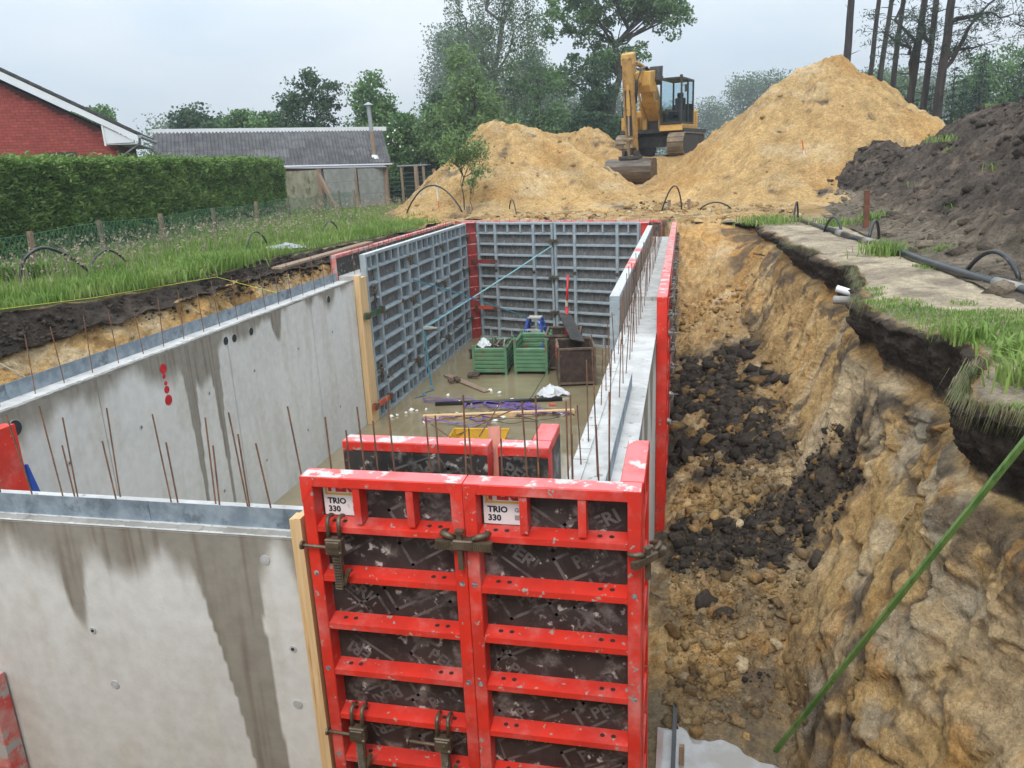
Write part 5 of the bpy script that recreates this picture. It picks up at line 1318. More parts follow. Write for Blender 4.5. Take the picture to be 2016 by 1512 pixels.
tuft('pale grass tuft left of the rusty post', (9.3, 14.9, G + .02), .22, 220, 7, .22)
tuft('grass patch at the far end of the right bank', (8.0, 16.0, G + .02), .25, 420, 8, .36)
tuft('green tuft on the slope of the dark topsoil ridge', (11.6, 11.6, 4.15), .26, 90, 9, .08)
tuft('bright tuft high on the dark topsoil ridge', (12.6, 12.6, 4.9), .30, 100, 10, .09)
tuft('small tuft at the foot of the dark topsoil ridge', (10.75, 11.0, 3.45), .20, 70, 11, .07)
tuft('low weedy patch on the flank of the topsoil heap', (12.6, 18.6, 4.9), .22, 260, 12, .35)
for k, (x, y, z, nm) in enumerate(((11.2, 9.0, 3.75, 'lowest'), (12.0, 10.0, 4.35, 'middle'), (12.9, 10.6, 5.0, 'highest near'), (11.9, 13.8, 4.3, 'lone'), (12.9, 15.2, 5.05, 'high'), (11.3, 16.5, 3.9, 'far low'), (12.2, 17.5, 4.6, 'far'), (13.1, 20.0, 5.1, 'crest'), (11.0, 12.6, 3.65, 'foot'))):
    tuft(nm + ' green weed on the slope of the dark topsoil ridge', (x, y, z), .20, 60, 40 + k, .08)
tuft('weed growing on the left bank edge', (-2.25, 8.3, G), .22, 150, 13, .16, group='weeds on the left bank', wid=.012)
tuft('leafy weed patch under the large hose arch at left', (-5.3, 8.0, G), .40, 420, 14, .22, M_leaf_bright, group='weeds on the left bank', wid=.016)
tuft('bright grass clump on the lip of the left bank', (-2.5, 9.4, G), .32, 420, 15, .35, M_leaf_bright, group='weeds on the left bank', wid=.009)
# ================================================================== loose clods on the bank
def rock_proto(seed, n=1):
    import bmesh
    bm = bmesh.new(); bmesh.ops.create_icosphere(bm, subdivisions=n, radius=1.0)
    V = np.array([v.co[:] for v in bm.verts]); F = np.array([[v.index for v in f.verts] for f in bm.faces]); bm.free()
    rng = np.random.default_rng(seed)
    d = rng.normal(size=(5, 3)); d /= np.linalg.norm(d, axis=1, keepdims=True)
    for k in range(5):                                   # chop with planes: angular lumps
        s = V @ d[k]; lim = rng.uniform(.45, .8); V = V - np.clip(s - lim, 0, None)[:, None] * d[k][None, :]
    V = V * (1 + .16 * rng.normal(size=(len(V), 1))) * rng.uniform(.7, 1.2, 3)
    return V, F
def block_proto(seed):
    rng = np.random.default_rng(seed)
    V = np.array([(x, y, z) for z in (-1, 1) for y in (-1, 1) for x in (-1, 1)], float) * rng.uniform(.45, 1, 3) + rng.normal(size=(8, 3)) * .20
    V = np.concatenate([V, [[0, 0, 1.05 + .2 * rng.random()], [0, -1.0, .1], [1.0, 0, 0]] * rng.uniform(.7, 1.05, (3, 1))])
    F = [(4, 5, 8), (5, 7, 8), (7, 6, 8), (6, 4, 8), (0, 1, 9), (1, 5, 9), (5, 4, 9), (4, 0, 9), (1, 3, 10), (3, 7, 10), (7, 5, 10), (5, 1, 10), (0, 2, 3), (0, 3, 1), (2, 6, 7), (2, 7, 3), (0, 4, 6), (0, 6, 2)]
    return V * .8, np.array(F)
protos = [block_proto(s) for s in range(14)]
protos2 = [rock_proto(s + 40, 2) for s in range(5)]
M_clod = soilmat('clods', 9, 40, 90, .6, 1.3, .03, 22)
def rocks(P, S, Cc, rng, pr):
    Vs = []; Fs = []; Cs = []; n = 0
    for p, s, c in zip(P, S, Cc):
        V, F = pr[rng.integers(len(pr))]
        q = rng.normal(size=(3, 3)); Q, _ = np.linalg.qr(q)
        W = (V @ Q.T) * s * np.array([1, 1, .75]) + p
        Vs.append(W); Fs.append(F + n); n += len(V); Cs.append(np.repeat(c[None, :], len(V), 0))
    return np.concatenate(Vs), np.concatenate(Fs), np.concatenate(Cs)
def clods():
    rng = np.random.default_rng(3)
    X, Y, Z, U, c = RB
    ap = (U > 7.75) & (X > 5.95) & (Y > 2.45) & (Y < 14.2)
    w = ap * (.35 + 1.2 * (fbm(X * 1.3, Y * 1.3, oct=3, seed=9) > -.05)) * (1 + 2.2 * (Y < 8)) * np.clip(.2 + (U - 7.7) * .9, 0, 1)
    # the rubble lies in the hollow next to the formwork
    idx = np.flatnonzero(ap.ravel()); pr = w.ravel()[idx]; pr = pr / pr.sum()
    n = 12000; k = rng.choice(idx, n, p=pr)
    P = np.stack([X.ravel()[k], Y.ravel()[k], Z.ravel()[k]], 1) + rng.normal(size=(n, 3)) * np.array([.02, .02, .0])
    S = np.clip(.007 * rng.pareto(1.45, n) + .006, .006, .085)
    base = c.reshape(-1, 3)[k]; lum = base.sum(1)
    var = np.array([SAND, PALE, SAND_D, ORANGE, SAND * 1.1, DARK * 1.3, PALE * .9])[rng.choice(7, n, p=[.26, .18, .2, .12, .1, .06, .08])]
    var_d = np.array([DARK, DARK * 1.5, DARKB * 1.2, SAND_D])[rng.choice(4, n, p=[.45, .3, .17, .08])]
    Cc = np.where((lum < .33)[:, None], var_d, var * .35 + base * .55) * rng.uniform(.75, 1.1, (n, 1))
    P[:, 2] -= S * .15
    V, F, Cl = rocks(P, S, Cc, rng, protos)
    o = np_mesh('loose_clods', V, F, M_clod, cols=Cl.clip(.01, .9)); tag(o, 'loose sand lumps and crumbs covering the foot of the right bank', 'rubble', kind='stuff')
    # heavy dark lumps of topsoil
    rngd = np.random.default_rng(8); ok = (U > 7.9) & (Y > 6.6) & (Y < 11.6) & (X < 7.6) & (X > 5.95) & (c[..., 0] < .12); idx = np.flatnonzero(ok.ravel()); k = rngd.choice(idx, 4200)
    P = np.stack([X.ravel()[k], Y.ravel()[k], Z.ravel()[k]], 1); S = np.clip(.009 * rngd.pareto(1.35, 4200) + .008, .008, .15); P[:, 2] -= S * .1
    V, F, Cl = rocks(P, S, np.array([DARK * .9, DARK * 1.3, DARKB, SAND_D * .7])[rngd.choice(4, 4200, p=[.36, .30, .22, .12])] * rngd.uniform(.8, 1.2, (4200, 1)), rngd, protos)
    o = np_mesh('dark_clods', V, F, M_clod, cols=Cl.clip(.01, .9)); tag(o, 'dark topsoil lumps heaped against the right outer formwork', 'rubble', kind='stuff')
    # tongue
    tc_ = np.interp(X, [5.9, 6.3, 6.9, 7.4, 7.9, 8.3], [5.0, 4.9, 4.95, 5.05, 4.75, 4.2]); ok = (np.abs(Y - tc_) < .62) & (U > 6.9) & (X > 5.95); idx = np.flatnonzero(ok.ravel()); k = rngd.choice(idx, 1700)
    P = np.stack([X.ravel()[k], Y.ravel()[k], Z.ravel()[k]], 1); S = np.clip(.009 * rngd.pareto(1.7, 1700) + .007, .007, .06)
    V, F, Cl = rocks(P, S, np.array([DARK, DARK * 1.5, DARKB, SAND_D * .8])[rngd.choice(4, 1700, p=[.4, .25, .2, .15])], rngd, protos)
    o = np_mesh('dark_crumbs', V, F, M_clod, cols=Cl.clip(.01, .9)); tag(o, 'dark crumbly soil slide crossing the sand slope', 'rubble', kind='stuff')
    def onbank(x, y):
        i = np.argmin((X - x) ** 2 + (Y - y) ** 2 + 4 * (U < 7.0)); return Z.ravel()[i]
    big = [('large dark wedge of topsoil lying on the sand slope', 7.42, 4.05, .17, DARK * 1.7), ('dark hollow clod low beside the red formwork corner', 6.28, 3.75, .13, DARK * 1.2), ('second dark clod touching the hollow one', 6.48, 3.55, .11, DARK * 1.5),
           ('brown earth lump close to the foot of the red formwork', 6.0, 3.35, .11, SAND_D * .7), ('pale broken sand lump low in the middle of the rubble', 6.62, 3.05, .085, PALE), ('square pale sand lump beside the smooth sand face', 6.95, 3.3, .08, PALE * .95), ('orange-stained sand block below the dark clods', 6.45, 5.35, .11, SAND), ('rounded sand block right of the orange-stained one', 6.72, 5.2, .10, PALE),
           ('rusty orange lump among the dark clods', 6.75, 7.6, .13, ORANGE * .8), ('sand lump standing in the puddle', 6.22, 2.35, .08, SAND_D), ('round clay lump at the puddle edge under the green pole', 6.62, 2.32, .055, SAND), ('dark clod high on the spoil left of the sand face', 7.5, 9.0, .14, DARK * 1.6), ('dark clod right beside it under the sand face', 7.62, 8.5, .12, DARK * 1.5), ('dark lump half way down the spoil', 6.75, 8.4, .16, DARK * 1.3), ('sharp dark lump against the red formwork', 6.15, 7.2, .18, DARK * 1.2)]
    for lb, x, y, s, cc in big:
        V, F, Cl = rocks([np.array([0, 0, 0.])], [s], [np.asarray(cc)], rngd, protos2)
        o = np_mesh('soil_clod', V, F, M_clod, cols=Cl.clip(.01, .9)); o.location = (x, y, onbank(x, y) + s * .12); tag(o, lb, 'clod', 'big clods on the right bank')
    # crumbs under the heaps and the front strip of sand
    rng = np.random.default_rng(18); n = 1500; x = rng.uniform(-2, 9.0, n); y = 19.0 - .32 * np.clip(x, -1, 6) + rng.uniform(0, 6, n)
    P = np.stack([x, y, ground_z(x, y) + .05], 1); S = np.clip(.02 * rng.pareto(1.8, n) + .015, .015, .10)
    V, F, Cl = rocks(P, S, np.array([SAND, PALE, SAND_D, DARKB])[rng.choice(4, n, p=[.5, .2, .22, .08])], rng, protos)
    tag(np_mesh('sand_crumbs', V, F, M_clod, cols=Cl), 'crumbs of sand strewn behind the far formwork', 'rubble', kind='stuff')
    # lumps on the dark ridge
    Ps = []; Ss = []; Cs = []
    for (hX, hY, hZ, hh, hc, dk_) in HEAPS:
        idx = np.flatnonzero(((hh > .05) & (hY > 6) & (hX < 13.6 if dk_ else hX < 99) & ((hY < 27.5) | (not dk_))).ravel()); n = 2600 if dk_ else 800
        k = rng.choice(idx, n); P_ = np.stack([hX.ravel()[k], hY.ravel()[k], hZ.ravel()[k]], 1); S_ = np.clip((.024 if dk_ else .012) * rng.pareto(1.7, n) + .012, .012, .14 if dk_ else .09); P_[:, 2] -= S_ * .1
        Ps.append(P_); Ss.append(S_); Cs.append(hc.reshape(-1, 3)[k] * rng.uniform(.6, 1.15, (n, 1)))
    V, F, Cl = rocks(np.concatenate(Ps), np.concatenate(Ss), np.concatenate(Cs), rng, protos)
    tag(np_mesh('heap_lumps', V, F, M_soil_far, cols=Cl.clip(.01, .9)), 'lumps of sand and soil lying on the heaps', 'rubble', kind='stuff')
    # crumbs on the left bank
    n = 2200; y = rng.uniform(2.5, 13, n); l_ = np.interp(y, LB_KEYS, llip); t_ = rng.uniform(0, .5, n); x = l_ + .05 + .62 * t_; z = G - .1 - .62 * t_ + .04 * rng.normal(size=n); S_ = np.clip(.008 * rng.pareto(1.7, n) + .007, .007, .045)
    V, F, Cl = rocks(np.stack([x, y, z], 1), S_, np.array([DARK, DARK * 1.5, DARKB])[rng.choice(3, n)], rng, protos)
    tag(np_mesh('bank_crumbs', V, F, M_clod, cols=Cl), 'dark crumbs clinging to the left bank', 'rubble', kind='stuff')
clods()
# ================================================================== excavator
M_cat = mat('excavator_yellow', (.55, .315, .07), rough=.45, c2=(.44, .245, .055), nscale=2.5, spots=(.20, .125, .055), sscale=4, slo=.56, shi=.72, spots2=(.10, .075, .05), s2scale=7, s2lo=.62, s2hi=.72, bump=.003, bscale=20)
M_mach = mat('machine_black', (.022, .021, .020), rough=.55, c2=(.05, .045, .038), nscale=5, spots=(.14, .105, .065), sscale=5, slo=.58, shi=.75)
M_track = mat('track_steel', (.16, .125, .085), rough=.65, metal=.3, c2=(.30, .225, .135), nscale=4, spots=(.07, .055, .04), sscale=8, bump=.006, bscale=20)
M_bucket = mat('bucket_steel', (.085, .068, .056), rough=.38, metal=.5, c2=(.17, .135, .105), nscale=2.5, stretch=(.5, 1, 4), spots=(.30, .22, .13), sscale=5, slo=.6, shi=.72, bump=.003)
M_hose = mat('rubber_hose', (.018, .018, .019), rough=.45)
M_chrome = mat('cylinder_rod', (.55, .55, .55), rough=.2, metal=.9)
def glassmat(name, tint=(.75, .85, .88), alpha=.45):
    m = bpy.data.materials.new(name); m.use_nodes = True; b = m.node_tree.nodes['Principled BSDF']
    b.inputs['Base Color'].default_value = (*tint, 1); b.inputs['Roughness'].default_value = .05; b.inputs['Transmission Weight'].default_value = 1.0; b.inputs['IOR'].default_value = 1.02; b.inputs['Specular IOR Level'].default_value = .6
    return m
M_glass = glassmat('cab_glass')
ex = thing('excavator', 'yellow crawler excavator parked on the sand between the heaps', 'excavator', (5.02, 31.0, 4.88), R(-14))
def track(x):
    prof = []
    for a in np.linspace(90, 270, 9): prof.append((-1.45 + .40 * math.cos(R(a)), .42 + .40 * math.sin(R(a))))
    for a in np.linspace(-90, 90, 9): prof.append((1.45 + .40 * math.cos(R(a)), .42 + .40 * math.sin(R(a))))
    t = MB().prism([(p[0] * .985, .42 + (p[1] - .42) * .90) for p in prof], 'x', x - .28, x + .28).build('track_frame', M_mach, ex)
    # shoes follow the loop
    P = np.array(prof + [prof[0]]); seg = np.hypot(*(P[1:] - P[:-1]).T); L = np.concatenate([[0], np.cumsum(seg)]); n = 44
    b = MB()
    for i in range(n):
        s = L[-1] * i / n; s2 = s + L[-1] / n * .9
        p = [np.interp(s, L, P[:, 0]), np.interp(s, L, P[:, 1])]; q = [np.interp(s2, L, P[:, 0]), np.interp(s2, L, P[:, 1])]
        d = np.array(q) - p; d /= np.linalg.norm(d); nn = np.array([-d[1], d[0]]); cen = np.array([0, .42]); 
        if np.dot(nn, np.array(p) - np.array([np.clip(p[0], -1.45, 1.45), .42])) < 0: nn = -nn
        c0 = np.array(p); c1 = np.array(q); o0 = c0 + nn * .045; o1 = c1 + nn * .03
        b.prism([tuple(c0), tuple(c1), tuple(o1), tuple(o0)], 'x', x - .325, x + .325)
    b.build('track_shoes', M_track, t)['kind'] = 'stuff'
    for k, yy in enumerate((-1.45, 1.45)):
        MB().tube([(x - .30, yy, .42), (x + .30, yy, .42)], .30, 18).tube([(x - .315, yy, .42), (x + .315, yy, .42)], .13, 12).build('idler_wheel', M_mach, t)
for x in (-1.07, 1.07): track(x)
MB().box((-.8, -.9, .35), (.8, .9, .75)).box((-1.0, -.35, .45), (1.0, .35, .68)).tube([(0, 0, .7), (0, 0, .95)], .62, 24).build('undercarriage', M_mach, ex)
UR = R(-1)
def up(name, mb, m, parent=None, smooth=False, bevel=0):
    o = mb.build(name, m, parent or ex, smooth, bevel)
    if parent is None: o.rotation_euler = (0, 0, UR)
    return o
up('platform', MB().box((-1.32, -1.25, .88), (1.30, 2.3, 1.02)), M_mach)
body = up('engine_housing', MB().box((-1.32, -.95, 1.03), (-.52, 2.2, 1.78)).box((-.5, .55, 1.03), (.85, 2.2, 1.80)), M_cat, bevel=.03)
up('tool_box', MB().box((-1.31, -1.24, 1.03), (-.62, -.96, 1.55)), M_cat, bevel=.02)
for k in range(4): up('step_slot', MB().box((-.95, -1.246, 1.12 + k * .09), (-.80, -1.241, 1.17 + k * .09)), M_mach)
up('counterweight', MB().prism([(-1.2, 2.2), (.95, 2.2), (.8, 2.7), (-1.05, 2.7)], 'z', .95, 1.85), M_cat, bevel=.05)
up('swing_bracket', MB().box((-.46, -1.1, 1.03), (-.28, .4, 1.75)).box((.20, -1.1, 1.03), (.36, .4, 1.75)), M_cat)
up('valve_block', MB().box((-.26, -.9, 1.03), (.18, .3, 1.55)).tube([(-.2, -.95, 1.45), (.15, -.95, 1.45)], .05, 8), M_mach)
# cab
cx0, cx1, cy0, cy1, cz0, cz1 = .36, 1.24, -1.42, .42, 1.22, 2.90
cabb = up('cab', MB().box((cx0, cy0, cz0 - .03), (cx1, cy1, cz0 + .04)).box((cx0, cy0 + .02, cz1 - .06), (cx1, cy1, cz1 + .02)).box((cx0 + .04, cy1 - .02, cz0), (cx1 - .04, cy1, 2.0)), M_mach, bevel=.01)
for (x, y) in ((cx0 + .03, cy0 + .035), (cx1 - .03, cy0 + .035), (cx0 + .03, cy1 - .04), (cx1 - .03, cy1 - .04), (cx1 - .03, -.45)):
    MB().bar((x, y, cz0), (x, y, cz1), .06, .07, (0, 1, 0)).build('cab_pillar', M_mach, cabb)
MB().box((cx0 + .02, cy0 + .01, cz0 + .42), (cx1 - .02, cy0 + .04, cz0 + .46)).build('window_bar', M_mach, cabb)
for a, b_ in (((cx0 + .06, cy0 + .02, cz0 + .47), (cx1 - .06, cy0 + .026, cz1 - .07)), ((cx0 + .06, cy0 + .02, cz0 + .05), (cx1 - .06, cy0 + .026, cz0 + .41)), ((cx1 - .026, cy0 + .07, cz0 + .05), (cx1 - .02, -.49, cz1 - .07)), ((cx1 - .026, -.41, cz0 + .5), (cx1 - .02, cy1 - .07, cz1 - .07)), ((cx0 + .02, cy0 + .07, cz0 + .05), (cx0 + .026, cy1 - .07, cz1 - .07)), ((cx0 + .07, cy1 - .03, 2.05), (cx1 - .07, cy1 - .024, cz1 - .08))):
    MB().box(a, b_).build('window_pane', M_glass, cabb)
M_seat = mat('seat_fabric', (.06, .065, .075), rough=.8)
MB().box((cx0 + .22, -.55, cz0 + .25), (cx1 - .20, -.08, cz0 + .42)).box((cx0 + .24, -.14, cz0 + .42), (cx1 - .22, -.03, cz0 + 1.0)).box((cx0 + .32, -.13, cz0 + 1.0), (cx1 - .30, -.05, cz0 + 1.2)).build('seat', M_seat, cabb, bevel=.03)
MB().box((cx0 + .10, -1.05, cz0), (cx0 + .26, -.4, cz0 + .55)).box((cx1 - .25, -1.05, cz0), (cx1 - .12, -.4, cz0 + .5)).box((cx0 + .12, -1.2, cz0 + .04), (cx1 - .12, -1.0, cz0 + .16)).build('control_console', M_mach, cabb)
MB().bar((cx1, cy0 + .1, cz1 - .3), (cx1 + .16, cy0 + .04, cz1 - .32), .02, .02).box((cx1 + .10, cy0 - .0, cz1 - .55), (cx1 + .20, cy0 + .05, cz1 - .28)).build('mirror', M_mach, cabb)
up('cab_base', MB().prism([(cy0 - .02, .93), (.9, .93), (.9, 1.18), (cy0 + .05, 1.18)], 'x', cx0 - .02, cx1 + .02), M_cat, bevel=.015)
MB().box((cx0, cy0 + .02, cz1 + .02), (cx0 + .10, cy0 + .10, cz1 + .09)).box((cx1 - .10, cy0 + .02, cz1 + .02), (cx1, cy0 + .10, cz1 + .09)).build('work_lamp', M_mach, cabb)
# boom (adjustable two-piece), stick, cylinders; plane x = -.05
BX = -.02                                                # the boom stands left of the cab
def plate(name, prof, x0, x1, m, bevel=.02):
    return up(name, MB().prism(prof, 'x', x0 + BX, x1 + BX), m, bevel=bevel)
plate('lower_boom', [(-.35, 1.25), (-.95, 1.35), (-1.75, 2.05), (-2.15, 2.75), (-1.85, 3.0), (-1.25, 2.55), (-.6, 1.85)], -.26, .26, M_cat, .03)
plate('upper_boom', [(-1.75, 2.75), (-2.0, 2.35), (-2.9, 2.55), (-3.75, 2.70), (-3.85, 2.95), (-3.2, 3.10), (-2.3, 3.15)], -.26, .22, M_cat, .03)
M_cat2 = mat('weathered_yellow', (.42, .235, .06), rough=.5, c2=(.30, .165, .045), nscale=3, spots=(.13, .085, .045), sscale=3, slo=.50, shi=.68, spots2=(.55, .36, .13), s2scale=9, s2lo=.60, s2hi=.70, bump=.003)
st = plate('stick', [(-3.60, 3.25), (-3.95, 3.55), (-4.15, 3.45), (-4.10, 2.6), (-3.72, .35), (-3.42, .15), (-3.32, .25), (-3.55, 1.6), (-3.62, 2.5)], -.24, .14, M_cat2, .02)
plate('stick_top_bracket', [(-3.75, 3.3), (-4.12, 3.2), (-4.12, 3.58), (-3.88, 3.68)], -.29, .19, M_cat, .02)
plate('stick_wear_face', [(-4.085, 2.35), (-4.10, 2.35), (-3.80, .75), (-3.785, .75)], -.16, .06, M_mach, 0)
def cyl(name, p, q, r, f=.55):
    p = Vector(p); q = Vector(q); m = p.lerp(q, f)
    c = up(name, MB().tube([p, m], r, 12), M_mach if 'black' in name else M_cat); 
    MB().tube([m + Vector((BX, 0, 0)), q + Vector((BX, 0, 0))], r * .55, 10).build('rod', M_chrome, c)
    return c
up0 = up
def up(name, mb, m, parent=None, smooth=False, bevel=0):
    mb.v = [(v[0] + BX, v[1], v[2]) for v in mb.v]
    return up0(name, mb, m, parent, smooth, bevel)
plate('boom_head', [(-2.35, 2.35), (-3.05, 2.30), (-3.2, 2.55), (-3.15, 3.05), (-2.5, 3.12)], .12, .55, M_cat, .03)
plate('valve_bank', [(-2.2, 2.6), (-2.6, 2.75), (-2.5, 3.25), (-2.1, 3.3)], .30, .72, M_mach, .02)
cyl('stick_cylinder', (-.05, -1.9, 3.25), (-.05, -3.85, 3.50), .085)
cyl('boom_cylinder', (-.36, -.95, 1.35), (-.36, -2.0, 2.55), .085, .6); cyl('boom_cylinder', (.26, -.95, 1.35), (.26, -2.0, 2.55), .085, .6)
cyl('bucket_cylinder', (-.04, -4.05, 2.55), (-.04, -3.95, .75), .075, .6)
hz = MB()
rg = random.Random(4)
for k in range(9):
    x = -.30 + .06 * k if k < 5 else .14 + .035 * (k - 5)
    hz = MB(); hz.tube([(x, -2.1, 3.05), (x, -2.7, 3.2 + .06 * rg.random()), (x + .02, -3.35, 3.12), (x - .02, -3.72, 2.75 - .2 * rg.random()), (x, -3.78, 2.3 + .4 * rg.random()), (x * .7, -3.70, 1.9)], .022, 6); up('hose', hz, M_hose, smooth=True)
up('hose', MB().tube([(-.3, -2.8, 3.0), (-.36, -3.3, 2.4), (-.33, -3.9, 1.9), (-.24, -4.02, 1.4)], .018, 6), M_hose, smooth=True)
up('hose', MB().tube([(-.05, -2.7, 3.25), (-.05, -3.3, 3.75), (-.15, -3.9, 3.78), (-.25, -4.05, 3.55)], .016, 6), M_hose, smooth=True)
up('bucket_linkage', MB().box((-.20, -4.02, .32), (-.10, -3.60, .45)).box((.02, -4.02, .32), (.12, -3.60, .45)).tube([(-.22, -3.98, .62), (.14, -3.98, .62)], .06, 10).bar((-.04, -3.98, .62), (-.04, -3.85, .05), .22, .10, (1, 0, 0)), M_track)
up('quick_coupler', MB().box((-.42, -4.05, -.10), (.34, -3.45, .03)).box((-.32, -3.95, .03), (-.20, -3.5, .22)).box((.12, -3.95, .03), (.24, -3.5, .22)), M_mach, bevel=.02)
# bucket: curved shell, convex side to the front
prof_o = [(-3.45, -.10), (-3.80, -.09), (-4.06, -.16), (-4.20, -.34), (-4.22, -.56), (-4.12, -.78), (-3.92, -.96), (-3.62, -1.05)]
prof_i = [(y + .05 * (1 if y < -3.6 else .5), z * .96 - .01) for y, z in prof_o]
bk = up('bucket', MB().prism(prof_o + [(a + .02, b_ + .03) for a, b_ in reversed(prof_o)], 'x', -.93, .85), M_bucket)
for x in (-.95 + BX, .85 + BX): MB().prism(prof_o + [(-3.40, -.75), (-3.38, -.3)], 'x', x, x + .035).build('side_plate', M_bucket, bk)
MB().box((-.95 + BX, -3.66, -1.09), (.885 + BX, -3.40, -1.04)).build('cutting_edge', M_bucket, bk)
bk.location = (0, 0, 0)

# ================================================================== brick house
M_brick = mat('red_brick', (.30, .050, .040), rough=.85, c2=(.37, .075, .055), nscale=3, rand=.16, bump=.003, bscale=30, coord='Object')
M_mortar = mat('dark_mortar', (.115, .035, .030), rough=.95)
M_white = mat('white_board', (.76, .77, .78), rough=.45, c2=(.70, .71, .72), nscale=1.5)
M_rooftile = mat('dark_roof_tile', (.030, .028, .028), rough=.6, c2=(.05, .046, .044), nscale=3, bump=.004)
M_zinc = mat('zinc_pipe', (.34, .36, .37), rough=.4, metal=.5)
hs = thing('brick_house', 'red brick house gable with white barge board behind the hedge', 'house', (-12.72, 21.6, 0), R(31))
sl = .56; YH = .40                                       # local frame: x = 0 at the eave, gable wall at y = .40
def rake(x): return 6.20 - x * sl
xr = -6.0; zr = rake(xr); HD = 5.5
wl = MB().prism([(-.70, 3.0), (-.70, rake(-.70) - .24), (xr, zr - .24), (2 * xr + .70, rake(-.70) - .24), (2 * xr + .70, 3.0)], 'y', YH, HD).build('wall', M_mortar, hs)
bl, bh = .238, .084
cnt = 0; rest = MB(); rows = []; zz = 5.02; r = 0
while zz < 9.4:
    xx = -.72 - (.124 if r % 2 else 0)
    while xx - bl > -6.2:
        if zz + bh < rake(xx) - .27 and not (-2.98 < xx - bl / 2 < -2.08 and zz < 5.87): rows.append((xx - bl / 2, zz))
        xx -= .248
    zz += .0945; r += 1
me_b = MB().box((-bl / 2, -.010, 0), (bl / 2, .01, bh)).mesh('brick'); me_b.materials.append(M_brick)
rows.sort(key=lambda q: (q[0] < -4.6, q[1] < 5.3, q[0] < -3.9))
for k, (x, z) in enumerate(rows):
    if cnt < 300:
        o = bpy.data.objects.new('brick', me_b); col.objects.link(o); o.parent = wl; o.location = (x, YH, z); cnt += 1
    else: rest.box((x - bl / 2, YH - .010, z), (x + bl / 2, YH + .01, z + bh))
if rest.v: rest.build('brickwork', M_brick, wl)['kind'] = 'stuff'
M_soldier = mat('dark_lintel_brick', (.045, .035, .033), rough=.85, c2=(.075, .055, .05), nscale=8)
for k in range(12):
    MB().box((-2.96 + k * .074, YH - .012, 5.64), (-2.895 + k * .074, YH + .01, 5.865)).build('lintel_brick', M_soldier, wl)
MB().box((-2.95, YH - .03, 4.6), (-2.10, YH - .002, 5.62)).build('window', M_white, hs)
rf = MB().prism([(.02, 6.27), (-.02, 6.40), (xr, zr + .18), (2 * xr + .02, 6.40), (2 * xr - .02, 6.27), (xr, zr + .05)], 'y', .02, HD + .3).build('roof', M_rooftile, hs)
n = 16
for k in range(n):
    a = k / n; b_ = (k + 1) / n; xa = xr * a; xb = xr * b_; za = 6.40 + (zr + .18 - 6.40) * a; zb_ = 6.40 + (zr + .18 - 6.40) * b_
    MB().add([(xa, y, za + o_) for y in (-.04, HD + .25) for o_ in (.0, .065)] + [(xb - .05, y, zb_ + o_) for y in (-.04, HD + .25) for o_ in (-.03, .015)], [(0, 1, 3, 2), (4, 6, 7, 5), (0, 4, 5, 1), (2, 3, 7, 6), (1, 5, 7, 3), (0, 2, 6, 4)]).build('tile_course', M_rooftile, rf)
MB().prism([(0, 6.12), (0, 6.34), (xr, zr + .12), (xr, zr - .10)], 'y', -.03, .015).build('barge_board', M_white, hs)
MB().prism([(-.12, 6.11), (-1.06, 6.09), (-1.06, rake(-1.06) - .08), (-.3, 6.25)], 'y', .03, .06).build('eave_box', M_white, hs)
MB().box((-1.10, .0, 6.02), (-1.04, .07, rake(-1.06) - .08)).build('eave_trim', M_white, hs)
MB().box((-1.06, .06, 6.05), (-.06, HD, 6.085)).build('soffit', M_white, hs)
MB().tube([(.06, -.03, 6.30), (.06, HD + .3, 6.30)], .06, 10).build('gutter', M_zinc, hs)
MB().tube([(.05, .06, 6.26), (.0, .12, 6.06), (-.66, .34, 5.66), (-.68, .36, 3.2)], .042, 10).build('downpipe', M_zinc, hs)

# ================================================================== shed with corrugated roof
M_corr = mat('fibre_cement_sheet', (.075, .075, .08), rough=.85, c2=(.13, .128, .128), nscale=2.2, spots=(.06, .055, .05), sscale=6, slo=.55, shi=.65, rand=.18, bump=.004)
M_redbrick2 = mat('shed_brick', (.11, .035, .025), rough=.9, c2=(.15, .05, .035), nscale=4)
sd = thing('shed', 'garden shed with grey corrugated roof and white ridge behind the hedge', 'shed', (0, 0, 0))
RL = Vector((-16.57, 27.78, 6.76)); RR = Vector((-9.26, 36.0, 6.76)); OFF = Vector((1.0, -1.75, -1.62))
u = (RR - RL); Lr = u.length; u.normalize()
sh = 0; nsh = 13; ncr = 4
def sheet_mesh():
    V = []; F = []; w = Lr / nsh; m = 40
    Ld = OFF.length / ncr * 1.06
    nrm = u.cross(OFF.normalized()); nrm = nrm if nrm.z > 0 else -nrm
    dn = OFF.normalized()
    for i in range(m + 1):
        s = w * i / m * 1.02; h = .028 * math.cos(i / m * 5 * 2 * math.pi)
        for t_ in (0, 1):
            for q in (0, .012):
                V.append(u * s + dn * Ld * t_ + nrm * (h + q + .010 * t_))
    for i in range(m):
        a = i * 4; b_ = a + 4
        F += [(a + 1, b_ + 1, b_ + 3, a + 3), (a, a + 2, b_ + 2, b_), (a + 2, a + 3, b_ + 3, b_ + 2), (a, b_, b_ + 1, a + 1)]
    me = bpy.data.meshes.new('sheet'); me.from_pydata([tuple(v) for v in V], [], F); me.materials.append(M_corr); me.update(); return me
sm_ = sheet_mesh(); rfs = MB().add([tuple(q) for q in (RL + Vector((0, 0, -.06)), RR + Vector((0, 0, -.06)), RR + OFF + Vector((0, 0, -.06)), RL + OFF + Vector((0, 0, -.06)))], [(0, 1, 2, 3)]).build('roof', M_mach, sd)
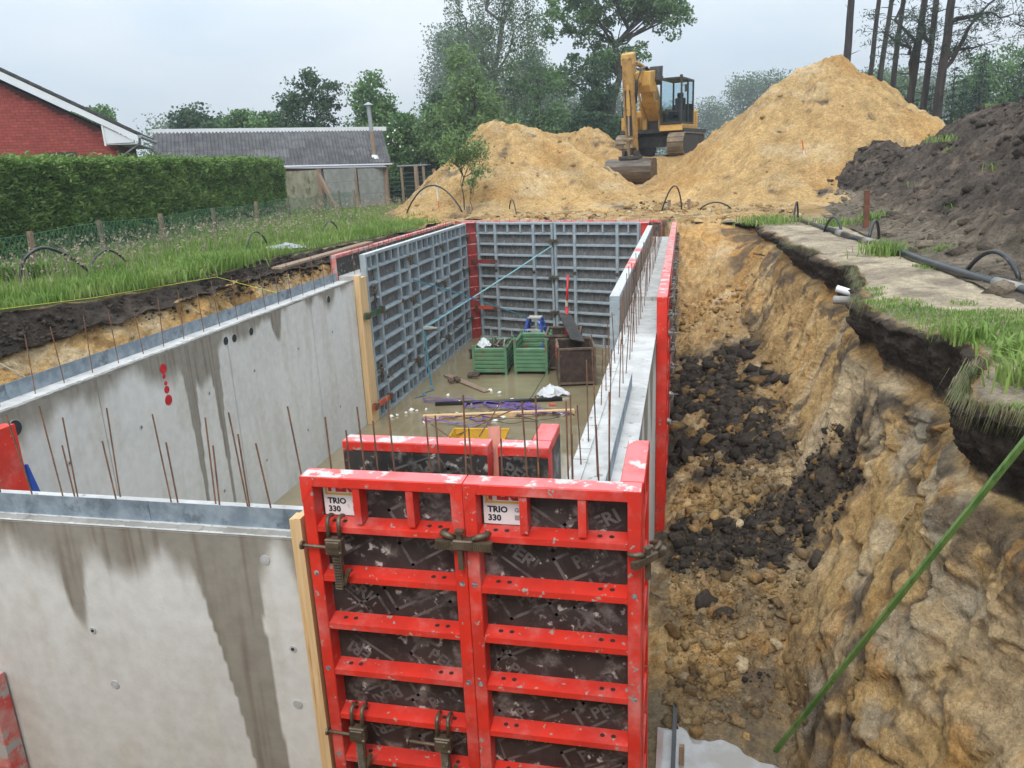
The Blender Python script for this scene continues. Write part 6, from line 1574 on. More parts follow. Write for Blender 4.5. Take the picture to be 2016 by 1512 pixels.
for c_ in range(ncr):
    for k in range(nsh):
        o = bpy.data.objects.new('sheet', sm_); col.objects.link(o); o.parent = rfs; o.location = RL + u * (Lr * k / nsh) + OFF * (c_ / ncr) + Vector((0, 0, .02 - .004 * c_))
MB().bar(RL + Vector((-.05, .02, .06)), RR + u * .25 + Vector((0, .02, .06)), .18, .20).build('ridge_cap', M_white, sd)
back = Vector((-1.0, 1.75, -1.62))
MB().add([tuple(q) for q in (RL, RR, RR + back, RL + back)], [(3, 2, 1, 0)]).build('rear_roof', M_corr, sd)
pr = [RL + OFF * .93, RR + OFF * .93 - u * .1, RR + back * .93 - u * .1, RL + back * .93]
MB().add([(q.x, q.y, z) for z in (3.1,) for q in pr] + [(q.x, q.y, q.z - .08) for q in pr], [(0, 1, 5, 4), (1, 2, 6, 5), (2, 3, 7, 6), (3, 0, 4, 7)]).add([tuple(pr[1] - Vector((0, 0, .08))), tuple(pr[2] - Vector((0, 0, .08))), tuple(RR - u * .1 - Vector((0, 0, .08)))], [(0, 1, 2)]).build('wall', M_redbrick2, sd)
cb = RR + OFF * .80 - u * .75
MB().tube([cb + Vector((0, 0, -.1)), cb + Vector((-.04, .0, 1.15))], .095, 12).build('flue_pipe', M_timber_old, sd)
f2 = MB().tube([cb + Vector((-.04, 0, 1.15)), cb + Vector((-.09, 0, 2.35))], .10, 12).build('flue_pipe', M_zinc, sd)
MB().tube([cb + Vector((-.09, 0, 2.38)), cb + Vector((-.09, 0, 2.52))], [.26, .02], 14).tube([cb + Vector((-.09, 0, 2.30)), cb + Vector((-.09, 0, 2.42))], .12, 10).build('flue_cowl', M_zinc, sd)
MB().tube([cb + Vector((0, 0, -.12)), cb + Vector((.02, 0, .06))], [.22, .14], 9).build('flue_mortar', M_white, sd)
# lean-to roof in front of it
M_felt = mat('bitumen_felt', (.17, .17, .175), rough=.8, c2=(.24, .24, .245), nscale=2, stretch=(1, 6, 1), bump=.004)
lt = thing('lean_to_roof', 'flat grey lean-to roof between the hedge end and the shed', 'roof', (0, 0, 0))
MB().add([(-12.9, 28.5, 5.14), (-8.35, 33.6, 5.02), (-7.9, 32.9, 4.92), (-10.2, 29.2, 5.00)], [(0, 1, 2, 3)]).add([(-12.9, 28.5, 5.10), (-8.35, 33.6, 4.98), (-7.9, 32.9, 4.88), (-10.2, 29.2, 4.96)], [(3, 2, 1, 0)]).build('roof_sheet', M_felt, lt)
MB().bar((-12.7, 28.75, 5.17), (-8.0, 33.8, 5.06), .12, .06).build('white_flashing', M_white, lt)
MB().box((-12.4, 30.0, 3.2), (-9.9, 31.5, 4.9)).build('wall', M_felt, lt)
open_ = thing('lean_to', 'small dark open shelter at the right end of the shed', 'shelter', (-7.75, 34.2, 3.2), R(10))
MB().box((-.15, 0, 1.72), (1.35, 1.4, 1.78)).build('roof', M_zinc, open_); MB().box((0, 1.2, 0), (1.2, 1.3, 1.7)).build('back_board', M_mach, open_)
for x in (0.05, 1.15): MB().box((x - .06, .05, 0), (x + .06, .17, 1.72)).build('post', M_timber_old, open_)

# ================================================================== fences on the left
M_cfence = mat('mossy_concrete_board', (.21, .20, .13), rough=.9, c2=(.31, .29, .21), nscale=3, spots=(.12, .125, .06), sscale=4, slo=.5, shi=.66, stretch=(1, 1, .5), bump=.003)
M_cfence2 = mat('pale_concrete_board', (.25, .25, .225), rough=.85, c2=(.33, .33, .30), nscale=3, spots=(.26, .26, .22), sscale=5, bump=.003)
def cfence(label, a, b, tops, m, posts):
    t = thing('concrete_fence', label, 'fence', (0, 0, 0))
    a = Vector((*a, 0)); b = Vector((*b, 0)); nb = 3
    for k in range(nb):
        z0 = 3.15 + k * .605; z1 = min(z0 + .597, tops)
        if z1 <= z0: continue
        MB().bar((a.x, a.y, (z0 + z1) / 2), (b.x, b.y, (z0 + z1) / 2), .05, z1 - z0).build('board', m, t)
    for p, lean in posts:
        MB().bar((p[0], p[1], 3.0), (p[0] + lean, p[1], tops + .03), .17, .15, (0, 1, 0)).build('post', M_timber_old, t)
    return t
cfence('mossy greenish concrete board fence next to the hedge end', (-11.5, 29.0), (-9.55, 29.0), 4.92, M_cfence, [((-9.5, 28.9), -.05)])
cfence('pale concrete board fence left of the short dark post', (-9.42, 29.15), (-8.72, 31.0), 4.93, M_cfence2, [((-8.72, 30.95), -.1)])
cfence('pale concrete board fence right of the short dark post', (-8.66, 31.1), (-8.15, 32.9), 4.90, M_cfence2, [((-8.05, 33.0), 0), ((-6.85, 34.0), 0)])
tag(MB().bar((-8.75, 28.6, 3.2), (-9.55, 28.85, 4.75), .16, .14).build('brace_post', M_timber_old), 'dark timber leaning as a brace against the fence post', 'post')
# green chain-link netting on low posts
M_net = mat('green_wire', (.05, .17, .10), rough=.5)
cf = thing('chain_link_fence', 'low green chain-link fence on wooden posts in front of the hedge', 'fence', (0, 0, 0))
fa = lambda y: -5.9 - .1 * (y - 8.9)
py = [4.1, 6.5, 8.9, 11.2, 13.6, 16.1, 18.8, 21.5, 24.2, 26.8, 28.7]
for k, y in enumerate(py):
    lean = random.Random(k).uniform(-.07, .07)
    MB().bar((fa(y) - .06, y, 2.95), (fa(y) - .06 + lean, y + lean, 4.05 - .02 * (k % 3)), .085, .085, (0, 1, 0), t=.08).build('post', M_timber_old if k % 2 == 0 else mat('post_wood_%d' % k, (.16, .125, .085), rough=.9, c2=(.23, .19, .13), nscale=5), cf)
nt_ = MB(); s0 = 3.2; zt = 3.98; zb = 3.12; pitch = .13
yy = 3.4
while yy < 28.7:
    for d_ in (1, -1):
        y1 = yy + d_ * (zt - zb) * .62
        p = Vector((fa(yy), yy, zb)); q = Vector((fa(y1), y1, zt + .03 * math.sin(yy * 1.3)))
        w_ = .009; nt_.add([(p.x, p.y - w_, p.z), (p.x, p.y + w_, p.z), (q.x, q.y + w_, q.z), (q.x, q.y - w_, q.z)], [(0, 1, 2, 3)])
    yy += pitch
nt_.build('netting', M_net, cf)['kind'] = 'stuff'
MB().tube([(fa(y), y, zt + .03 * math.sin(y * 1.3)) for y in np.arange(3.4, 28.7, .3)], .004, 4).build('tension_wire', M_net, cf)
wf = thing('wire_fence', 'wire mesh fence with wooden posts right of the shed', 'fence', (0, 0, 0))
for k in range(7):
    z = 3.4 + k * .2; MB().tube([(-8.0, 33.1, z), (-6.8, 34.1, z), (-5.4, 35.4, z)], .008, 4).build('wire', M_net, wf)
for x, y in ((-6.15, 34.7), (-5.4, 35.4)): MB().box((x - .07, y - .07, 3.0), (x + .07, y + .07, 4.75)).build('post', M_timber_old, wf)
far = thing('caravan_roof', 'pale low building roof glimpsed behind the wire fence', 'building', (-7.0, 58, G))
MB().box((-1.2, 0, 0), (4.0, 3, 1.5)).build('wall', M_white, far); MB().prism([(-1.4, 1.5), (4.2, 1.5), (3.4, 2.3), (-.6, 2.3)], 'y', -.2, 3.2).build('roof', M_zinc, far)
# ================================================================== things standing and lying in the pit
M_greenbox = mat('green_stillage_paint', (.115, .245, .125), rough=.5, c2=(.085, .19, .10), nscale=4, spots=(.20, .11, .06), sscale=6, slo=.57, shi=.66, bump=.002)
M_cage = mat('rusty_cage', (.055, .036, .030), rough=.8, c2=(.10, .065, .045), nscale=7, spots=(.20, .14, .10), sscale=14, slo=.6, shi=.68, bump=.003)
M_cageframe = mat('rusty_angle_iron', (.17, .125, .085), rough=.8, c2=(.10, .07, .05), nscale=8, bump=.003)
M_plastic = mat('white_film', (.74, .75, .76), rough=.35, trans=.2)
def stillage(label, loc, rz, W, D, H, cut):
    t = thing('steel_stillage', label, 'crate', loc, rz, 'green steel stillages')
    for x in (0, W):
        for y in (0, D):
            MB().box((x - .03, y - .03, 0), (x + .03, y + .03, H + (.0 if y == 0 else cut * 0) + .06)).build('corner_post', M_greenbox, t)
    def wallp(name, L, H1, place):
        b = MB(); n = 6; hh = (H1 - .10) / n
        prof = []
        for k in range(n):
            z = .10 + k * hh; prof += [(0, z), (-.025, z + hh * .18), (-.025, z + hh * .78), (0, z + hh * .96)]
        P = prof + [(.012, H1), (.012, .10)]
        b.prism(P, 'x', .03, L - .03); o = b.build(name, M_greenbox, t); place(o); return o
    wallp('front_wall', W, H * (.80 if cut else 1), lambda o: None)
    wallp('rear_wall', W, H, lambda o: setattr(o, 'location', (0, D, 0)))
    def side(x):
        def f(o): o.rotation_euler = (0, 0, R(90)); o.location = (x, 0, 0)
        return f
    wallp('side_wall', D, H, side(0.0)); wallp('side_wall', D, H, side(W))
    MB().box((.02, .02, .10), (W - .02, D - .02, .13)).build('floor', M_cage, t)
    return t
stillage('left green steel stillage filled with scrap and a white bag', (1.22, 13.68, .0), R(3), .76, 1.05, .70, False)
stillage('right green steel stillage with lowered front, beside the brown cages', (2.19, 13.82, 0), R(2), .74, .95, .84, True)
# scrap in the left one
t = thing('scrap_load', 'rusty scrap and fittings lying in the left green stillage', 'scrap', (1.6, 14.2, .55))
rg = random.Random(9)
for k in range(26):
    a = rg.uniform(0, 6.28); x = rg.uniform(-.05, .33); y = rg.uniform(-.35, .4)
    MB().bar((x, y, rg.uniform(0, .1)), (x + .22 * math.cos(a), y + .22 * math.sin(a), rg.uniform(.05, .26)), .03, .03).build('fitting', M_cage if k % 3 else M_steel, t)
MB().box((-.33, -.45, -.1), (.36, .45, .03)).build('base_layer', M_cage, t)
def crumple(name, label, loc, sx, sy, sz, seed, cat='plastic film', m=None, n=26):
    s = np.linspace(-1, 1, n); X, Y = np.meshgrid(s, s, indexing='ij'); r = np.hypot(X, Y)
    Z = (1 - r ** 2).clip(0, 1) * .7 + .5 * fbm(X * 2.2 + seed, Y * 2.2, oct=3, seed=seed) * (1 - r * .6).clip(0, 1) + .35 * np.abs(fbm(X * 4, Y * 4 + seed, oct=2, seed=seed + 1))
    e = .25 * fbm(X * 2, Y * 2, oct=2, seed=seed + 2)
    V = np.stack([(X + e) * sx, (Y - e) * sy, np.maximum(Z, 0) * sz + .012], -1).reshape(-1, 3)
    F = grid_faces(n, n); keep = (r.ravel()[F] < 1.05).all(1)
    o = np_mesh(name, V, F[keep], m or M_plastic, smooth=False); o.location = loc; md = o.modifiers.new('t', 'SOLIDIFY'); md.thickness = .004
    return tag(o, label, cat)
crumple('white_bag', 'crumpled white bag on top of the left green stillage', (1.42, 13.98, .66), .20, .18, .20, 3, 'bag')
crumple('plastic_sheet', 'large crumpled white plastic sheet in the water by the brown cage', (3.32, 12.2, .03), .34, .26, .22, 6)
def cage(label, loc, rz, W, D, H, hang=False):
    t = thing('mesh_cage', label, 'crate', loc, rz, 'brown mesh cages')
    fr = .045
    for x in (0, W):
        for y in (0, D): MB().box((x - fr / 2, y - fr / 2, 0), (x + fr / 2, y + fr / 2, H)).build('corner_post', M_cageframe, t)
    for z in (.10, H - .02):
        for y in (0, D): MB().box((fr / 2, y - fr / 2, z - fr / 2), (W - fr / 2, y + fr / 2, z + fr / 2)).build('rail', M_cageframe, t)
        for x in (0, W): MB().box((x - fr / 2, fr / 2, z - fr / 2), (x + fr / 2, D - fr / 2, z + fr / 2)).build('rail', M_cageframe, t)
    def mesh(L, place):
        b = MB(); n = int(L / .042); m_ = int((H - .14) / .042)
        for k in range(n + 1): x = .03 + (L - .06) * k / n; b.box((x - .003, -.003, .12), (x + .003, .003, H - .04))
        for k in range(m_ + 1): z = .12 + (H - .16) * k / m_; b.box((.03, -.0055, z - .003), (L - .03, -.0035, z + .003))
        b.box((.03, .012, .12), (L - .03, .016, H - .04)); o = b.build('mesh_side', M_cage, t); o['kind'] = 'stuff'; place(o)
    mesh(W, lambda o: None); mesh(W, lambda o: setattr(o, 'location', (0, D - .01, 0)))
    for x in (0, W):
        def f(o, x=x): o.rotation_euler = (0, 0, R(90)); o.location = (x, 0, 0)
        mesh(D, f)
    MB().box((0, 0, .08), (W, D, .10)).build('floor', M_cage, t)
    if hang: MB().bar((.0 - .035, .12, H - .0), (-.035, .48, H), .02, .02).box((-.045, .10, H - .26), (-.03, .50, H)).build('orange_cloth', M_orange, t)
    return t
cage('front brown mesh cage with an orange cloth over its rim', (3.38, 12.86, 0), R(12), .80, 1.0, .90, True)
cage('rear brown mesh cage against the far wall', (2.86, 14.2, 0), R(5), .80, 1.0, .90)
tag(MB().tube([(3.95, 13.2, .80), (4.15, 13.3, .82)], .03, 8).build('yellow_tool', M_yellow), 'yellow tool handle showing inside the front brown cage', 'tool')
# blue step ladder
M_blue = mat('blue_ladder_paint', (.012, .055, .30), rough=.4, c2=(.02, .08, .40), nscale=5, spots=(.55, .56, .6), sscale=16, slo=.60, shi=.63)
M_alu = mat('worn_aluminium', (.38, .36, .31), rough=.6, c2=(.46, .44, .39), nscale=8)
t = thing('step_ladder', 'blue trestle step ladder standing behind the green stillages', 'ladder', (2.45, 15.1, 0), R(-6))
MB().box((-.17, -.11, 1.13), (.17, .11, 1.18)).build('top_plate', M_alu, t, bevel=.01)
for sx in (-1, 1):
    for sy in (-1, 1): MB().bar((sx * .15, sy * .09, 1.13), (sx * .36, sy * .42, .03), .055, .09, (0, 1, 0)).build('leg', M_blue, t)
for k, z in enumerate((.3, .6, .87)):
    f = (1.13 - z) / 1.1; MB().box((-.16 - .2 * f, -.10 - .32 * f - .05, z - .015), (.16 + .2 * f, -.10 - .32 * f + .05, z + .015)).build('step', M_alu, t)
    MB().box((-.16 - .2 * f, .10 + .32 * f - .02, z - .015), (.16 + .2 * f, .10 + .32 * f + .02, z + .015)).build('step', M_alu, t)
# red adjustable prop
M_redprop = mat('red_prop_paint', (.58, .015, .015), rough=.35, c2=(.48, .015, .015), nscale=5)
t = thing('steel_prop', 'bright red steel prop leaning up from the rear brown cage', 'prop', (0, 0, 0))
MB().tube([(3.21, 15.1, .25), (3.215, 15.35, 1.45)], .038, 12).build('outer_tube', M_redprop, t, smooth=True); MB().tube([(3.215, 15.34, 1.42), (3.235, 15.52, 2.14)], .028, 12).build('inner_tube', M_redprop, t, smooth=True)
MB().box((3.185, 15.28, 1.38), (3.245, 15.38, 1.52)).build('slot_collar', M_alu, t)
tag(MB().bar((3.25, 14.75, 1.30), (3.72, 13.5, .93), .34, .02, (.3, 0, 1)).build('black_board', M_mach), 'black board leaning out of the brown cage', 'board')
# timbers in the water
tag(MB().bar((1.02, 10.40, .075), (3.96, 11.02, .075), .10, .08).build('timber_beam', M_timber), 'long yellow timber beam lying in the water', 'beam')
tag(MB().bar((.56, 13.55, .07), (1.86, 12.30, .055), .16, .025).build('plank', M_timber_old), 'short brown plank lying in the water by the left formwork', 'plank')
tag(MB().tube([(1.0, 11.28, .07), (2.3, 11.55, .07), (3.6, 11.82, .07)], .045, 10).build('black_pipe', M_hose, smooth=True), 'black plastic pipe lying in the water behind the beam', 'pipe')
# purple lashing straps
M_purple = mat('purple_strap', (.10, .045, .26), rough=.6, c2=(.14, .07, .34), nscale=12)
M_teal = mat('teal_strap', (.035, .13, .17), rough=.6, c2=(.06, .20, .25), nscale=9)
M_tealp = mat('pale_teal_strap', (.14, .30, .33), rough=.6, c2=(.20, .38, .40), nscale=9)
def ribbon(pts, w, m, name, parent=None, th=.003):
    pts = [Vector(p) for p in pts]; b = MB(); vs = []
    for i, p in enumerate(pts):
        d = (pts[min(i + 1, len(pts) - 1)] - pts[max(i - 1, 0)]).normalized(); s = d.cross(Vector((0, 0, 1))); s = s.normalized() if s.length > .05 else Vector((1, 0, 0))
        nn = s.cross(d)
        vs += [p - s * w / 2, p + s * w / 2, p + s * w / 2 + nn * th, p - s * w / 2 + nn * th]
    fs = []
    for i in range(len(pts) - 1):
        a = i * 4
        for k in range(4): fs.append((a + k, a + (k + 1) % 4, a + 4 + (k + 1) % 4, a + 4 + k))
    return b.add(vs, fs).build(name, m, parent)
def tangle(cx, cy, n, L, seed, ax=1.0):
    rg = random.Random(seed); x, y = cx, cy; a = rg.uniform(0, 6.28); pts = []
    for k in range(n):
        pts.append((x, y, .06 + .05 * abs(math.sin(k * .7 + seed)))); a += rg.uniform(-1.0, 1.0) + .25; x += math.cos(a) * L * ax; y += math.sin(a) * L * .55
        x += (cx - x) * .08; y += (cy - y) * .08
    return pts
for k, (x, y, n, lb) in enumerate(((1.35, 11.35, 26, 'tangled purple lashing strap on the left end of the black pipe'), (2.9, 11.15, 40, 'purple lashing strap heaped over the right part of the beam'), (3.2, 10.75, 30, 'loose purple strap trailing right of the heap'), (2.0, 10.45, 34, 'purple strap looped in front of the beam'), (2.2, 11.15, 22, 'purple strap stretched between beam and pipe'))):
    tag(ribbon(tangle(x, y, n, .12, k + 2, 1.7), .045, M_purple, 'lashing_strap'), lb, 'strap', 'purple straps in the water')
for k, (x, y, lb) in enumerate(((2.3, 10.4, 'thin black cable coiled in front of the beam'), (2.9, 10.7, 'thin black cable tangled with the purple straps'))):
    tag(MB().tube(tangle(x, y, 46, .13, k + 20, 1.8), .007, 5).build('cable', M_hose, smooth=True), lb, 'cable', 'black cables in the water')
tag(MB().tube([(2.75, 10.9, .08), (3.0, 11.6, .18), (3.15, 12.3, .45), (3.28, 12.72, .78), (3.40, 12.88, .95)], .008, 6).build('cable', M_hose, smooth=True), 'black cable hanging from the front brown cage to the water', 'cable', 'black cables in the water')
# straps bracing the forms
tag(ribbon([(.16, 12.84, 2.43), (1.0, 13.65, 1.98), (1.7, 14.45, 1.5), (2.3, 15.05, 1.16)], .05, M_teal, 'lashing_strap', th=.03), 'dark teal strap from the left formwork down to the blue ladder', 'strap')
tag(ribbon([(2.60, 16.98, 2.68), (1.9, 15.6, 2.25), (1.18, 14.0, 1.83), (.6, 12.9, 1.50), (.42, 12.6, 1.42)], .04, M_tealp, 'lashing_strap', th=.018), 'pale teal strap from the far formwork to the left formwork', 'strap')
tag(ribbon([(.42, 12.62, 1.42), (.43, 12.6, 1.0), (.47, 12.55, .5), (.52, 12.5, .12), (.60, 12.35, .05), (.45, 12.15, .05), (.55, 11.95, .05), (.38, 11.75, .05)], .045, M_teal, 'lashing_strap'), 'teal strap end hanging down into the water', 'strap')
tag(MB().box((.40, 12.58, 1.38), (.62, 12.64, 1.44)).box((.52, 12.56, 1.40), (.72, 12.62, 1.43)).build('ratchet', M_alu), 'white metal strap ratchet hanging in front of the left formwork', 'ratchet')
# foam crumbs and scraps
M_foam = mat('white_foam', (.80, .79, .74), rough=.7)
rngf = np.random.default_rng(11)
spots_ = [(.72, 10.88), (2.53, 11.79), (.32, 10.45), (1.44, 11.57), (1.12, 10.14), (2.61, 10.58), (1.75, 11.4), (2.35, 11.25), (2.95, 11.0), (3.05, 11.78), (1.05, 12.0), (.55, 10.7), (.6, 10.9), (.42, 10.55), (2.72, 11.35), (3.75, 10.85), (2.5, 10.35), (1.6, 10.75), (2.15, 12.25), (.9, 10.95), (1.9, 12.4)]
V, F, _ = rocks([np.array([x, y, .05]) for x, y in spots_], rngf.uniform(.03, .075, len(spots_)), [np.ones(3)] * len(spots_), rngf, protos)
tag(np_mesh('foam_scraps', V, F, M_foam), 'small white foam scraps scattered over the muddy water', 'foam scrap', kind='stuff')
tag(MB().tube([(3.38, 11.47, .05), (3.52, 11.47, .05)], [.05, .035], 8).build('orange_scrap', M_orange), 'small orange plastic scrap floating right of the black pipe', 'scrap')
for k, (x, y, lb) in enumerate(((.9, 13.0, 'rusty tube fittings beside the short plank'), (1.25, 13.45, 'rusty fittings in front of the left green stillage'))):
    t = thing('steel_fittings', lb, 'fitting', (x, y, .05))
    for j in range(4):
        a = j * 1.5 + k; MB().tube([(.1 * math.cos(a) - .06, .12 * math.sin(a), .05), (.1 * math.cos(a) + .05, .12 * math.sin(a) + .04, .06)], .055 - .006 * j, 12).build('tube', M_cage, t)
t = thing('clamp_rack', 'small rusty rack of clamps standing left of the green stillages', 'rack', (.66, 15.2, .03))
MB().box((0, 0, .22), (.32, .12, .26)).build('bar', M_cage, t)
for k in range(4): MB().box((.02 + k * .085, .02, 0), (.06 + k * .085, .09, .22)).build('leg', M_cage, t)
# yellow wheelbarrow tub behind the near formwork
M_tub = mat('yellow_tub', (.62, .36, .02), rough=.45, c2=(.52, .29, .02), nscale=5, spots=(.30, .20, .06), sscale=9)
t = thing('mortar_tub', 'yellow mortar tub standing behind the near inner formwork', 'tub', (2.55, 8.95, .0), R(4))
o = MB(); a_, b_, h_ = .50, .28, .28
o.add([(-a_, -b_, h_), (a_, -b_, h_), (a_, b_, h_), (-a_, b_, h_), (-a_ * .8, -b_ * .75, 0), (a_ * .8, -b_ * .75, 0), (a_ * .8, b_ * .75, 0), (-a_ * .8, b_ * .75, 0)], [(0, 4, 5, 1), (1, 5, 6, 2), (2, 6, 7, 3), (3, 7, 4, 0), (4, 7, 6, 5)]); s_ = o.build('tub', M_tub, t); md = s_.modifiers.new('s', 'SOLIDIFY'); md.thickness = .015
MB().tube([(-a_, -b_, h_), (a_, -b_, h_), (a_, b_, h_), (-a_, b_, h_), (-a_, -b_, h_)], .022, 8).build('rim', M_tub, t)
for k, (p, q) in enumerate((((1.5, 9.5, .25), (2.1, 8.7, .3)), ((2.6, 8.8, .3), (2.85, 9.5, .72)), ((2.1, 9.1, .2), (3.0, 9.7, .5)))):
    tag(MB().tube([p, q], .012, 6).build('loose_bar', M_rust), ('thin bar lying left of the yellow tub', 'thin bar leaning steeply over the yellow tub', 'long thin bar leaning over the yellow tub')[k], 'bar', 'loose bars by the yellow tub')
tag(MB().bar((4.957, .62, 3.02), (4.925, .80, 3.33), .075, .02, (0, 1, .3)).build('short_board', mat('pink_board', (.50, .20, .14), rough=.7, c2=(.42, .17, .12), nscale=4, stretch=(6, 6, 1))), 'pinkish short board stuck upright in the gap of the inner formwork', 'board')
tag(MB().bar((-.72, 10.28, 2.4), (-.70, 10.28, 3.02), .09, .07, (0, 1, 0)).build('timber_block', M_timber), 'upright timber block beside the left outer formwork', 'timber')
# ================================================================== ground-water lowering pipes and hoses
M_pe = mat('black_pe_pipe', (.022, .024, .026), rough=.32, c2=(.035, .037, .04), nscale=4, spots=(.16, .14, .11), sscale=6, slo=.6, shi=.72)
M_cpl = mat('pipe_coupling', (.30, .285, .25), rough=.5, c2=(.22, .205, .18), nscale=6)
def arch(name, label, a, b, h, r=.022, bend=(0, 0), n=14, cat='hose', group='black suction hoses', m=None, lean=.0):
    a = Vector(a); b = Vector(b); pts = []
    for i in range(n + 1):
        t = i / n; p = a.lerp(b, t); e = math.sin(math.pi * t) ** .75; p += Vector((bend[0] * e, bend[1] * e, h * e)); pts.append(p)
    o = MB().tube(pts, r, 8).build(name, m or M_pe, smooth=True); return tag(o, label, cat, group)
hp = thing('header_pipe', 'long black drainage header pipe along the right bank', 'pipe', (0, 0, 0))
pp = [(9.95, 3.6, 3.27), (9.70, 5.6, 3.27), (9.47, 7.2, 3.27), (9.36, 8.6, 3.26), (9.26, 10.0, 3.27), (9.12, 11.5, 3.26)]
MB().tube(pp, .062, 12).build('pipe_length', M_pe, hp, smooth=True)
MB().tube([(9.12, 11.5, 3.26), (9.0, 12.6, 3.27)], .055, 12).build('pipe_length', M_pe, hp, smooth=True)
MB().tube([(8.98, 12.9, 3.27), (8.85, 14.6, 3.25), (8.62, 17.2, 3.25)], .06, 12).build('pipe_length', M_pe, hp, smooth=True)
for p, q in (((9.66, 5.95, 3.275), (9.57, 6.45, 3.275)), ((9.20, 10.9, 3.27), (9.14, 11.3, 3.27)), ((9.0, 12.55, 3.27), (8.98, 12.95, 3.27))): MB().tube([p, q], .072, 14).build('coupling', M_cpl, hp, smooth=True)
arch('suction_hose', 'black hose arch over the header pipe nearest the right edge', (9.50, 7.35, 3.2), (9.78, 6.35, 3.30), .34, .028)
arch('suction_hose', 'black hose arch beside the rusty post', (9.18, 11.25, 3.27), (9.50, 11.9, 3.2), .36, .028)
arch('suction_hose', 'black hose arch at the broken joint of the header pipe', (9.0, 12.75, 3.3), (8.82, 13.6, 3.2), .30, .026)
arch('suction_hose', 'black upright hose loop at the far end of the right bank', (8.70, 16.6, 3.25), (8.55, 16.2, 3.2), .45, .022)
def hose_path(label, pts, r):
    P_ = np.array(pts); n_ = len(P_); ts = np.linspace(0, n_ - 1, 34); out = []
    for t in ts:
        i = int(min(max(math.floor(t), 0), n_ - 2)); f = t - i; p0, p1, p2, p3 = P_[max(i - 1, 0)], P_[i], P_[i + 1], P_[min(i + 2, n_ - 1)]
        out.append(.5 * ((2 * p1) + (-p0 + p2) * f + (2 * p0 - 5 * p1 + 4 * p2 - p3) * f * f + (-p0 + 3 * p1 - 3 * p2 + p3) * f ** 3))
    return tag(MB().tube(out, r, 8).build('suction_hose', M_pe, smooth=True), label, 'hose', 'black suction hoses')
hose_path('large black hose arch on the lawn at left', [(-4.58, 7.17, 3.2), (-4.54, 7.2, 3.49), (-4.47, 7.3, 3.72), (-4.3, 7.5, 3.84), (-4.21, 7.85, 3.68), (-4.19, 8.15, 3.45), (-4.18, 8.3, 3.28)], .026)
hose_path('smaller black hose arch beside the large one at left', [(-4.18, 8.3, 3.28), (-4.22, 8.45, 3.49), (-4.24, 8.7, 3.61), (-4.25, 8.95, 3.63), (-4.32, 9.3, 3.48), (-4.36, 9.5, 3.29)], .021)
tag(MB().tube([(-4.199999999999999, 8.3, 3.36), (-4.13, 8.350000000000001, 3.1399999999999997)], .035, 8).build('hose_joint', M_cpl), 'hose joint between the two black arches at left', 'joint')
arch('suction_hose', 'small black hose arch in the grass half way along the left bank', (-3.5, 12.3, 3.25), (-3.5, 13.2, 3.3), .32, .018)
arch('suction_hose', 'small faint hose arch in the grass near the left outer formwork', (-3.3, 15.7, 3.25), (-3.2, 16.5, 3.3), .28, .018)
arch('suction_hose', 'wide black hose arch in front of the left sand heap', (-3.0, 21.3, 3.2), (-.75, 20.6, 3.25), 1.05, .026)
arch('suction_hose', 'narrow black hose arch in front of the left sand heap', (.75, 20.4, 3.5), (1.15, 19.6, 3.2), .42, .02)
arch('suction_hose', 'round black hose loop behind the far right corner', (5.35, 19.9, 3.2), (5.95, 19.9, 3.25), .80, .022, bend=(0.08, 0))
arch('suction_hose', 'bent black hose end sticking out of the sand at right', (6.45, 19.6, 3.35), (7.35, 19.6, 3.30), .22, .022)
for x, y, lb in ((-.55, 20.3, 'short dark stake beside the wide hose arch'), (5.58, 20.2, 'short dark stake inside the round hose loop'), (6.15, 20.3, 'short dark stake right of the round hose loop')):
    tag(MB().box((x - .05, y - .05, 3.1), (x + .05, y + .05, 3.62)).build('stake', M_timber_old), lb, 'stake', 'short stakes behind the pit')
M_stake = mat('orange_marker', (.70, .20, .03), rough=.5)
for lb, a, b in (('thin survey pole with orange foot beside the left sand heap', (-1.70, 21.0, 3.1), (-1.72, 20.9, 4.72)), ('thin orange and white survey pole in front of the tall sand cone', (9.75, 22.5, 3.75), (9.45, 22.3, 5.15))):
    t = thing('survey_pole', lb, 'pole', a, 0, 'survey poles'); d = Vector(b) - Vector(a)
    MB().tube([(0, 0, 0), d * .42], .022, 8).build('orange_part', M_stake, t); MB().tube([d * .42, d * .78], .0218, 8).build('white_part', M_white, t); MB().tube([d * .78, d], .022, 8).build('orange_part', M_stake if 'orange and' in lb else M_timber, t)
M_rustpost = mat('rusty_post', (.20, .075, .035), rough=.85, c2=(.11, .05, .03), nscale=6, bump=.004)
tag(MB().bar((9.66, 13.75, 3.1), (9.60, 13.7, 4.02), .10, .09, (0, 1, 0)).build('rusty_post', M_rustpost), 'rusty brown post standing beside the header pipe', 'post')
t = thing('plastic_conduit', 'grey-white broken plastic pipes sticking out of the right bank', 'pipe', (0, 0, 0))
MB().tube([(8.22, 6.95, 2.98), (7.92, 7.05, 2.98)], .055, 14).build('pipe_end', M_cpl, t); MB().tube([(8.2, 7.1, 3.04), (7.98, 7.22, 3.10)], .045, 14).build('pipe_end', M_white, t)
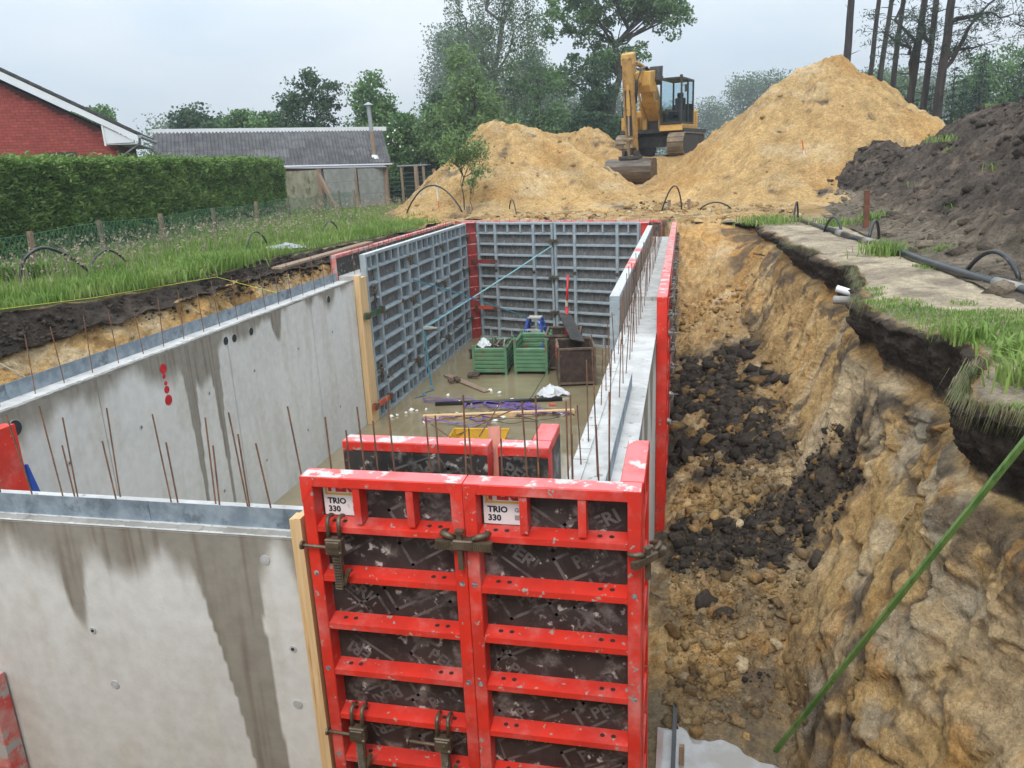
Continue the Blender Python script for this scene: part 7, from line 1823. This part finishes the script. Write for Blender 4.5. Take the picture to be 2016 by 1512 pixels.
# green painted pole leaning against the slope
M_gpole = mat('green_pole_paint', (.075, .17, .035), rough=.55, c2=(.17, .27, .075), nscale=3, stretch=(3, 3, .6), spots=(.05, .13, .025), sscale=3, slo=.55, shi=.68, bump=.002)
t = thing('green_pole', 'long green pole leaning against the near right slope', 'pole', (6.84, 2.20, .03))
top = Vector((1.20, -1.15, 3.50))
MB().bar((0, 0, 0), top * .56, .034, .026, (0, 1, .3)).build('lower_lath', M_gpole, t); MB().bar(top * .50 + Vector((.0, -.02, .03)), top, .034, .026, (0, 1, .3)).build('upper_lath', M_gpole, t)
t = thing('drain_rail', 'dark rail with wooden stake in the puddle beside the red formwork', 'rail', (0, 0, 0))
MB().bar((6.0, 1.2, .02), (6.02, 2.62, .05), .035, .06).build('rail', M_pe, t); MB().box((6.055, 1.95, -.1), (6.10, 1.99, .18)).build('stake', M_timber_old, t)
# yellow string line along the left bank
M_string = mat('yellow_string', (.55, .60, .05), rough=.6)
tag(MB().tube([(-3.3, 4.2, 3.30), (-2.4, 6.2, 3.22), (-1.75, 8.35, 3.2), (-1.2, 8.2, 3.1), (-.35, 7.9, 2.98)], .004, 5).build('string_line', M_string), 'yellow mason line stretched along the left bank', 'string')
tag(MB().tube([(-3.0, 3.9, 3.15), (-2.4, 4.1, 2.95), (-1.8, 4.15, 2.6), (-1.5, 4.1, 2.3)], .009, 6).build('white_cable', M_cpl), 'thin pale cable hanging down the left bank', 'cable')
crumple('plastic_sheet', 'grey plastic sheet lying on the lawn edge by the plank', (-2.6, 12.4, 3.24), .45, .3, .12, 12, m=M_zinc)
crumple('sand_spill', 'little orange sand spill on top of the near wall', (2.72, .33, HW - .005), .13, .07, .05, 15, 'sand', mat('orange_sand', (.50, .26, .12), rough=.95))
# ================================================================== damp air between the near and the far trees
hz_ = MB().box((-760, -260, -1.5), (760, 1000, 42)).build('haze')
tag(hz_, 'thin damp haze over the whole site', 'haze', kind='stuff')
hm = bpy.data.materials.new('haze_volume'); hm.use_nodes = True
for n_ in list(hm.node_tree.nodes):
    if n_.type != 'OUTPUT_MATERIAL': hm.node_tree.nodes.remove(n_)
pv = hm.node_tree.nodes.new('ShaderNodeVolumePrincipled'); pv.inputs['Color'].default_value = (.93, .965, 1.0, 1); pv.inputs['Density'].default_value = .0013; pv.inputs['Anisotropy'].default_value = .35
hm.node_tree.links.new(pv.outputs[0], [n_ for n_ in hm.node_tree.nodes if n_.type == 'OUTPUT_MATERIAL'][0].inputs['Volume'])
hz_.data.materials.append(hm)
